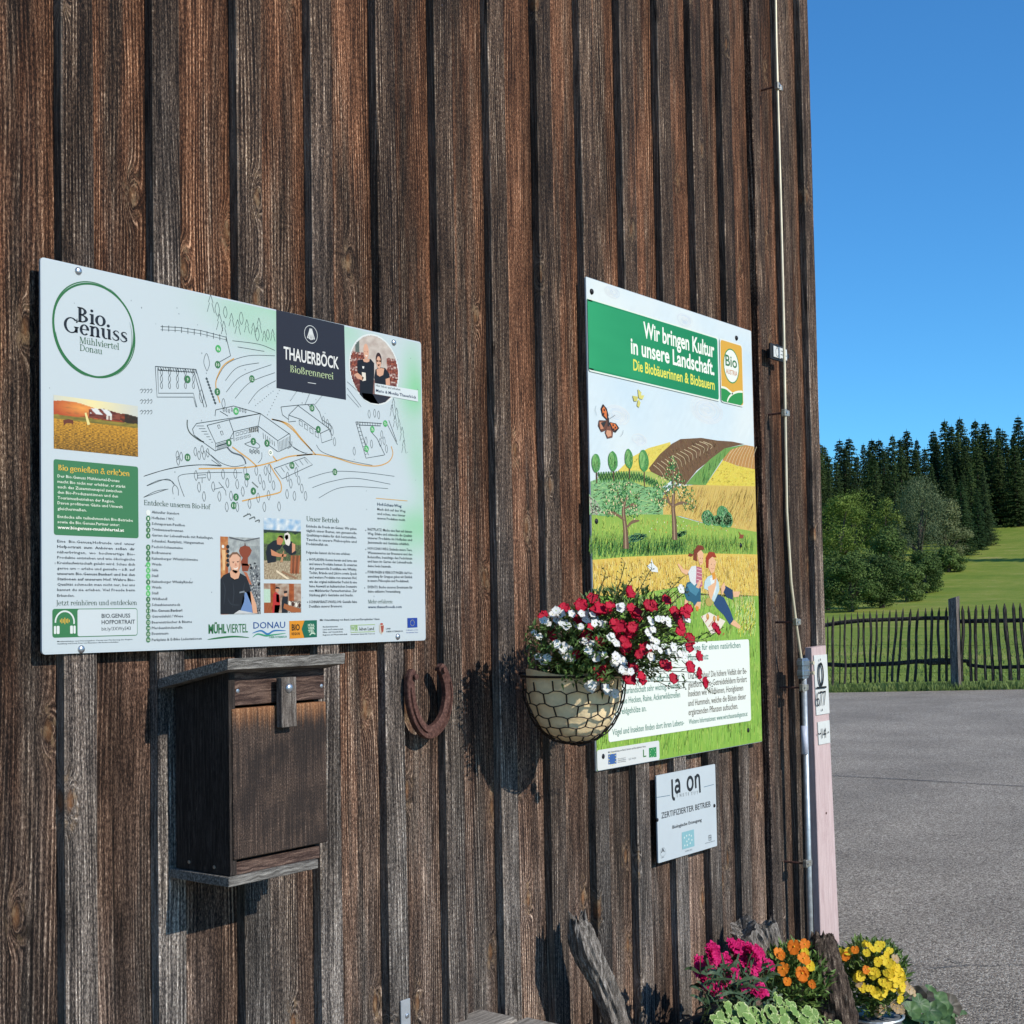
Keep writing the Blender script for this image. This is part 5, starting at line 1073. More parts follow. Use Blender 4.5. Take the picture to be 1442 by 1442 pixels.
K([(935, 900), (945, 960), (965, 1000), (985, 985), (998, 920), (975, 880)], SKN, 18.8); K([(930, 960), (928, 890), (950, 850), (985, 855), (1000, 890), (970, 885), (948, 905), (945, 960)], '9c3a1e', 18.9)
for X, Y in ((890, 895), (905, 897), (965, 935), (985, 940)): pr.lay = 19; pr.pell(*P6(X, Y), .0016, .0014, '3a2a28', 6)
pr.lay = 19; pr.pline([P6(885, 918), P6(893, 925), P6(903, 920)], .001, 'a04438'); pr.pline([P6(962, 960), P6(972, 968), P6(984, 962)], .001, 'a04438')
pr.build('picnic_figure_print', S2, O2); pr = Print(gain=1.08)
K([(895, 1290), (950, 1260), (1060, 1320), (1020, 1385), (965, 1410)], 'e3ddd4', 18)
for i in range(7):
    for j in range(6):
        X, Y = 905+i*17+j*11, 1292+i*8-j*4+j*20
        if (i+j) % 2 == 0: pr.lay = 18.1; pr.pell(*P6(X, Y), .0028, .0028, 'b5463e', 4)
for X, Y in ((940, 1290), (985, 1305), (1010, 1300)): pr.lay = 18.3; pr.pell(*P6(X, Y), .008, .009, 'b5813e', 10); pr.lay = 18.4; pr.pell(*P6(X, Y-5), .005, .005, 'd6a862', 8)
K([(860, 1215), (880, 1225), (875, 1255), (860, 1245)], 'd98a3a', 18.5); pr.lay = 18.5; pr.pell(*P6(950, 1190), .02, .012, 'b3a05c', 12)
pr.build('picnic_cloth_print', S2, O2); pr = Print(gain=1.08)
K([(1148, 710), (1160, 745), (1150, 760), (1180, 760), (1185, 735), (1165, 735)], '8c4a30', 18.5)
K([(530, 950), (555, 925), (560, 895), (570, 930), (600, 960), (605, 990), (560, 985)], 'dfe6ee', 18.5)
pr.build('bird_print', S2, O2)

# headline band, logo, text box, funding strip
pr = Print(gain=1.08); pr.lay = 20
hb = lambda pts, c: pr.ppoly([P5(*p) for p in pts], c)
a = pr.P(*P5(108, 190)); b = pr.P(*P5(1005, 470)); e = pr.P(*P5(1010, 880)); xa, xb, za, zb = X0, b[0], e[1], (a[1]+b[1])/2
pr.rrect(xa+.0005, xb+.004, za-.004, zb+.004, .006, 'dfeae8'); pr.lay = 20.5; pr.rrect(xa, xb, za, zb, .008, '1f8a5c'); pr.poly([(X0, za), (X0+.02, za), (X0+.02, zb), (X0, zb)], '1f8a5c'); pr.lay = 21
pr.grid(xa, xb-.01, za+.004, zb-.004, 24, 8, lambda u, v: mixc(hx('30a06c'), hx('1b8456'), u*1.2+.2*noise.noise(Vector((u*4, v*4, 0)))))
pr.lay = 22
pr.ptext('Wir bringen Kultur', P5(505, 455), P5(985, 595), 23, 'f2f7f4', .018, 4)
pr.ptext('in unsere Landschaft.', P5(420, 568), P5(985, 710), 23, 'f2f7f4', .018, 4)
pr.ptext('Die Biobäuerinnen & Biobauern', P5(436, 680), P5(987, 812), 16, 'e8e45c', .012, 3)
pr.build('headline_print', S2, O2); pr = Print(gain=1.08)
a = pr.P(*P5(1025, 470)); b = pr.P(*P5(1168, 518)); e = pr.P(*P5(1178, 920)); xa, xb, za, zb = a[0], b[0], e[1], (a[1]+b[1])/2
pr.lay = 20; pr.rrect(xa-.004, xb+.006, za-.004, zb+.004, .01, 'dfe6e8'); pr.lay = 20.5; pr.rrect(xa, xb+.002, za, zb, .01, 'd9a83c')
pr.lay = 21; gl = [P5(1030, 796), P5(1060, 800), P5(1090, 820), P5(1112, 838), P5(1145, 828), P5(1176, 825), P5(1178, 900), P5(1165, 918), P5(1045, 892), P5(1032, 880)]; pr.ppoly(gl, '2f9148')
pr.lay = 21.5; pr.pline([P5(1030, 794), P5(1062, 802), P5(1092, 826), P5(1110, 840)], .006, 'e8efe4'); pr.pline([P5(1072, 892), P5(1085, 862), P5(1112, 838), P5(1145, 826), P5(1176, 826)], .006, 'e8efe4')
q = pr.P(*P5(1100, 652)); pr.lay = 21; pr.ell(q, .0455, .0495, '3f8c4a', 30); pr.lay = 21.3; pr.ell(q, .042, .046, 'e8edec', 30); pr.lay = 22
pr.ptext('Bio', P5(1060, 645), P5(1138, 668), 16, '3a7444', .01, 4); pr.ptext('AUSTRIA', P5(1064, 702), P5(1140, 720), 7, 'c07840', .0, 2)
pr.build('association_logo_print', S2, O2); pr = Print(gain=1.08)
box = [P8(148, 60), P8(1315, 60), P8(1335, 740), P8(150, 912)]
a = pr.P(*P8(1315, 60)); b = pr.P(*P8(1336, 738)); c_ = pr.P(*P8(152, 910)); pr.lay = 20
pr.rrect(c_[0]+.0, (a[0]+b[0])/2, (b[1]+c_[1])/2, a[1], .008, 'e6eff2')
pr.lay = 22; TG = '4c8478'; TD = '5a564c'
for t, p, q in (('und bieten Nützlinge für einen natürlichen', (560, 180), (1245, 122)), ('Pflanzenschutz', (812, 240), (980, 222))): pr.ptext(t, P8(*p), P8(*q), 9.5, TG, .0, 2)
for t, p, q, c in (('Und im Anbau? Die höhere Vielfalt der Be-', (812, 392), (1298, 342), TD), ('gleitflora in Bio-Getreidefeldern fördert', (812, 462), (1298, 414), TD), ('Insekten wie Wildbienen, Honigbienen', (812, 530), (1268, 490), TD), ('und Hummeln, welche die Blüten dieser', (812, 608), (1292, 562), TD), ('ergänzenden Pflanzen aufsuchen.', (815, 685), (1225, 640), TD),
        ('Weitere Informationen: www.wirschauenaufsganze.at', (818, 760), (1304, 698), TG),
        ('Artenvielfalt in der Natur', (240, 430), (745, 395), TG), ('Kulturlandschaft sehr wichtig. Deshalb', (240, 510), (745, 468), TG), ('legen sie Hecken, Raine, Ackerwildstreifen', (190, 598), (745, 545), TG), ('und Feldgehölze an.', (180, 690), (465, 655), TG), ('Vögel und Insekten finden dort ihren Lebens-', (183, 852), (778, 775), TG)): pr.ptext(t, P8(*p), P8(*q), 9.5 if 'Weitere' not in t else 7.5, c, .0, 2)
pr.build('text_box_print', S2, O2); pr = Print(gain=1.08)
a = pr.P(*P8(42, 975)); b = pr.P(*P8(572, 905)); e = pr.P(*P8(576, 1060)); pr.lay = 20; pr.rrect(X0, b[0], Zb, (a[1]+b[1])/2, .006, 'd6dde6')
pr.lay = 21; pr.ppoly([P8(148, 1015), P8(216, 1005), P8(217, 1090), P8(150, 1098)], '3f66ac'); pr.lay = 22; q = pr.P(*P8(183, 1052))
for k in range(12): pr.ell((q[0]+.015*cos(k*pi/6), q[1]+.015*sin(k*pi/6)), .0018, .0018, 'e3d56a', 5)
pr.ptext('Mit Unterstützung von Bund, Ländern und Europäischer Union', P8(148, 1002), P8(460, 955), 2.6, '4a5058', .006, 1)
for i, t in enumerate(('Europäischer', 'Landwirtschaftsfonds', 'für die Entwicklung')): pr.ptext(t, P8(228, 1055+i*14), P8(295, 1045+i*14), 1.8, '6a727c', 0, 1)
pr.ptext('LE 14-20', P8(320, 1060), P8(380, 1052), 3, '6a727c', 0, 1); pr.ptext('L', P8(438, 1036), P8(464, 1032), 11, '3f7a44', .01, 2)
pr.lay = 21; pr.ppoly([P8(486, 962), P8(548, 952), P8(550, 1035), P8(488, 1040)], '2f8a52'); pr.lay = 22
q = pr.P(*P8(518, 998))
for k in range(9): pr.ell((q[0]+.012*cos(k*.7), q[1]+.010*sin(k*.7)-.001), .0013, .0013, 'c9e6cc', 5)
pr.build('funding_strip_print', S2, O2)
for px, py in (P5(158, 148), P5(1138, 462), P6(188, 645), P6(1165, 808), P7(1263, 942), P7(487, 1082)): screw(S2, O2, px, py, YS, .0075, 'darkmetal')

# ============================================================ certificate plate
S3, O3 = panel('certificate_plate', 2.914, 3.2145, .7915, 1.012, .003, 'small white certificate plate with grey lettering below the picnic poster', 'certificate plate')
L_ = lambda X, Y: (900+X/4.807, 1060+Y/4.807)
pr = Print(); pr.lay = 3; DK3 = '2a3038'
def ls(pts, w_=.0082, c=DK3): pr.pline([L_(*p) for p in pts], w_, c); pr.lay += .05
ls([(222, 180), (224, 240), (226, 290), (232, 312), (242, 312)]); ls([(245, 195), (262, 185), (272, 210), (274, 270)]); ls([(273, 225), (252, 228), (246, 250), (256, 268), (273, 250)])
pr.ring(pr.P(*L_(345, 208)), .0138, .0085, DK3, 24, .0165); ls([(380, 155), (382, 200), (384, 240)]); ls([(381, 185), (390, 155), (404, 160), (408, 200), (412, 270)])
pr.lay = 4; pr.pline([L_(112, 304), L_(208, 288)], .0013, '4a7090'); pr.pline([L_(438, 232), L_(505, 214)], .0013, '4a7090')
for i, ch in enumerate('INSTITUT'): pr.ptext(ch, L_(256+i*19, 302-i*3), L_(256+i*19+(3 if ch == 'I' else 10), 301-i*3), 5, '8a929a', 0, 1)
pr.ptext('ZERTIFIZIERTER BETRIEB', L_(150, 446), L_(483, 364), 8.8, '343a42', .0, 2); pr.ptext('Biologische Erzeugung', L_(225, 512), L_(423, 466), 4.8, '343a42', .008, 2)
pr.ppoly([L_(288, 540), (L_(370, 518)), L_(374, 632), L_(291, 656)], '8cbfd2'); pr.lay = 5
for X, Y in ((305, 575), (320, 562), (338, 556), (352, 562), (356, 590), (345, 612), (325, 625), (308, 628), (322, 600), (335, 585)): pr.pell(*L_(X, Y), .0028, .0028, 'dcecf2', 5)
pr.ptext('AT-BIO-402', L_(312, 670), L_(357, 660), 1.8, '5a626a', 0, 1); pr.ptext('A', L_(148, 678), L_(172, 672), 6.5, '343a42', 0, 2); q = pr.P(*L_(160, 672)); pr.ring(q, .0125, .0006, '8a929a', 20, .011); pr.ptext('0001', L_(150, 714), L_(168, 710), 1.6, '5a626a', 0, 1)
a, b, c, d = [pr.P(*L_(*p)) for p in ((470, 560), (487, 556), (488, 590), (471, 594))]; pr.line([a, b, c, d, a], .0014, '444c54'); pr.pline([L_(470, 577), L_(488, 573)], .0014, '444c54', sm=False); pr.pline([L_(479, 558), L_(480, 592)], .0014, '444c54', sm=False); pr.ptext('www.institut.at', L_(446, 614), L_(512, 600), 1.6, '5a626a', 0, 1)
pr.build('certificate_print', S3, O3)
screw(S3, O3, *L_(122, 455), YS, .005, 'darkmetal'); screw(S3, O3, *L_(508, 358), YS, .005, 'darkmetal')

# ============================================================ wooden box with door
YB = -.147; bo = Vector((1.515, 0, 1.0)); BX = empty('nesting_box', bo, 'brown wooden box with a turn-latch door and slanted roof, hung under the farm map board', 'wooden box')
x0, x1 = 1.412, 1.626
mb = MB(bo); mb.box(x0+.01, x1-.01, -.012, -.0015, 1.0, 1.33); mb.build('back_board', M['box_side'], BX)
for xx, yb_ in ((x0, YB), (x1-.014, YB+.0165)):
    mb = MB((xx, 0, 1.0)); mb.hexa([(xx, yb_, 1.018), (xx+.013, yb_, 1.018), (xx+.013, -.0125, 1.018), (xx, -.0125, 1.018), (xx, yb_, 1.343), (xx+.013, yb_, 1.343), (xx+.013, -.0125, 1.312), (xx, -.0125, 1.312)])
    mb.build('side_panel', M['box_side'], BX, Vector((xx, 0, 1.0))-bo)
mb = MB(bo); fl_, fr_ = at(322.5, 1250, YB-.003), at(448.5, 1230, YB-.003); mb.box(fl_.x, fr_.x, YB-.003, -.002, fl_.z, fl_.z+.0155, bev=.001); mb.build('floor_board', M['box_roof'], BX)
mb = MB(bo); mb.box(x0+.0135, x1-.016, YB+.004, -.02, fl_.z+.016, 1.036); mb.build('inner_ledge', M['box_strip'], BX)
xr0, xr1 = 1.386, 1.643; yf = -.176
mb = MB(bo); mb.hexa([(xr0, yf, 1.346), (xr1, yf, 1.346), (xr1, -.001, 1.3135), (xr0, -.001, 1.3135), (xr0, yf-.002, 1.3635), (xr1, yf-.002, 1.3635), (xr1, -.001, 1.329), (xr0, -.001, 1.329)]); mb.build('roof', M['box_roof'], BX)
l0, l1 = at(330, 973, YB+.003), at(457, 973, YB+.003); mb = MB((1.51, YB, 1.283)); mb.box(l0.x, l1.x, YB+.003, YB+.016, 1.286, 1.342, bev=.0012); lin_ = mb.build('lintel', M['box_strip'], BX, Vector((1.51, YB, 1.283))-bo)
da, db = at(325, 1214, YB-.002), at(458, 991, YB-.002); dc = Vector(((da.x+db.x)/2, YB, 1.03)); mb = MB(dc); mb.box(da.x+.0055, db.x, YB-.004, YB+.012, da.z+.002, db.z+.004, bev=.0015); dr = mb.build('door', M['door'], BX, dc-bo)
la, lb = at(397.5, 1025, YB-.022), at(417.5, 953, YB-.022); mb = MB((1.5, YB, 1.25)); mb.box(la.x, lb.x, YB-.022, YB-.008, la.z, lb.z, bev=.001); mb.build('latch', M['latch'], BX, Vector((1.5, YB, 1.25))-bo)
# (the latch's bolt and the screws)
q = at(408, 969, YB-.024); mb = MB(bo); mb.disc((q.x, YB-.0215, q.z), (0, -1, 0), .0082, .001, 16, 0, .005); mb.tube([(q.x, YB-.008, q.z), (q.x, YB+.004, q.z)], .003, 8); mb.build('bolt', M['steel'], BX, smooth=True)
for px, py in ((334.5, 973), (452.5, 966)): q = at(px, py, YB+.003); mb = MB(bo); mb.disc((q.x, YB+.0035, q.z), (0, -1, 0), .0035, .0012, 12, 0, .0008); mb.build('screw', M['steel'], BX)
for px, py in ((261, 1219), (299, 1228)):
    pass
for yy, zz in ((-.045, 1.03), (-.108, 1.028)): mb = MB(bo); mb.disc((x0+.0005, yy, zz), (-1, 0, 0), .003, .0012, 10, 0, .0006); mb.build('screw', M['clip'], BX)

# ============================================================ horseshoe
hs = Vector((2.065, -.02, 1.26)); HS = empty('horseshoe', hs, 'rusty horseshoe nailed to the wall with its open end up, right of the wooden box', 'horseshoe')
KH = lambda X, Y: (560+X/9.61, 910+Y/9.61)
_t = [at(*KH(*p), -.019) for p in ((228, 320), (190, 480), (192, 640), (215, 800), (262, 960), (330, 1090), (420, 1165), (500, 1150), (580, 1080), (650, 960), (690, 800), (705, 640), (685, 480), (640, 350), (585, 260))]
cl = spline([(p.x, p.z) for p in _t], 4); NC = len(cl)-1
def width(i): return .0095+.0035*sin(pi*i/NC)
mb = MB(hs); V = []; nn = len(cl)
for i, (x, z) in enumerate(cl):
    a = cl[max(0, i-1)]; b = cl[min(nn-1, i+1)]; dx, dz = b[0]-a[0], b[1]-a[1]; l = math.hypot(dx, dz); nx, nz = -dz/l, dx/l; w_ = width(i)*(.55 if i in (0, nn-1) else .85 if i in (1, nn-2) else 1)
    if i == 0: z += 0
    # section: flat web with a fullered groove in the outer half
    for u_, y in ((-1, -.008), (-1, -.018), (-.25, -.0205), (.05, -.0205), (.18, -.0165), (.38, -.0165), (.5, -.0205), (.92, -.0195), (1, -.017), (1, -.008)):
        gy = y if not (.1 < u_ < .45 and (i < 7 or i > NC-9 or NC*.42 < i < NC*.56)) else -.0205
        V.append((x-nx*u_*w_, gy, z-nz*u_*w_))
m_ = 10; F = []
for i in range(nn-1):
    for j in range(m_): F.append((i*m_+j, i*m_+(j+1) % m_, (i+1)*m_+(j+1) % m_, (i+1)*m_+j))
F.append(tuple(range(m_))); F.append(tuple((nn-1)*m_+j for j in range(m_))[::-1])
mb.add(V, F); mb.build('shoe', M['rust'], HS)
mb = MB(hs)
for i in (14, 17, 20, 36, 39, 42): x, z = cl[i]; mb.box(x-.002, x+.002, -.0172, -.0168, z-.003, z+.003)
mb.build('nail_hole', M['blackplastic'], HS)
for px, py in ((586.5, 953), (627, 943)):
    q = at(px, py, -.026); mb = MB(hs); mb.tube([(q.x, .0, q.z), (q.x, -.026, q.z)], .0032, 8); mb.disc((q.x, -.023, q.z), (0, -1, 0), .006, .004, 8); mb.build('bolt', M['rust'], HS)

# ============================================================ steel angle near the bench and the bench itself
q = at(571.5, 1425, -.004); bo2 = Vector((q.x, 0, q.z-.1)); BR_ = empty('steel_bracket', bo2, 'flat grey steel strap screwed to the boards at the bottom edge, left of the bench', 'bracket')
tp = at(571, 1407.5, -.004); mb = MB(bo2); mb.box(q.x-.0145, q.x+.0125, -.0052, -.001, tp.z-.25, tp.z, bev=.0008); mb.build('strap', plain('zinc_plate', (.42, .43, .43), .5, .5, .12, 30), BR_)
mb = MB(bo2); mb.disc((q.x+.002, -.005, at(571, 1431, -.005).z), (0, -1, 0), .0055, .001, 12, 0, .002); mb.build('screw', M['steel'], BR_)
ZBn = .585
def bench_pt(px, py, z=ZBn):
    d = at_depth(px, py, 1)-CAM; t = (z-CAM.z)/d.z; return CAM+d*t
bc = Vector((1.6, -.2, Z0)); BN = empty('garden_bench', bc, 'pale grey weathered plank bench against the wall, seen only at the bottom edge', 'bench')
e1 = bench_pt(670, 1418); xr = e1.x
for k in range(3):
    y1 = e1.y-.002-k*.125; y0 = y1-.118; mb = MB((.9, y0, ZBn)); mb.box(.55, xr+(0, .012, .006)[k], y0, y1, ZBn-.045, ZBn, bev=.009); mb.build('seat_plank', M['bench'], BN, Vector((.9, y0, ZBn))-bc)
for X in (.8, xr-.25):
    for Y in (e1.y-.06, e1.y-.32): mb = MB((X, Y, Z0)); mb.box(X-.04, X+.04, Y-.035, Y+.035, Z0, ZBn-.0455, bev=.004); mb.build('leg', M['bench'], BN, Vector((X, Y, Z0))-bc)

# ============================================================ earthing wire, rod and clips
YW = -.05
wo_ = Vector((3.62, YW, Z0)); LW_ = empty('lightning_conductor', wo_, 'thin metal conductor wire and rod running up the barn wall near its right corner', 'conductor')
pp = [(1091, -60), (1093, 60), (1097, 200), (1101, 350), (1104, 480), (1106, 600), (1108, 720), (1114, 820), (1122, 885), (1128, 925), (1130.5, 941)]
mb = MB(wo_); pts = [at(px, py, YW) for px, py in pp]; pts = [Vector((pts[0].x-.02, YW, ZT))]+pts; mb.tube(pts, .0042, 8); mb.build('wire', M['brass'], LW_, smooth=True)
p1, p2 = at(1131.5, 938, YW), at(1141.5, 1330, YW); dd = (p2-p1).normalized(); mb = MB(wo_); mb.tube([p1, p1+dd*(1.23)], .0088, 12); mb.build('rod', M['galv'], LW_, smooth=True)
s1_, s2_ = at(1132.3, 1022, YW), at(1133, 1062, YW); mb = MB(wo_); mb.tube([s1_, s2_], .0098, 12); mb.build('sleeve', plain('pale_sleeve', (.55, .56, .62), .4), LW_, smooth=True)
c1 = at(1130.5, 941, YW); mb = MB(wo_)
for dz in (.016, -.014): mb.box(c1.x-.024, c1.x+.022, YW-.013, YW+.010, c1.z+dz-.0095, c1.z+dz+.0095, bev=.003)
mb.box(c1.x-.02, c1.x+.018, YW-.010, YW+.008, c1.z-.031, c1.z+.03, bev=.002); mb.build('connector', plain('zinc_connector', (.33, .38, .42), .35, .8, .2, 90), LW_)
for dz in (.015, -.015): mb = MB(wo_); mb.disc((c1.x+.03, YW-.016, c1.z+dz), (0, -1, 0), .0062, .006, 6); mb.tube([(c1.x+.03, YW-.012, c1.z+dz), (c1.x+.03, YW+.01, c1.z+dz)], .003, 6); mb.build('bolt', M['brass'], LW_)
mb = MB(wo_); mb.box(c1.x+.0, c1.x+.038, YW-.004, YW+.003, c1.z-.022, c1.z+.022); mb.build('connector_plate', M['clip'], LW_)
for (px, py) in ((1096, 123), (1106, 582), (1122, 876), (1132, 968), (1137, 1215), (1093, -40)):
    q = at(px, py, YW); mb = MB(wo_); r_ = .0065 if py < 900 else .0108
    mb.box(q.x-r_-.012, q.x-r_+.002, YW-.009, YW+.005, q.z-.011, q.z+.011, bev=.002); mb.tube([(q.x, YW, q.z-.009), (q.x, YW, q.z+.009)], r_, 10); mb.box(q.x+r_-.002, q.x+r_+.009, YW-.007, YW+.004, q.z-.009, q.z+.009, bev=.002)
    cl_ = mb.build('clip', M['clip'], LW_); mb = MB(wo_); mb.tube([(q.x-r_-.005, YW+.004, q.z), (q.x-r_-.005, .018, q.z)], .0032, 8); mb.build('standoff', M['rust'], cl_); 
    mb = MB(wo_); mb.disc((q.x-r_-.005, YW-.0085, q.z), (0, -1, 0), .0036, .003, 8); mb.build('screw', M['steel'], cl_)
q = at(1097, 497, -.03); tb = Vector((q.x, 0, q.z)); TB = empty('cable_marker', tb, 'small black holder with a white printed label beside the conductor wire', 'label holder')
a, b = at(1084, 482, -.03), at(1109, 512, -.03); mb = MB(tb); mb.box(a.x+.006, b.x-.004, -.03, -.022, b.z, a.z, bev=.002); mb.box(a.x+.04, b.x-.04, -.0215, 0, b.z+.01, a.z-.01); mb.box(b.x-.0035, b.x+.018, -.027, -.02, b.z+.018, a.z-.016); mb.build('holder', M['blackplastic'], TB)
mb = MB(tb); mb.box(a.x+.018, b.x-.008, -.0335, -.0305, b.z+.007, a.z-.007, bev=.001); mb.build('label_card', M['plate'], TB)
pr = Print(-.0336); x_, xx_ = a.x+.022, b.x-.012; zz_ = (a.z+b.z)/2; pr.lay = 1
pr.ring((x_+.018, zz_), .010, .0016, '2a2c30', 14, .013); pr.rrect(x_+.012, x_+.024, zz_+.015, zz_+.024, .001, '2a2c30')
for k in range(4): pr.line([(x_+.04, zz_+.018-k*.011), (xx_-(k % 2)*.01, zz_+.018-k*.011)], .002, '2a2c30')
pr.build('label_print', TB, tb)

# ============================================================ pink marker plank with plates
YP = -.045
ct = [at(1143.2, 912, YP), at(1163.3, 911, YP), at(1182.5, 1330, YP-.006), at(1156.5, 1330, YP-.006)]
po = Vector((3.8, 0, Z0)); PK = empty('marker_plank', po, 'pink painted plank with two white number plates standing at the barn corner', 'plank')
def extr(a, b, z): t = (a.z-z)/(a.z-b.z); return Vector((a.x+(b.x-a.x)*t, a.y+(b.y-a.y)*t, z))
bl, br = extr(ct[0], ct[3], Z0), extr(ct[1], ct[2], Z0); ct[1].z = ct[0].z+.004; D2 = Vector((0, .022, 0))
mb = MB((3.8, YP, Z0)); N = 30; V = []
for i in range(N+1):
    t = i/N; a = bl.lerp(ct[0], t); b = br.lerp(ct[1], t); j1 = .0012*noise.noise(Vector((t*20, 0, 0))); j2 = .0012*noise.noise(Vector((t*18, 5, 0)))
    V += [a+D2+Vector((j1, 0, 0)), a+Vector((j1, .002, 0)), a+Vector((j1+.002, 0, 0)), b+Vector((j2-.002, 0, 0)), b+Vector((j2, .002, 0)), b+D2+Vector((j2, 0, 0))]
F = []
for i in range(N):
    for j in range(6): F.append((i*6+j, i*6+(j+1) % 6, (i+1)*6+(j+1) % 6, (i+1)*6+j))
F += [tuple(range(6)), tuple(N*6+j for j in range(6))[::-1]]
mb.add(V, F); mb.build('plank', M['pink'], PK, Vector((3.8, YP, Z0))-po)
mb = MB(po); mb.box(3.79, 3.84, YP+.0225, -.001, .5, .58); mb.box(3.79, 3.84, YP+.0225, -.001, 1.1, 1.18); mb.build('spacer_block', M['plankside'], PK)
def plate(corn, name):
    P = [at(px, py, YP-.0025) for px, py in corn]; za, zb = (P[2].z+P[3].z)/2, (P[0].z+P[1].z)/2; q = [Vector((P[3].x, YP-.0035, za)), Vector((P[2].x, YP-.0035, za)), Vector((P[1].x, YP-.0035, zb)), Vector((P[0].x, YP-.0035, zb))]
    for v in q: v.y -= .006*max(0, (ct[0].z-v.z)/1.0)
    b = [v+Vector((0, .0025, 0)) for v in q]; mb = MB(po); mb.add(b+q, [(0, 3, 2, 1), (4, 5, 6, 7), (0, 1, 5, 4), (1, 2, 6, 5), (2, 3, 7, 6), (3, 0, 4, 7)]); return mb.build(name, M['plate'], PK)
R_ = lambda X, Y: (1060+X/8.01, 900+Y/8.01)
p1_ = plate([R_(686, 183), R_(832, 172), R_(860, 835), R_(712, 858)], 'number_plate'); p2_ = plate([R_(725, 932), R_(858, 918), R_(866, 1165), R_(738, 1195)], 'number_plate')
pr = Print(YP-.0085); pr.lay = 1; BK = '16181a'
q = pr.P(*R_(771, 398)); pr.ring(q, .0150, .0085, BK, 24, .0325); pr.pell(*R_(762, 232), .0028, .004, BK, 8)
pr.pline([R_(722, 550), R_(832, 540)], .006, BK)
pr.ptext('677', R_(724, 755), R_(830, 752), 22.5, BK, -.012, 3); pr.pell(*R_(785, 798), .0028, .004, BK, 8)
pr.ptext('14', R_(782, 1122), R_(832, 1108), 15, BK, -.008, 3); pr.pell(*R_(744, 1068), .0028, .0028, BK, 8); pr.pline([R_(758, 1066), R_(772, 1065)], .004, BK); pr.pell(*R_(856, 1050), .003, .003, BK, 8)
pr.build('number_print', PK, po)
q = at(1163.5, 1145, YP-.004); mb = MB(po); mb.disc((q.x, YP-.001-.003, q.z), (0, -1, 0), .0035, .001, 8); mb.build('nail', M['rust'], PK)

# ============================================================ flower basket
def leaf_mat(name, a, b, rough=.55, sc=60, trans=True):
    n = NT(name); f = n.noise(n.pos(), sc, 3, .6); oi = n.node('ShaderNodeObjectInfo').outputs['Random']
    c = n.mix(n.mr(n.math('ADD', f, n.math('MULTIPLY', oi, .25)), .4, .8), a, b)
    m = n.done(c, rough, spec=.3)
    return m
def petal_mat(name, a, b, tr=.3):
    n = NT(name); f = n.noise(n.coord(), 160, 3, .6); oi = n.node('ShaderNodeObjectInfo').outputs['Random']
    c = n.mix(n.math('MULTIPLY_ADD', oi, .55, n.math('MULTIPLY', f, .45)), a, b)
    m = n.done(c, .6, spec=.2)
    t = n.node('ShaderNodeBsdfTranslucent'); n.t.links.new(c, t.inputs[0]); mx = n.node('ShaderNodeMixShader'); mx.inputs[0].default_value = tr
    n.t.links.new(n.bsdf.outputs[0], mx.inputs[1]); n.t.links.new(t.outputs[0], mx.inputs[2]); n.t.links.new(mx.outputs[0], n.t.nodes['Material Output'].inputs[0]); return m
M['leaf'] = leaf_mat('basket_leaf', (.055, .10, .02), (.15, .23, .055))
M['stem'] = leaf_mat('flower_stem', (.05, .06, .02), (.12, .13, .05))
M['red'] = petal_mat('red_petal', (.36, .004, .022), (.62, .010, .045), .22)
M['whitep'] = petal_mat('white_petal', (.74, .72, .66), (.88, .86, .80), .25)
M['liner'] = plain('cloth_liner', (.92, .70, .40), .9, 0, .1, 60, .003, .1)
rf_ = random.Random(9)
bc = at(808, 955, -.15); RB = .110; bz = 1.292
BA = empty('wire_basket', (bc.x, 0, bz), 'round wire mesh hanging basket with cream liner beside the illustrated poster', 'hanging basket'); bo = Vector((bc.x, 0, bz))
bcx, bcy = bc.x, -.15
def bowl(th, t, r=RB, dep=.142):
    "t 0 at rim to 1 at the bottom"
    a = t*pi/2; rr = r*cos(a)**.80 if t < .999 else .0; return Vector((bcx+rr*cos(th), bcy+rr*sin(th), bz-dep*sin(a)))
mb = MB(bo); V = []; F = []; nT, nS = 48, 22
for j in range(nS+1):
    for i in range(nT):
        th = 2*pi*i/nT; p = bowl(th, j/nS*.97, RB-.006); k = noise.noise(p*26)*.004+noise.noise(p*70)*.0015
        if j == 0: p.z += .012+.006*sin(3*th)
        V.append(p+Vector((cos(th), sin(th), 0))*k)
for j in range(nS):
    for i in range(nT): F.append((j*nT+i, j*nT+(i+1) % nT, (j+1)*nT+(i+1) % nT, (j+1)*nT+i))
F.append(tuple(nS*nT+i for i in range(nT)))
b0 = len(V); V.append(Vector((bcx, bcy, bz-.005)))
mb.add(V, F); mb.build('liner', M['liner'], BA, smooth=True)
mb = MB(bo); soil = [(bcx+(RB-.012)*cos(2*pi*i/24), bcy+(RB-.012)*sin(2*pi*i/24), bz-.006) for i in range(24)]; mb.add(soil, [tuple(range(24))]); mb.build('soil', plain('potting_soil', (.03, .02, .014), .95, 0, .4, 80, .004), BA, recalc=False)
mb = MB(bo); mb.tube([(bcx+(RB+.004)*cos(2*pi*i/40), bcy+(RB+.004)*sin(2*pi*i/40), bz+.002) for i in range(41)], .0026, 6, cap=False)
mb.tube([bowl(2*pi*i/20, .97, RB+.004, .147) for i in range(21)], .002, 6, cap=False)
mb.build('rim', M['wire'], BA)
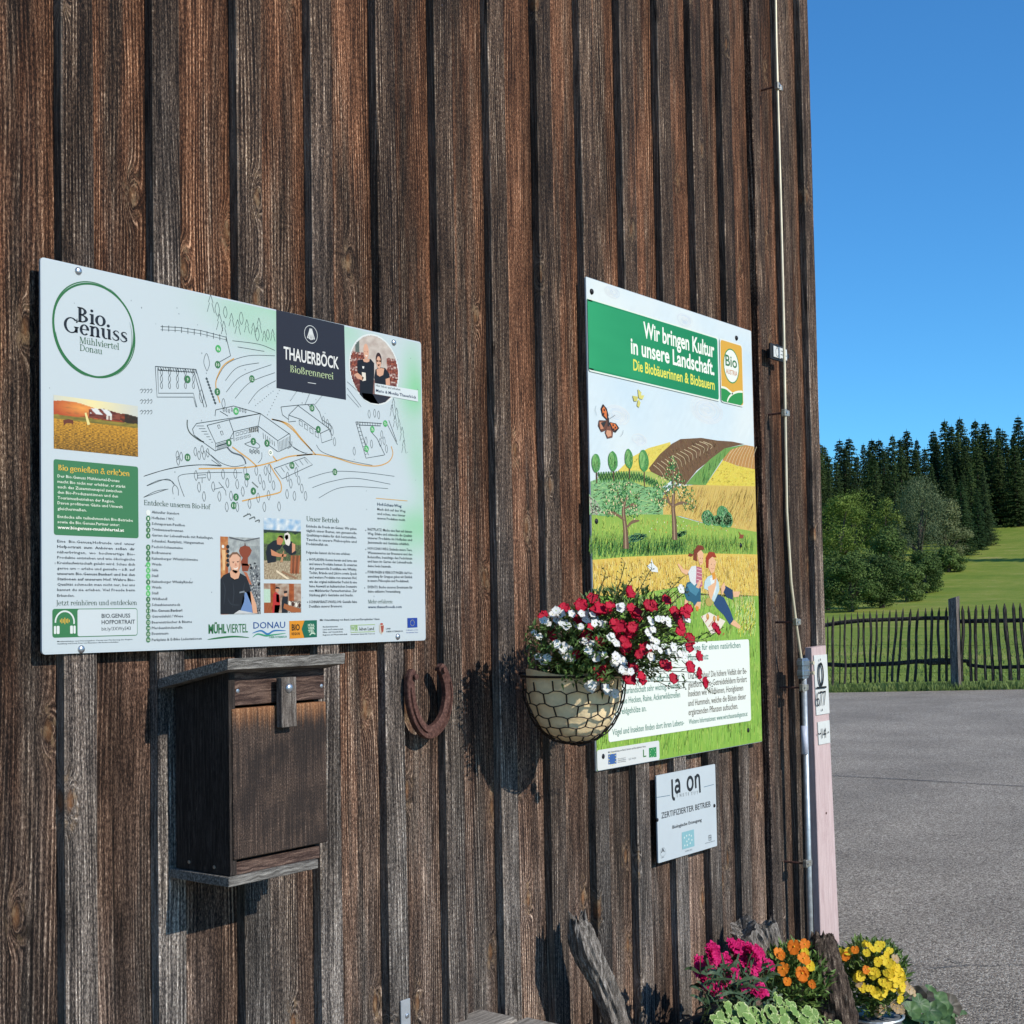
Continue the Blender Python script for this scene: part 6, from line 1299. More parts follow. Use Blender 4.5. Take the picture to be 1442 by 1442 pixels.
# hexagonal mesh: staggered verticals joined by slanted links
mb = MB(bo); nC = 14; rows = [0, .12, .24, .37, .50, .63, .76, .88, .97]
def bw(c, t): return bowl(2*pi*c/nC+.22+.07*noise.noise(Vector((c*1.7, t*9, 2))), min(.98, max(0, t+.03*noise.noise(Vector((c*2.3, t*8, 7))))), RB+.0028, .146)
for r in range(len(rows)-1):
    a, b = rows[r], rows[r+1]; h = (b-a)
    for c in range(nC):
        off = .5 if r % 2 else 0.
        if r % 2 == 0: p = [bw(c+.34, a+h*.0), bw(c+.5-.34, a)]  # placeholder for the stagger
        x = c+off
        mb.tube([bw(x-.12, a), bw(x-.12, a+h*.5), bw(x-.12+.0, b)] if False else [bw(x, a+h*.22), bw(x, b-h*.0)], .0017, 4)
        mb.tube([bw(x, b), bw(x+.25, b+h*.11), bw(x+.5, b+h*.22)], .0015, 4); mb.tube([bw(x, b), bw(x-.25, b+h*.11), bw(x-.5, b+h*.22)], .0015, 4)
mb.build('wire_mesh', M['wire'], BA)
# thicker supporting ribs on the right-hand side and the fixing hoop
mb = MB(bo)
for th in (-.35, -.1): mb.tube([bowl(th, t/12*.97, RB+.010, .15) for t in range(13)], .0032, 6)
mb.build('support_rib', M['darkmetal'], BA)
mb = MB(bo); mb.tube([(bcx, -.003, bz+.002), (bcx, -.045, bz+.002)], .004, 6)
mb.build('wall_bracket', M['darkmetal'], BA)

FL = empty('flowering_plant', (bcx, bcy, bz), 'bushy plant with red and white flowers spilling over the wire basket on the wall', 'flowers'); fo = Vector((bcx, bcy, bz))
def petal_flower(name, n, r, mat, notch, cup, seed, ctr=None, wid=.9, ruffle=.15):
    rr = random.Random(seed); mb = MB()
    for k in range(n):
        a = 2*pi*k/n+rr.uniform(-.12, .12); L_p = r*rr.uniform(.85, 1.1); w = L_p*wid*sin(pi/n)*1.25
        prof = [(0, .1), (.35, .62), (.7, 1.), (.93, .86), (1.0-notch, .0)]
        V = []; m = 5
        for (u_, ww) in prof:
            for s in (-1, -.5, 0, .5, 1):
                x = L_p*(u_+(.07 if abs(s) == .5 and u_ > .8 else 0)); y = w*ww*s; z = cup*L_p*u_*u_ + ruffle*L_p*sin(s*5+k*2+u_*4)*u_*.4
                V.append((x*cos(a)-y*sin(a), x*sin(a)+y*cos(a), z+.0002*k))
        F = [(i*5+j, i*5+j+1, (i+1)*5+j+1, (i+1)*5+j) for i in range(4) for j in range(4)]
        mb.add(V, F)
    if ctr: mb.disc((0, 0, .0), (0, 0, 1), r*.16, r*.08, 6, 1)
    me_o = mb.build(name, [mat, ctr] if ctr else mat, recalc=False, smooth=True); me = me_o.data; bpy.data.objects.remove(me_o); return me
M['fctr'] = plain('flower_centre', (.35, .42, .10), .7); M['fctr2'] = plain('flower_centre_yellow', (.75, .38, .02), .7)
REDM = [petal_flower('red_flower', 5+s % 2, .0155, M['red'], .06, .12, s, None, 1.2, .6) for s in range(4)]
WHM = [petal_flower('white_flower', 5, .0108, M['whitep'], .16, .15, 50+s, M['fctr'], 1.0, .15) for s in range(3)]
P9 = lambda X, Y: (640+X/3.605, 820+Y/3.605)
reds = [(555, 132), (645, 112), (705, 85), (890, 50), (805, 115), (765, 150), (735, 130), (900, 130), (925, 165), (985, 115), (1075, 88), (1005, 120), (635, 185), (690, 225), (800, 215), (830, 225), (900, 235), (890, 260), (1115, 150), (1130, 180), (1185, 135), (1150, 220), (500, 262), (645, 270), (870, 335), (855, 330), (935, 365), (975, 335), (735, 300), (590, 370), (745, 445), (735, 480), (1195, 285), (1190, 330), (1240, 375), (1055, 410), (1110, 487), (885, 490), (950, 487), (895, 420), (1240, 460), (1270, 508), (1195, 430), (1325, 235), (840, 290), (815, 260), (455, 165), (925, 145), (850, 320), (1145, 250), (1180, 165), (1165, 155), (1200, 300), (760, 440), (720, 450)]
whites = [(515, 145), (475, 210), (540, 210), (575, 220), (410, 262), (595, 160), (645, 160), (700, 165), (735, 210), (690, 200), (640, 210), (505, 320), (555, 330), (545, 350), (470, 385), (440, 380), (565, 375), (660, 300), (700, 310), (690, 350), (740, 370), (715, 385), (800, 270), (820, 310), (830, 390), (850, 430), (815, 400), (870, 450), (700, 515), (670, 525), (770, 540), (790, 560), (840, 130), (990, 185), (1055, 190), (1085, 210), (980, 255), (1000, 290), (1020, 330), (985, 330), (1090, 350), (1130, 370), (1160, 370), (1110, 325), (1000, 370), (1170, 185), (1150, 25)]
fc = at_depth(877, 893, 2.89)
def bloom_pos(px, py, k=0):
    dx, dy = (px-877)/140., (py-893)/100.; r2 = min(1., dx*dx+dy*dy); bul = .10*sqrt(1-r2)
    Zc = 2.85-bul+k+rf_.uniform(-.035, .045)
    for _ in range(40):
        p = at_depth(px, py, Zc)
        if p.y < -.03: break
        Zc -= .02
    return p
def orient(o, p, spread=.6):
    d = (p-Vector((bcx+.03, bcy, bz-.02))).normalized()*.7 + Vector((rf_.uniform(-spread, spread), -.75+rf_.uniform(-spread, spread)*.6, .35+rf_.uniform(-spread, spread)*.6)) + (CAM-p).normalized()*.45
    o.rotation_mode = 'QUATERNION'; q = d.normalized().to_track_quat('Z', 'Y'); o.rotation_quaternion = q @ Matrix.Rotation(rf_.uniform(0, 6.28), 3, 'Z').to_quaternion()
heads = []; nfl = 0
for (X, Y) in reds:
    for t in range(1 if (X > 1100 or Y < 100) else 2):
        px, py = P9(X+(rf_.uniform(-26, 26) if t else 0), Y+(rf_.uniform(-22, 22) if t else 0)); p = bloom_pos(px, py, -.01); heads.append(p)
        o = link_mesh('red_flower', REDM[rf_.randrange(4)], FL, p-fo); orient(o, p); s = rf_.uniform(.45, .92) if X < 1100 else rf_.uniform(.5, .9); o.scale = (s, s, s); nfl += 1
for (X, Y) in whites:
    for t in range((2 if X > 900 else 3) if X < 1190 and Y > 30 else 2):
        px, py = P9(X+(rf_.uniform(-26, 26) if t else 0), Y+(rf_.uniform(-18, 18) if t else 0)); p = bloom_pos(px, py, -.035); heads.append(p)
        o = link_mesh('white_flower', WHM[rf_.randrange(3)], FL, p-fo); orient(o, p, .4); s = rf_.uniform(.55, 1.0); o.scale = (s, s, s); nfl += 1
# stems and narrow leaves
mbS = MB(fo); V = []; F = []
def small_leaf(V, F, p, d, L, w, up=Vector((0, 0, 1))):
    s = d.cross(up+Vector((rf_.uniform(-.8, .8), rf_.uniform(-.8, .8), rf_.uniform(-.5, .5))));
    if s.length < 1e-4: s = Vector((1, 0, 0))
    s = s.normalized()*w; b = len(V); n_ = s.cross(d).normalized()*w*.35
    V.extend([p, p+d*L*.35+s+n_, p+d*L, p+d*L*.35-s+n_, p+d*L*.4]); F.append((b, b+1, b+4)); F.append((b+1, b+2, b+4)); F.append((b+2, b+3, b+4)); F.append((b+3, b, b+4))
root = Vector((bcx+.01, bcy, bz-.01))
def bez(a, b, c, n): return [a*(1-t)**2+b*2*t*(1-t)+c*t*t for t in [i/n for i in range(n+1)]]
for p in heads:
    r0 = root+Vector((rf_.uniform(-.07, .07), rf_.uniform(-.07, .07), 0)); mid = (r0+p)/2+Vector((rf_.uniform(-.02, .02), rf_.uniform(-.02, .02), rf_.uniform(.0, .05)))
    pts = bez(r0, mid, p, 6); mbS.tube(pts, [.0011]*6+[.0007], 4, cap=False)
    for k in range(1, 6):
        for _ in range(3):
            d = (pts[k+1 if k < 6 else k]-pts[k-1]).normalized()+Vector((rf_.uniform(-1, 1), rf_.uniform(-1, 1), rf_.uniform(-.8, .9))); small_leaf(V, F, pts[k]+Vector((rf_.uniform(-.006, .006),)*3), d.normalized(), rf_.uniform(.010, .022), rf_.uniform(.0018, .0036))
for _ in range(3600):  # body of foliage
    u = Vector((rf_.gauss(0, 1), rf_.gauss(0, 1), rf_.gauss(0, 1))).normalized(); r = rf_.random()**.4
    p = fc+Vector((u.x*.16*r, u.y*.13*r, u.z*.10*r))
    if p.y > -.015 or p.z < bz-.03-.02*rf_.random(): continue
    small_leaf(V, F, p, (u+Vector((rf_.uniform(-1, 1), rf_.uniform(-1, 1), rf_.uniform(-.5, 1)))).normalized(), rf_.uniform(.010, .022), rf_.uniform(.002, .0042))
for _ in range(1200):  # leafy mass in the left half above the rim
    px, py = rf_.uniform(742, 860), rf_.uniform(880, 962)
    if (px-742)*.6 < (py-905): 
        if py > 945 and px < 790: continue
    p = at_depth(px, py, rf_.uniform(2.70, 2.86)-(px-742)*.0004)
    if p.y > -.01: continue
    small_leaf(V, F, p, Vector((rf_.uniform(-1, 1), rf_.uniform(-1, .3), rf_.uniform(-.6, 1))).normalized(), rf_.uniform(.010, .020), rf_.uniform(.002, .004))
# long bare sprigs with buds
sprigs = [((838, 862), (846, 830), (853, 806)), ((858, 862), (873, 825), (880, 793)), ((868, 856), (880, 832), (890, 815)), ((895, 842), (908, 815), (918, 800)), ((930, 846), (945, 828), (962, 812)), ((960, 905), (990, 905), (1012, 888)), ((960, 930), (985, 955), (1000, 975)), ((900, 940), (940, 975), (965, 968)), ((945, 850), (955, 842), (966, 832))]
for a, b, c in sprigs:
    A_1, B_1, C_1 = bloom_pos(*a), bloom_pos(*b, -.01), bloom_pos(*c, -.02); pts = bez(A_1, B_1, C_1, 8); mbS.tube(pts, .0009, 4)
    for k in range(2, 9):
        for m in (-1, 1):
            d = Vector((rf_.uniform(-1, 1), rf_.uniform(-1, 1), rf_.uniform(-.2, .8))).normalized(); e2 = pts[k]+d*.011; mbS.tube([pts[k], e2], .0005, 3); mbS.disc(e2, d, .0015, .0018, 5)
mbS.build('stems', M['stem'], FL, recalc=False)
mb = MB(fo); mb.add(V, F); lf = mb.build('leaves', M['leaf'], FL, recalc=False); lf['kind'] = 'stuff'

# ============================================================ driftwood pieces and planting below
def gnarled(name, pts, rad, mat, label, cat, seed, flat=.75, rough=.22, nseg=70, nth=40, tear=.0, parent_name='timber'):
    "a weathered piece of timber along pts, with deep grooves and a ragged top"
    P = []; R_l = []
    for i in range(nseg+1):
        t = i/nseg*(len(pts)-1); k = min(int(t), len(pts)-2); f = t-k
        p0, p1, p2, p3 = pts[max(0, k-1)], pts[k], pts[k+1], pts[min(len(pts)-1, k+2)]
        P.append(.5*((2*p1)+(p2-p0)*f+(2*p0-5*p1+4*p2-p3)*f*f+(3*p1-p0-3*p2+p3)*f**3)); R_l.append(rad[k]+(rad[k+1]-rad[k])*f)
    def rfn(i, j, th):
        z = i/nseg; c, s = cos(th), sin(th); tw = th+z*1.1
        g1 = abs(noise.noise(Vector((cos(tw)*2.6+seed, sin(tw)*2.6, z*1.2))))*2-.5; g2 = noise.noise(Vector((cos(tw)*7+seed, sin(tw)*7, z*3.0))); g3 = noise.noise(Vector((cos(tw)*16, sin(tw)*16+seed, z*7)))
        e = 1/sqrt(c*c+(s/flat)**2) if flat else 1
        v = e*(1+rough*g1+.16*g2+.07*g3)
        if z > .9 and tear: v *= 1-(z-.9)*10*tear*max(0, noise.noise(Vector((c*3+seed, s*3, 2)))+.25)
        return max(.15, v)
    org = Vector(P[0]); root = empty(name, org, label, cat); mb = MB(org)
    mb.tube(P, R_l, nth, rf=rfn)
    # ragged crown: lift rim vertices of the last rings
    for i in range(nseg-4, nseg+1):
        for j in range(nth):
            v = mb.v[i*nth+j]; th = 2*pi*j/nth; k = (i-(nseg-4))/4; dz = noise.noise(Vector((cos(th)*4+seed, sin(th)*4, 1)))*tear*.05*k; mb.v[i*nth+j] = (v[0], v[1], v[2]+dz)
    c = Vector((0, 0, 0))
    for j in range(nth): c += Vector(mb.v[nseg*nth+j])
    c = c/nth; b = len(mb.v); mb.v.append(tuple(c-Vector((0, 0, .02)))); mb.f.pop(); mb.m.pop()
    for j in range(nth): mb.f.append((nseg*nth+j, nseg*nth+(j+1) % nth, b)); mb.m.append(0)
    mb.build(parent_name, mat, root, smooth=False); return root
Yd = -.12
a = [at(885, 1500, -.12), at(862, 1425, -.11), at(843, 1375, -.10), at(824, 1335, -.085), at(814, 1294, -.07)]
dw = gnarled('driftwood_branch', [Vector((a[0].x+.03, -.2, .1))]+a, [.046, .043, .041, .039, .042, .032], M['drift'], 'grey weathered branch leaning against the wall below the flower basket', 'driftwood', 3.3, .7, .2, tear=1.)
a1, a2, a3, a4 = at(1108, 1440, -.10), at(1092, 1395, -.10), at(1070, 1352, -.085), at(1047, 1306, -.07)
RTS = 1
gnarled('driftwood_root', [Vector((a1.x+.02, -.1, .1)), a1, a2, a3, a4], [.07, .065, .06, .058, .05], M['drift'], 'grey twisted root with a frayed top behind the magenta flowers', 'driftwood', 8.1, .75, .08, tear=.25)
b1, b2 = at(1092, 1345, -.12), at(1078, 1300, -.10)
gnarled('driftwood_fork', [Vector((b1.x+.03, -.12, .12)), at(1106, 1400, -.12), b1, b2+Vector((0, 0, 0))], [.035, .034, .03, .034], M['drift'], 'short frayed grey root fork just right of the taller twisted root', 'driftwood', 5.7, .85, .08, tear=.25)
c0, c1, c2, c3, c4 = at(1174, 1500, -.26), at(1172, 1440, -.26), at(1168, 1395, -.26), at(1161, 1350, -.25), at(1157, 1316, -.24)
gnarled('dark_stump', [Vector((c0.x, -.26, .1)), c1, c2, c3, c4], [.074, .070, .060, .048, .034], M['stump'], 'dark brown split stump standing between the orange and the yellow flowers', 'stump', 1.4, .9, .11, tear=.4)

def leafy(name, label, cat, base, group=None): return empty(name, base, label, cat, group)
def hdir(r, up=.5): return Vector((r.uniform(-1, 1), r.uniform(-1, 1), r.uniform(-.2, 1)*1+up)).normalized()
def pt(px, py, Y): return at(px, py, Y)
# planter with soil behind the frame's lower edge
pa, pb = at(948, 1424, -.12), at(1190, 1450, -.16)
PL = empty('wooden_planter', (3.05, -.28, Z0), 'dark wooden planter box under the magenta flowers, only its left corner showing', 'planter'); plo = Vector((3.05, -.28, Z0))
xl = at(950, 1425, -.12).x; zt_ = at(950, 1424, -.30).z
M['planterwood'] = plain('dark_planter_wood', (.03, .024, .02), .75, 0, .3, 40, .001)
for (bx0, bx1, by0, by1) in ((xl, 3.06, -.30, -.278), (xl, 3.06, -.122, -.10), (xl, xl+.025, -.2775, -.1225), (3.035, 3.06, -.2775, -.1225)):
    mb = MB(plo); mb.box(bx0, bx1, by0, by1, Z0+.1, .43, bev=.003); mb.build('side_board', M['planterwood'], PL)
mb = MB(plo); mb.box(xl+.026, 3.034, -.277, -.123, Z0+.12, .40); mb.build('soil', plain('planter_soil', (.028, .019, .013), .95, 0, .4, 60, .006), PL)

rm = random.Random(31)
# magenta carnations
M['mag'] = petal_mat('magenta_petal', (.50, .004, .10), (.72, .03, .20), .2); M['dleaf'] = leaf_mat('dark_narrow_leaf', (.014, .03, .012), (.045, .08, .03))
def carnation(seed):
    rr = random.Random(seed); mb = MB()
    for k in range(26):
        lay_ = k/26; a = rr.uniform(0, 6.28); r = .027*(1-.5*lay_)*rr.uniform(.85, 1.15); w = r*.8; el = .05+.75*lay_; V = []
        for i, u_ in enumerate((.0, .5, .85, 1.0)):
            for j in range(7):
                s = (j-3)/3; ww = (.12, .6, 1., .95)[i]; x = r*(u_+(.10*((j+k) % 2) if i == 3 else 0)); y = w*ww*s*.9; z = r*.18*sin(s*9+k)*u_
                X = x*cos(el)-z*sin(el); Z = x*sin(el)+z*cos(el); V.append((X*cos(a)-y*sin(a), X*sin(a)+y*cos(a), Z))
        mb.add(V, [(i*7+j, i*7+j+1, (i+1)*7+j+1, (i+1)*7+j) for i in range(3) for j in range(6)])
    mb.disc((0, 0, -.018), (0, 0, 1), .006, .018, 8, 1)
    o = mb.build('carnation', [M['mag'], M['dleaf']], recalc=False); me = o.data; bpy.data.objects.remove(o); return me
CAR = [carnation(s) for s in range(3)]
K8 = lambda X, Y: (970+X/4.506, 1310+Y/4.506)
base = at(1040, 1420, -.25); MG = leafy('carnation_plant', 'magenta fringed flowers on dark narrow leaves in front of the driftwood root', 'flowers', (base.x, base.y, .42)); mo = Vector(MG.location)
mag = [(140, 160, .9), (75, 205, .75), (75, 245, .75), (120, 235, .9), (150, 140, .8), (230, 230, 1.15), (145, 345, 1.2), (185, 375, .8), (345, 150, 1.), (380, 190, 1.2), (290, 110, .85), (330, 120, .9), (420, 345, 1.25), (430, 375, .9), (335, 350, .8), (510, 222, .6), (400, 140, .95), (260, 250, .8), (110, 320, .8), (440, 135, .7), (300, 165, .8)]
mbS = MB(mo); V = []; F = []
for X, Y, s in mag:
    p = at(*K8(X, Y), -.25+rm.uniform(-.03, .03)); o = link_mesh('carnation', CAR[rm.randrange(3)], MG, p-mo); d = Vector((rm.uniform(-.6, .4), -.8, .5+rm.uniform(-.3, .6))).normalized(); o.rotation_mode = 'QUATERNION'; o.rotation_quaternion = d.to_track_quat('Z', 'Y'); s *= 1.0; o.scale = (s, s, s)
    mbS.tube(bez(Vector((base.x+rm.uniform(-.05, .05), base.y, .42)), (p+base)/2, p-d*.02, 6), .0018, 5)
mbS.build('stems', M['stem'], MG, recalc=False)
def ribbon(V, F, pts, w, n_=Vector((0, 0, 1))):
    b = len(V); k = len(pts)
    for i, p in enumerate(pts):
        t = (pts[min(i+1, k-1)]-pts[max(i-1, 0)]).normalized(); s = t.cross(n_).normalized()*w*(sin(pi*(i+.6)/(k+.3)))
        V.extend([p+s, p-s])
    for i in range(k-1): F.append((b+2*i, b+2*i+1, b+2*i+3, b+2*i+2))
for _ in range(300):
    px, py = rm.uniform(985, 1090), rm.uniform(1362, 1450); p = at(px, py, -.25+rm.uniform(-.07, .05)); d = Vector((rm.uniform(-1, 1), rm.uniform(-.8, .3), rm.uniform(.1, 1))).normalized(); L = rm.uniform(.03, .07)
    e = p+d*L+Vector((0, 0, -L*rm.uniform(0, .7))); ribbon(V, F, bez(p, p+d*L*.6, e, 5), rm.uniform(.0025, .0045), Vector((rm.uniform(-.5, .5), -1, rm.uniform(-.2, .8))).normalized())
mb = MB(mo); mb.add(V, F); o = mb.build('leaves', M['dleaf'], MG, recalc=False); o['kind'] = 'stuff'

# pansies: orange left of the stump, yellow right of it
M['or'] = petal_mat('orange_petal', (.75, .16, .01), (.85, .26, .02), .25); M['ye'] = petal_mat('yellow_petal', (.74, .48, .01), (.86, .66, .05), .25); M['pleaf'] = leaf_mat('pansy_leaf', (.06, .11, .02), (.17, .26, .06)); M['dry'] = petal_mat('withered_petal', (.35, .22, .10), (.6, .45, .28), .1)
def pansy(mat, seed, r=.015):
    rr = random.Random(seed); mb = MB()
    for k, (ang, L, w) in enumerate(((90-38, 1., .8), (90+38, 1., .8), (200, .9, .75), (-20, .9, .75), (-90, 1.15, 1.05))):
        a = radians(ang); V = []
        for i, u_ in enumerate((0, .4, .75, .95, 1.02)):
            for j in range(5):
                s = (j-2)/2; ww = (.1, .65, 1., .8, .1)[i]; x = r*L*u_; y = r*w*.62*ww*s; z = .12*r*u_*u_+.0004*k+.06*r*sin(s*4+k)*u_
                V.append((x*cos(a)-y*sin(a), x*sin(a)+y*cos(a), z))
        mb.add(V, [(i*5+j, i*5+j+1, (i+1)*5+j+1, (i+1)*5+j) for i in range(4) for j in range(4)])
    mb.disc((0, 0, .001), (0, 0, 1), r*.14, r*.12, 6, 1)
    o = mb.build('pansy', [mat, M['fctr2']], recalc=False, smooth=True); me = o.data; bpy.data.objects.remove(o); return me
ORP = [pansy(M['or'], s) for s in range(2)]; YEP = [pansy(M['ye'], s+9, .0165) for s in range(2)]; DRY = pansy(M['dry'], 4, .010)
def pansies(name, label, spots, Yc, rx, rz, cpx, cpy, nl, wither=()):
    c = at(cpx, cpy, Yc); root = leafy(name, label, 'flowers', (c.x, c.y, c.z-rz*1.2)); o_ = Vector(root.location); mbS = MB(o_); V = []; F = []
    for X, Y, me, s in spots:
        px, py = K8(X, Y); Zc0 = (c-CAM).dot(FWD); k_ = rx*CF/Zc0; r2 = min(1, ((px-cpx)/k_)**2+((py-cpy)/(rz*CF/Zc0))**2); p = at_depth(px, py, Zc0-rx*1.0*sqrt(1-r2)-.006)
        o = link_mesh('flower', me, root, p-o_); d = ((p-c).normalized()*.6+(CAM-p).normalized()*.6+Vector((rm.uniform(-.5, .5), rm.uniform(-.5, .2), rm.uniform(-.2, .5)))).normalized(); o.rotation_mode = 'QUATERNION'; o.rotation_quaternion = d.to_track_quat('Z', 'Y') @ Matrix.Rotation(rm.uniform(-.6, .6), 3, 'Z').to_quaternion(); o.scale = (s, s, s)
        mbS.tube(bez(c-Vector((0, 0, rz)), (c+p)/2+Vector((0, 0, .02)), p-d*.002, 5), .0011, 4)
    for _ in range(nl):
        u = Vector((rm.gauss(0, 1), rm.gauss(0, 1), rm.gauss(0, 1))).normalized(); r = rm.random()**.4; p = c+Vector((u.x*rx*r*.9, u.y*rx*.8*r, u.z*rz*r*.92)); d = (u*.7+hdir(rm, .3)).normalized()
        small_leaf(V, F, p, d, rm.uniform(.016, .032), rm.uniform(.0035, .0065))
    mbS.build('stems', M['stem'], root, recalc=False); mb = MB(o_); mb.add(V, F); o = mb.build('leaves', M['pleaf'], root, recalc=False); o['kind'] = 'stuff'; return root
osp = [(570, 145, 0, 1.), (668, 105, 0, 1.25), (735, 90, 1, 1.), (728, 180, 0, 1.1), (600, 245, 1, 1.1), (720, 275, 0, 1.25), (625, 325, 1, .8), (715, 290, 1, 1.), (770, 225, 2, .8), (738, 140, 2, .7), (590, 160, 1, .7), (780, 340, 1, .7)]
osp = [(X, Y, YEP[0] if m == 2 else ORP[m], s) for X, Y, m, s in osp]
pansies('orange_pansy_plant', 'orange pansies on green leaves left of the dark stump', osp, -.20, .12, .11, 1120, 1385, 1500)
ysp = [(960, 145), (1015, 135), (1140, 95), (1165, 120), (1205, 100), (1255, 150), (1230, 190), (1290, 250), (1325, 265), (1275, 270), (1185, 265), (1150, 260), (1100, 290), (1065, 300), (1330, 310), (1260, 330), (1290, 365), (1160, 370), (1190, 395), (1240, 395), (1100, 360), (1340, 385), (1340, 435), (1215, 410), (1270, 205), (1310, 330), (1080, 280), (1175, 385), (1320, 235), (980, 175), (1250, 270), (1345, 290), (1200, 200), (1230, 330), (1290, 215), (1300, 300)]
ysp = [(X, Y, YEP[i % 2], rm.uniform(.55, .95)) for i, (X, Y) in enumerate(ysp+[(X+rm.uniform(-38, 32), Y+rm.uniform(-35, 50)) for X, Y in ysp[2:20]])]+[(1055, 125, ORP[0], .9), (1000, 165, ORP[1], .9), (1125, 250, ORP[0], .8), (945, 150, ORP[1], .8)]+[(X, Y, DRY, 1.3) for X, Y in ((1310, 180), (1375, 350), (1400, 375), (1420, 390), (1300, 470), (1320, 495), (1230, 495), (1200, 520), (1345, 500), (1080, 330))]
pansies('yellow_pansy_plant', 'rounded clump of yellow pansies in the metal pot against the asphalt', ysp, -.16, .135, .125, 1227, 1378, 2300)
pc = at(1232, 1430, -.16); mb = MB((pc.x, -.16, Z0)); pot = empty('flower_pot', (pc.x, -.16, Z0), 'grey metal pot under the yellow pansies at the bottom edge', 'pot')
mb.tube([(pc.x, -.16, Z0+.01), (pc.x, -.16, pc.z-.01), (pc.x, -.16, pc.z)], [.06, .078, .082], 28); mb.build('pot_body', plain('grey_pot', (.10, .11, .12), .5, .1, .1, 30), pot, smooth=True)
mb = MB((pc.x, -.16, Z0)); mb.tube([(pc.x+.083*cos(2*pi*i/28), -.16+.083*sin(2*pi*i/28), pc.z+.001) for i in range(29)], .004, 6, cap=False); mb.build('pot_rim', M['galv'], pot)

# round variegated leaves spilling over the front
def varieg():
    n = NT('variegated_leaf'); a = n.node('ShaderNodeAttribute', attribute_name='edge').outputs['Fac']; f = n.noise(n.pos(), 120, 3, .7)
    e = n.math('ADD', a, n.math('MULTIPLY', n.math('SUBTRACT', f, .5), 1.3)); c = n.ramp(e, [(.25, (.13, .22, .05)), (.55, (.25, .35, .10)), (.85, (.48, .52, .24)), (1.0, (.64, .64, .40))])
    return n.done(c, .6, spec=.25)
M['var'] = varieg()
def round_leaf(seed, r, mat, name, lob=7, cup=.3, fold=.12):
    rr = random.Random(seed); V = [(0, 0, 0)]; E_a = [0.]; F = []; n = 28
    for k, q in enumerate((.5, .82, 1.0)):
        for i in range(n):
            a = 2*pi*i/n; sc = 1+(.10*abs(sin(a*lob/2)) if q > .6 else .03)-.35*exp(-((a-pi)/.35)**2)*q; R2 = r*q*sc
            V.append((R2*cos(a), R2*sin(a), r*(cup*q*q*.5+fold*q*sin(a*lob)*.5+rr.uniform(-.02, .02)))); E_a.append((.15, .5, 1.)[k]*rr.uniform(.45, 1.1))
    for i in range(n): F.append((0, 1+i, 1+(i+1) % n))
    for k in range(2):
        for i in range(n): F.append((1+k*n+i, 1+(k+1)*n+i, 1+(k+1)*n+(i+1) % n, 1+k*n+(i+1) % n))
    me = bpy.data.meshes.new(name); me.from_pydata(V, [], F); me.update(); at_ = me.attributes.new('edge', 'FLOAT', 'POINT'); at_.data.foreach_set('value', E_a); me.materials.append(mat); me.polygons.foreach_set('use_smooth', [True]*len(me.polygons)); return me
VL = [round_leaf(s, .0225, M['var'], 'leaf', 9, .12, .22) for s in range(3)]
vb = at(1090, 1440, -.34); VP = leafy('variegated_plant', 'creeping plant with round green and cream leaves along the bottom edge', 'plant', (vb.x, vb.y, .42)); vo = Vector(VP.location); mbS = MB(vo)
for i in range(290):
    px = rm.uniform(1005, 1185); top = 1416 if px < 1090 else 1400+(px-1090)*.42; top = max(top, 1432-(px-1005)*1.0) if px < 1020 else top
    py = rm.uniform(top+4, 1475); p = at(px, py, -.33-rm.uniform(0, .05)+(py-1440)*-.0008)
    o = link_mesh('leaf', VL[i % 3], VP, p-vo); d = Vector((rm.uniform(-.5, .4), -.7+rm.uniform(-.3, .3), rm.uniform(.1, 1))).normalized(); o.rotation_mode = 'QUATERNION'; o.rotation_quaternion = d.to_track_quat('Z', 'Y') @ Matrix.Rotation(rm.uniform(0, 6), 3, 'Z').to_quaternion(); s = rm.uniform(.35, .78); o.scale = (s, s, s)
    if i % 2: mbS.tube(bez(vo+Vector((rm.uniform(-.15, .15), .03, -.02)), p+Vector((0, .04, .0)), p, 4), .0012, 4)
mbS.build('stems', M['stem'], VP, recalc=False)
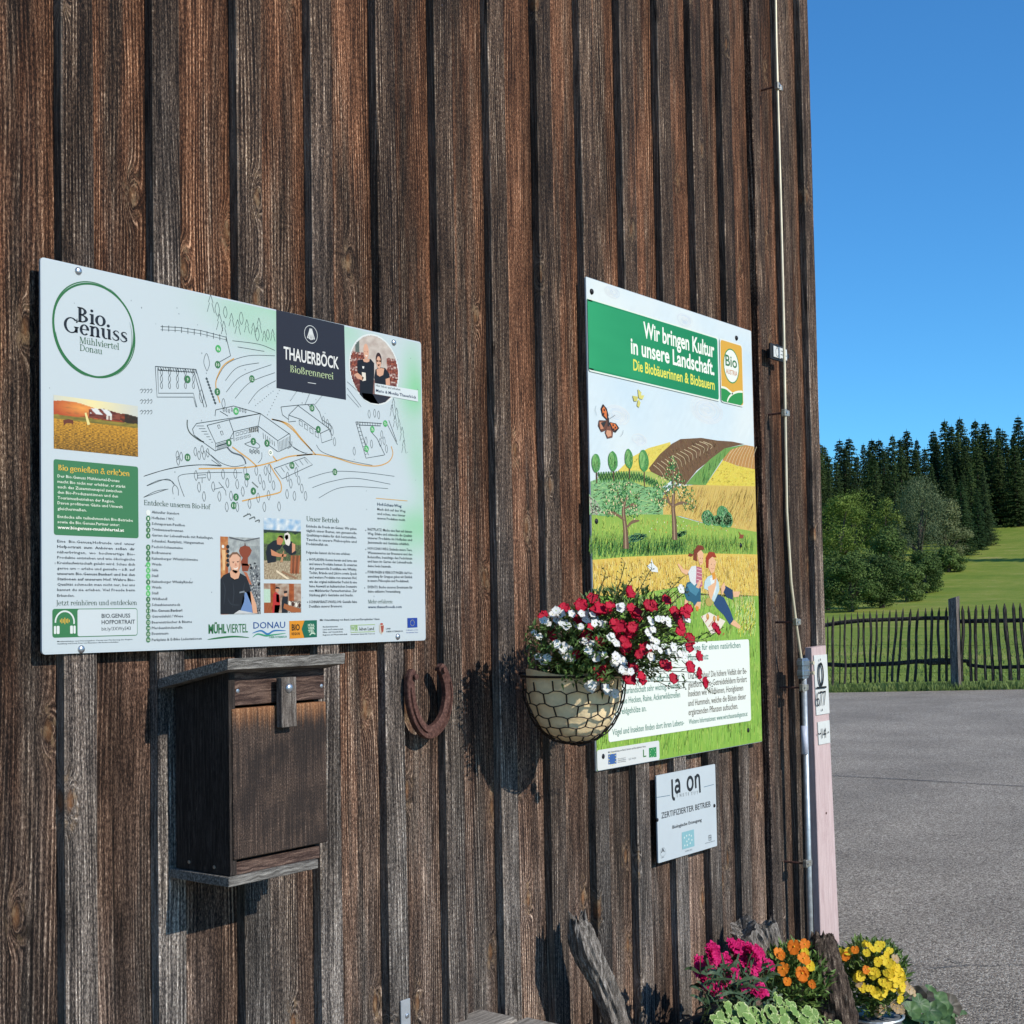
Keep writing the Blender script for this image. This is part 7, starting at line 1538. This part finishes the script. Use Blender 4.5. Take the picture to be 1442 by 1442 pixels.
# dark leaved plant at the right
M['gleaf'] = leaf_mat('geranium_leaf', (.03, .07, .025), (.09, .16, .05), .5, 40); M['gdark'] = leaf_mat('bronze_leaf', (.03, .028, .018), (.07, .055, .035), .5, 40)
GL = [round_leaf(s+5, .036, M['gleaf'], 'leaf', 6, .4, .15) for s in range(2)]+[round_leaf(9, .034, M['gdark'], 'leaf', 6, .5, .15)]
gb = at(1315, 1450, -.2); GP = leafy('geranium_plant', 'low plant with dark green and bronze leaves at the bottom right on the asphalt', 'plant', (gb.x, gb.y, Z0)); go_ = Vector(GP.location); mbS = MB(go_)
for X, Y, k, s in ((1000, 415, 2, 1.), (1040, 405, 2, .9), (1065, 400, 0, .8), (1080, 430, 1, 1.2), (1060, 470, 0, 1.), (1110, 460, 1, .9), (1140, 450, 2, 1.1), (1150, 490, 2, .9), (985, 470, 0, .8), (965, 480, 0, .6), (1095, 500, 1, 1.), (1050, 510, 0, .8), (1190, 505, 1, .8), (1210, 515, 0, .7), (1170, 515, 0, 1.), (1020, 440, 1, .8), (1120, 520, 0, .9), (1140, 500, 1, .7), (1010, 500, 0, .9), (980, 520, 1, .7), (1060, 540, 0, 1.), (1150, 545, 1, 1.), (940, 460, 0, .5), (1085, 470, 0, .9)):
    px, py = 940+X/2.872, 1260+Y/2.872; p = at(px, py, -.2-rm.uniform(0, .04)); o = link_mesh('leaf', GL[k], GP, p-go_); d = Vector((rm.uniform(-.8, .3), -.6+rm.uniform(-.4, .3), rm.uniform(.2, 1))).normalized(); o.rotation_mode = 'QUATERNION'; o.rotation_quaternion = d.to_track_quat('Z', 'Y') @ Matrix.Rotation(rm.uniform(0, 6), 3, 'Z').to_quaternion(); o.scale = (s, s, s); mbS.tube(bez(go_+Vector((rm.uniform(-.04, .04), 0, 0)), go_+(p-go_)*.6+Vector((0, 0, .0)), p, 4), .0022, 5)
mbS.build('stems', M['stem'], GP, recalc=False)

# ============================================================ picket fence
fo_ = FA+Vector((0, 0, Z0)); FO = Vector((FA.x, FA.y, Z0)); FE = empty('picket_fence', FO, 'rustic dark picket fence with a thick post between the asphalt and the meadow', 'fence')
OFF = FN*-.42   # the fence stands a little beyond the asphalt edge
def ray_fence(px, py, off=0):
    o0 = FA+OFF+FN*off; d = at_depth(px, py, 1)-CAM; n_ = Vector((FN.x, FN.y, 0)); t = (o0-CAM).dot(n_)/d.dot(n_); return CAM+d*t
Pf = lambda X, Y: (1140+X/3.434, 560+Y/3.434)
rf2 = random.Random(4)
pk = [(88, 1055, 1390, 5), (114, 1052, 1392, 11), (147, 1045, 1385, 5), (172, 1042, 1385, 9), (203, 1040, 1380, 6), (234, 1035, 1382, 8), (262, 1032, 1378, 9), (293, 1030, 1378, 10), (325, 1026, 1380, 9), (355, 1025, 1378, 7), (388, 1024, 1374, 9), (421, 1022, 1374, 10), (453, 1018, 1375, 10), (489, 1020, 1372, 12), (525, 1018, 1374, 11), (561, 1016, 1374, 10), (593, 1014, 1372, 11), (625, 1014, 1372, 11), (660, 1012, 1372, 11),
      (740, 1005, 1372, 13), (768, 1005, 1372, 11), (804, 1002, 1370, 12), (836, 998, 1365, 10), (868, 1003, 1370, 12), (904, 998, 1370, 14), (942, 994, 1366, 15), (985, 990, 1366, 13), (1018, 992, 1360, 12), (1052, 990, 1362, 12), (1085, 990, 1360, 12), (1118, 988, 1360, 13), (1150, 986, 1358, 12), (55, 1058, 1392, 9), (25, 1060, 1394, 9)]
slant = {388: -14, 421: -22, 453: -28, 489: -18, 525: -16, 593: -10, 325: -8, 768: 14, 836: 16, 868: 20, 904: 22, 942: 30, 985: 26, 1018: 30, 355: -16}
for X, yt, ybm, w_ in pk:
    a = ray_fence(*Pf(X, yt)); b = ray_fence(*Pf(X+slant.get(X, rf2.uniform(-4, 4))*1., ybm)); r = w_/3.434/CF*21.5*.66
    pts = []; n = 9
    for i in range(n+1):
        t = i/n; p = b.lerp(a, t); p = p+FD*(.012*noise.noise(Vector((X, t*2.2, 0)))*2); pts.append(p)
    rr = [r*(1+.2*noise.noise(Vector((X*.3, i*.8, 3)))) for i in range(n+1)]; rr[-1] = r*.15; rr[-2] = r*.95
    pts[-2] = pts[-1].lerp(pts[-3], .35)
    mb = MB(FO); mb.tube(pts, rr, 8); mb.build('picket', M['rail'], FE)
def rail(pts, r, off):
    P = [ray_fence(*Pf(*p), off) for p in pts]; out = []
    for i in range(len(P)-1):
        for k in range(5): out.append(P[i].lerp(P[i+1], k/5))
    out.append(P[-1]); mb = MB(FO); mb.tube(out, [r*(1+.2*noise.noise(p*1.3)) for p in out], 8); return mb.build('rail', M['rail'], FE)
rail([(20, 1106), (90, 1098), (150, 1088), (250, 1078), (400, 1072), (560, 1066), (672, 1066)], .033, .0-.06); rail([(720, 1082), (800, 1080), (950, 1078), (1036, 1076), (1160, 1074)], .033, -.06)
rail([(20, 1290), (90, 1290), (180, 1295), (300, 1290), (420, 1285), (520, 1275), (672, 1280)], .036, -.06); rail([(572, 1278), (640, 1275), (700, 1276)], .05, -.04); rail([(722, 1272), (765, 1274), (768, 1292), (830, 1300), (900, 1305), (1036, 1300), (1160, 1300)], .03, -.06)
for y in (1195, 1330): 
    P = [ray_fence(*Pf(X, y+3*sin(X*.01)), -.02) for X in range(60, 1120, 60)]; mb = MB(FO); mb.tube(P, .003, 4); mb.build('wire', M['darkmetal'], FE)
# the thick post: a split log, faces aligned with the barn
t1, t2 = ray_fence(*Pf(668, 970), .05), ray_fence(*Pf(727, 966), .05); bpz = ray_fence(*Pf(700, 1418), .05)
wtot = 57/3.434/CF*20.9; cx = (t1+t2)/2
a_w = wtot*.62/.90; b_w = wtot*.38/.44
C0 = Vector((cx.x, cx.y, 0)); ztop = t2.z; P = []
vx, vy = Vector((1, 0, 0)), Vector((0, 1, 0))
mb = MB(FO); N = 16; V = []
for i in range(N+1):
    t = i/N; z = bpz.z-.1+(ztop-bpz.z+.1)*t; j = lambda s: .008*noise.noise(Vector((s, t*5, 0)))
    wob = [(-.5+j(1)*3, -.5+j(2)*3), (-.1, -.5+j(7)), (.5+j(3)*3, -.5+j(4)*3), (.5, .5), (-.5, .5)]
    for (u_, v_) in wob: V.append(C0+vx*(u_*b_w)+vy*(v_*a_w)+Vector((0, 0, z+(.03*v_*-1+.02*u_ if i == N else 0))))
F = [(i*5+j, i*5+(j+1) % 5, (i+1)*5+(j+1) % 5, (i+1)*5+j) for i in range(N) for j in range(5)]+[(0, 1, 2, 3, 4), tuple(N*5+j for j in range(5))[::-1]]
mb.add(V, F); mb.build('post', M['fpost'], FE)

# ============================================================ trees
def tree_mat(name, a, b, c=None, sc=1.2):
    n = NT(name); p = n.coord(); f = n.noise(p, sc, 3, .6); g = n.noise(p, sc*6, 2, .6); oi = n.node('ShaderNodeObjectInfo').outputs['Random']
    m = n.math('ADD', n.math('MULTIPLY', f, .5), n.math('ADD', n.math('MULTIPLY', g, .35), n.math('MULTIPLY', oi, .22)))
    st = [(.34, a), (.68, b)] if not c else [(.36, a), (.56, b), (.75, c)]
    return n.done(n.ramp(m, st), .75, spec=.15)
M['spr'] = tree_mat('spruce_needles', (.016, .033, .011), (.08, .115, .03), sc=.35); M['spr2'] = tree_mat('bright_spruce_needles', (.02, .045, .014), (.06, .105, .028), sc=.5)
M['dec'] = tree_mat('bright_foliage', (.05, .085, .012), (.13, .18, .03), (.20, .25, .05), .4); M['wil'] = tree_mat('grey_green_foliage', (.08, .105, .048), (.19, .225, .105), (.30, .33, .19), .4)
M['ddk'] = tree_mat('dark_foliage', (.026, .05, .012), (.085, .13, .03), (.15, .20, .05), .7); M['olv'] = tree_mat('olive_foliage', (.055, .07, .025), (.135, .155, .06), (.2, .22, .1), .4)
M['bark'] = plain('bark', (.07, .055, .042), .9, 0, .3, 6, .02)
def spruce_mesh(seed, Ht=24., Rm=2.6, dense=1.):
    r = random.Random(seed); V = []; F = []
    nl = int(62*dense)
    for i in range(nl):
        t = (i+r.uniform(-.3, .3))/nl; z = Ht*(.06+.93*t); R_b = Rm*(1-t)**.75*r.uniform(.72, 1.18)+.2; nb = 5+int(7*(1-t))
        a0 = r.uniform(0, 6.28)
        for b in range(nb):
            z = Ht*(.06+.93*t)+r.uniform(-.45, .45)*(1-t*.4); a = a0+2*pi*b/nb+r.uniform(-.3, .3); Rb = R_b*r.uniform(.6, 1.15); dr = r.uniform(.12, .38); ca, sa = cos(a), sin(a); m = max(3, int(Rb*3.2))
            for k in range(m):
                u_ = (k+.5)/m; x = Rb*u_; zz = z-dr*x+.16*max(0, x-Rb*.6)**1.; L = r.uniform(.32, .62)*(1.1-.35*u_); wdt = r.uniform(.10, .22)
                ang = a+r.choice((-1, 1))*r.uniform(.3, 1.1); ex, ey = cos(ang)*L, sin(ang)*L; px, py = x*ca, x*sa; q = len(V); dz = -r.uniform(.1, .42)*L-.1
                nx, ny = -sin(ang)*wdt, cos(ang)*wdt
                V.extend([(px-nx, py-ny, zz), (px+nx, py+ny, zz+.05), (px+ex, py+ey, zz+dz)]); F.append((q, q+1, q+2))
                q = len(V); V.extend([(px, py, zz+.08), (px+ex*.6+nx, py+ey*.6+ny, zz-.02), (px+ex*.5, py+ey*.5, zz-.55*L-.2)]); F.append((q, q+1, q+2))
    for k in range(6): q = len(V); a = k; V.extend([(.08*cos(a), .08*sin(a), Ht*.96), (-.08*cos(a), -.08*sin(a), Ht*.96), (0, 0, Ht*1.02)]); F.append((q, q+1, q+2))
    me = bpy.data.meshes.new('crown'); me.from_pydata(V, [], F); me.materials.append(M['spr']); return me
SPR = [spruce_mesh(s, 24., 2.7+.5*(s % 3)) for s in range(5)]
SPR2 = SPR[1].copy(); SPR2.materials.clear(); SPR2.materials.append(M['spr2'])
mb = MB(); mb.tube([(0, 0, 0), (0, 0, 23)], [.32, .04], 8); tr_o = mb.build('trunk', M['bark']); TRK = tr_o.data; bpy.data.objects.remove(tr_o)
rt = random.Random(77); npx = [0]
def top_scale(px, ytop, R):
    x, y, z = ground_at(px, R); d = Vector((x, y, 0))-CAM; Zf = Vector((d.x, d.y, 0)).dot(FWD); hor = CY-0
    # height whose top projects at ytop
    q = at_depth(px, ytop, 1)-CAM; t = math.hypot(x-CAM.x, y-CAM.y)/math.hypot(q.x, q.y); return x, y, z, (CAM.z+q.z*t)-z
def spruce(px, ytop, R, label, group, me=None, sw=1.):
    sw *= rt.uniform(.85, 1.5); px += rt.uniform(-4, 4); ytop += rt.uniform(-5, 4); x, y, z, h = top_scale(px, ytop, R); e = empty('spruce_tree', (x, y, z-.3), label, 'tree', group, rt.uniform(0, 6.28)); s = (h+.3)/24.3; e.scale = (s*sw, s*sw, s); e.rotation_euler.x = rt.uniform(-.03, .03); e.rotation_euler.y = rt.uniform(-.03, .03)
    c = link_mesh('crown', me or SPR[rt.randrange(5)], e); link_mesh('trunk', TRK, e); return e
G1 = 'spruces of the dense dark wood behind the meadow'; LB = 'dark green spruce in the dense wood behind the meadow'
back = [(95, 220), (155, 212), (210, 195), (265, 212), (315, 188), (345, 205), (385, 215), (420, 168), (460, 200), (500, 150), (545, 185), (597, 138), (640, 190), (675, 105), (702, 130), (735, 165), (762, 90), (805, 112), (840, 170), (870, 100), (932, 122), (965, 165), (1000, 180), (1032, 75), (1080, 90), (1130, 110), (1180, 80), (60, 225), (20, 210), (-20, 230)]
for X, Y in back: spruce(*Pf(X, Y), rt.uniform(215, 245), 'dark spruce whose tip stands against the sky in the back row of the wood', 'spruces of the back row of the wood', sw=1.45)
mid = [(75, 262), (120, 268), (180, 240), (240, 262), (290, 250), (375, 232), (450, 240), (520, 255), (570, 235), (640, 228), (720, 215), (785, 180), (840, 200), (900, 190), (985, 225), (1015, 215), (1060, 190), (30, 262), (1110, 200), (940, 200), (330, 270), (480, 270), (680, 240), (760, 240)]
for X, Y in mid: spruce(*Pf(X, Y), rt.uniform(200, 216)+(12 if X > 880 else 0), LB, G1, sw=1.3)
low = [(155, 312, 'first'), (330, 300, ''), (430, 320, ''), (540, 330, ''), (620, 320, ''), (700, 340, ''), (760, 370, ''), (100, 340, ''), (230, 340, ''), (800, 310, ''), (860, 330, ''), (480, 360, ''), (390, 360, ''), (50, 350, ''), (940, 330, ''), (990, 330, '')]
for X, Y, _ in low: spruce(*Pf(X, Y), rt.uniform(182, 196)+(30 if X > 880 else 0), 'dark spruce in the front row of the wood, its crown rising behind the leafy trees', 'spruces in the front row of the wood', sw=1.1)
spruce(*Pf(815, 425), 178, 'bright green young spruce at the wood edge, left of the open slope', None, SPR2, 1.25)
spruce(*Pf(735, 400), 172, 'bright green spruce just left of the outermost one at the meadow edge', None, SPR2, 1.3)
spruce(*Pf(868, 470), 190, 'lowest young spruce where the wood meets the open slope', None, SPR2, 1.4)
for X, Y in ((950, 545), (990, 535), (1025, 530), (1060, 530), (1100, 525)): spruce(*Pf(X, Y), 236, 'small spruce in the low row at the top of the grassy slope', 'small spruces in the row above the grassy slope', SPR2, 1.7)

def decid(px, ytop, ybot, wpx, R, mat, label, name='broadleaf_tree', seed=0, droop=0, cat='tree', nq=11000, leaf=.22):
    r = random.Random(seed+int(px)); x, y, z = ground_at(px, R); d = at_depth(px, 800, 1)-CAM; k = R/math.hypot(d.x, d.y)
    zt = CAM.z+(at_depth(px, ytop, 1)-CAM).z*k; zb = max(z, CAM.z+(at_depth(px, ybot, 1)-CAM).z*k); Wd = wpx/CF*k*1.0; e = empty(name, (x, y, z), label, cat)
    hc = zt-zb; blobs = []
    for i in range(48):
        t = r.random(); a = r.uniform(0, 6.28); prof = (sin(pi*min(1, (t*.86+.12)))**.7) if not droop else (sin(pi*min(1, t*.8+.18))**.8); rr = Wd*.5*prof*r.uniform(.35, .95)
        blobs.append((rr*cos(a), rr*sin(a)*.9, zb-z+hc*(.06+.86*t), Wd*r.uniform(.07, .2)))
    V = []; F = []
    per = nq//len(blobs)
    for bx, by, bz_, br in blobs:
        for _ in range(per):
            u = Vector((r.gauss(0, 1), r.gauss(0, 1), r.gauss(0, 1))).normalized(); q = br*(.55+.55*r.random()**.6); p = Vector((bx, by, bz_))+Vector((u.x*q, u.y*q, u.z*q*(.75 if not droop else 1.5)))
            if p.z < .1: continue
            l = leaf*r.uniform(.6, 1.3); a = Vector((r.gauss(0, 1), r.gauss(0, 1), r.gauss(0, .6)-(1.6 if droop else 0))).normalized()*l; b = (a.cross(u)+Vector((0, 0, .01))).normalized()*l*(.5 if not droop else .28); n0 = len(V)
            V.extend([p-a*.5, p+b*.5, p+a*.5, p-b*.5]); F.append((n0, n0+1, n0+2, n0+3))
    me = bpy.data.meshes.new('crown'); me.from_pydata(V, [], F); me.materials.append(mat); link_mesh('crown', me, e)
    mb = MB(); mb.tube([(0, 0, -.2), (0, 0, hc*.5+zb-z)], [Wd*.045+.05, Wd*.02], 8)
    for i in range(5): bx, by, bz_, br = blobs[i*5]; mb.tube([(0, 0, (zb-z)+hc*.15), (bx*.6, by*.6, bz_*.8), (bx, by, bz_)], [Wd*.022, Wd*.014, .02], 6)
    mb.build('trunk', M['bark'], e); return e
decid(*[1206, 688], 806, 110, 160, M['dec'], 'broad bright green tree in front of the dark wood at the left')
decid(1184, 698, 800, 86, 150, M['dec'], 'rounded yellow-green tree between the barn corner and the broad bright tree', seed=2)
decid(1248, 700, 800, 66, 166, M['dec'], 'small light-topped tree between the broad bright tree and the grey-green one', seed=3)
decid(1296, 676, 826, 100, 158, M['wil'], 'tall grey-green drooping tree in the middle of the wood edge', droop=1, seed=4, nq=14000)
decid(1332, 698, 818, 72, 162, M['olv'], 'olive tree leaning out right of the grey-green drooping tree', seed=5)
decid(1254, 742, 846, 70, 140, M['ddk'], 'dark leafy tree below the light-topped one, above the lowest bushes', seed=6)
decid(1298, 778, 832, 66, 138, M['ddk'], 'dark green bush at the foot of the grey-green drooping tree', 'bush', 7, 0, 'bush')
decid(1335, 770, 812, 50, 152, M['ddk'], 'dark bush at the foot of the olive tree by the meadow', 'bush', 8, 0, 'bush')
decid(1196, 778, 866, 100, 100, M['ddk'], 'large dark bush nearest the barn at the low end of the wood', 'bush', 9, 0, 'bush', 15000, .17)
decid(1240, 784, 858, 84, 106, M['ddk'], 'dark bush right of the largest one at the meadow edge', 'bush', 10, 0, 'bush', 13000, .17)
decid(1164, 765, 866, 60, 104, M['ddk'], 'dark bush half hidden by the barn corner', 'bush', 12, 0, 'bush', 9000, .17)
decid(1276, 792, 850, 66, 116, M['ddk'], 'low dark bush where the meadow starts to rise', 'bush', 13, 0, 'bush', 10000, .18)
decid(1218, 772, 850, 90, 124, M['ddk'], 'broad dark leafy tree filling the gap under the bright green tree', seed=14, nq=14000)
decid(1302, 786, 836, 60, 128, M['ddk'], 'round dark bush midway along the rising edge of the wood', 'bush', 15, 0, 'bush', 10000, .18)
# a tree outside the picture whose shadow falls on the slope at the right
def meadow_hit(px, py):
    d = at_depth(px, py, 1)-CAM; t = 25.
    while t < 400:
        q = CAM+d*t
        if q.z < H(q.x, q.y): return q
        t += .5
    return q
sp = meadow_hit(1432, 790); tx = sp+Vector((.06, -1, 0))*19; e = empty('spruce_tree', (tx.x, tx.y, H(tx.x, tx.y)-.2), 'lone spruce on the open slope beyond the right edge', 'tree'); e.scale = (1.3, 1.3, .85); link_mesh('crown', SPR2, e); link_mesh('trunk', TRK, e)
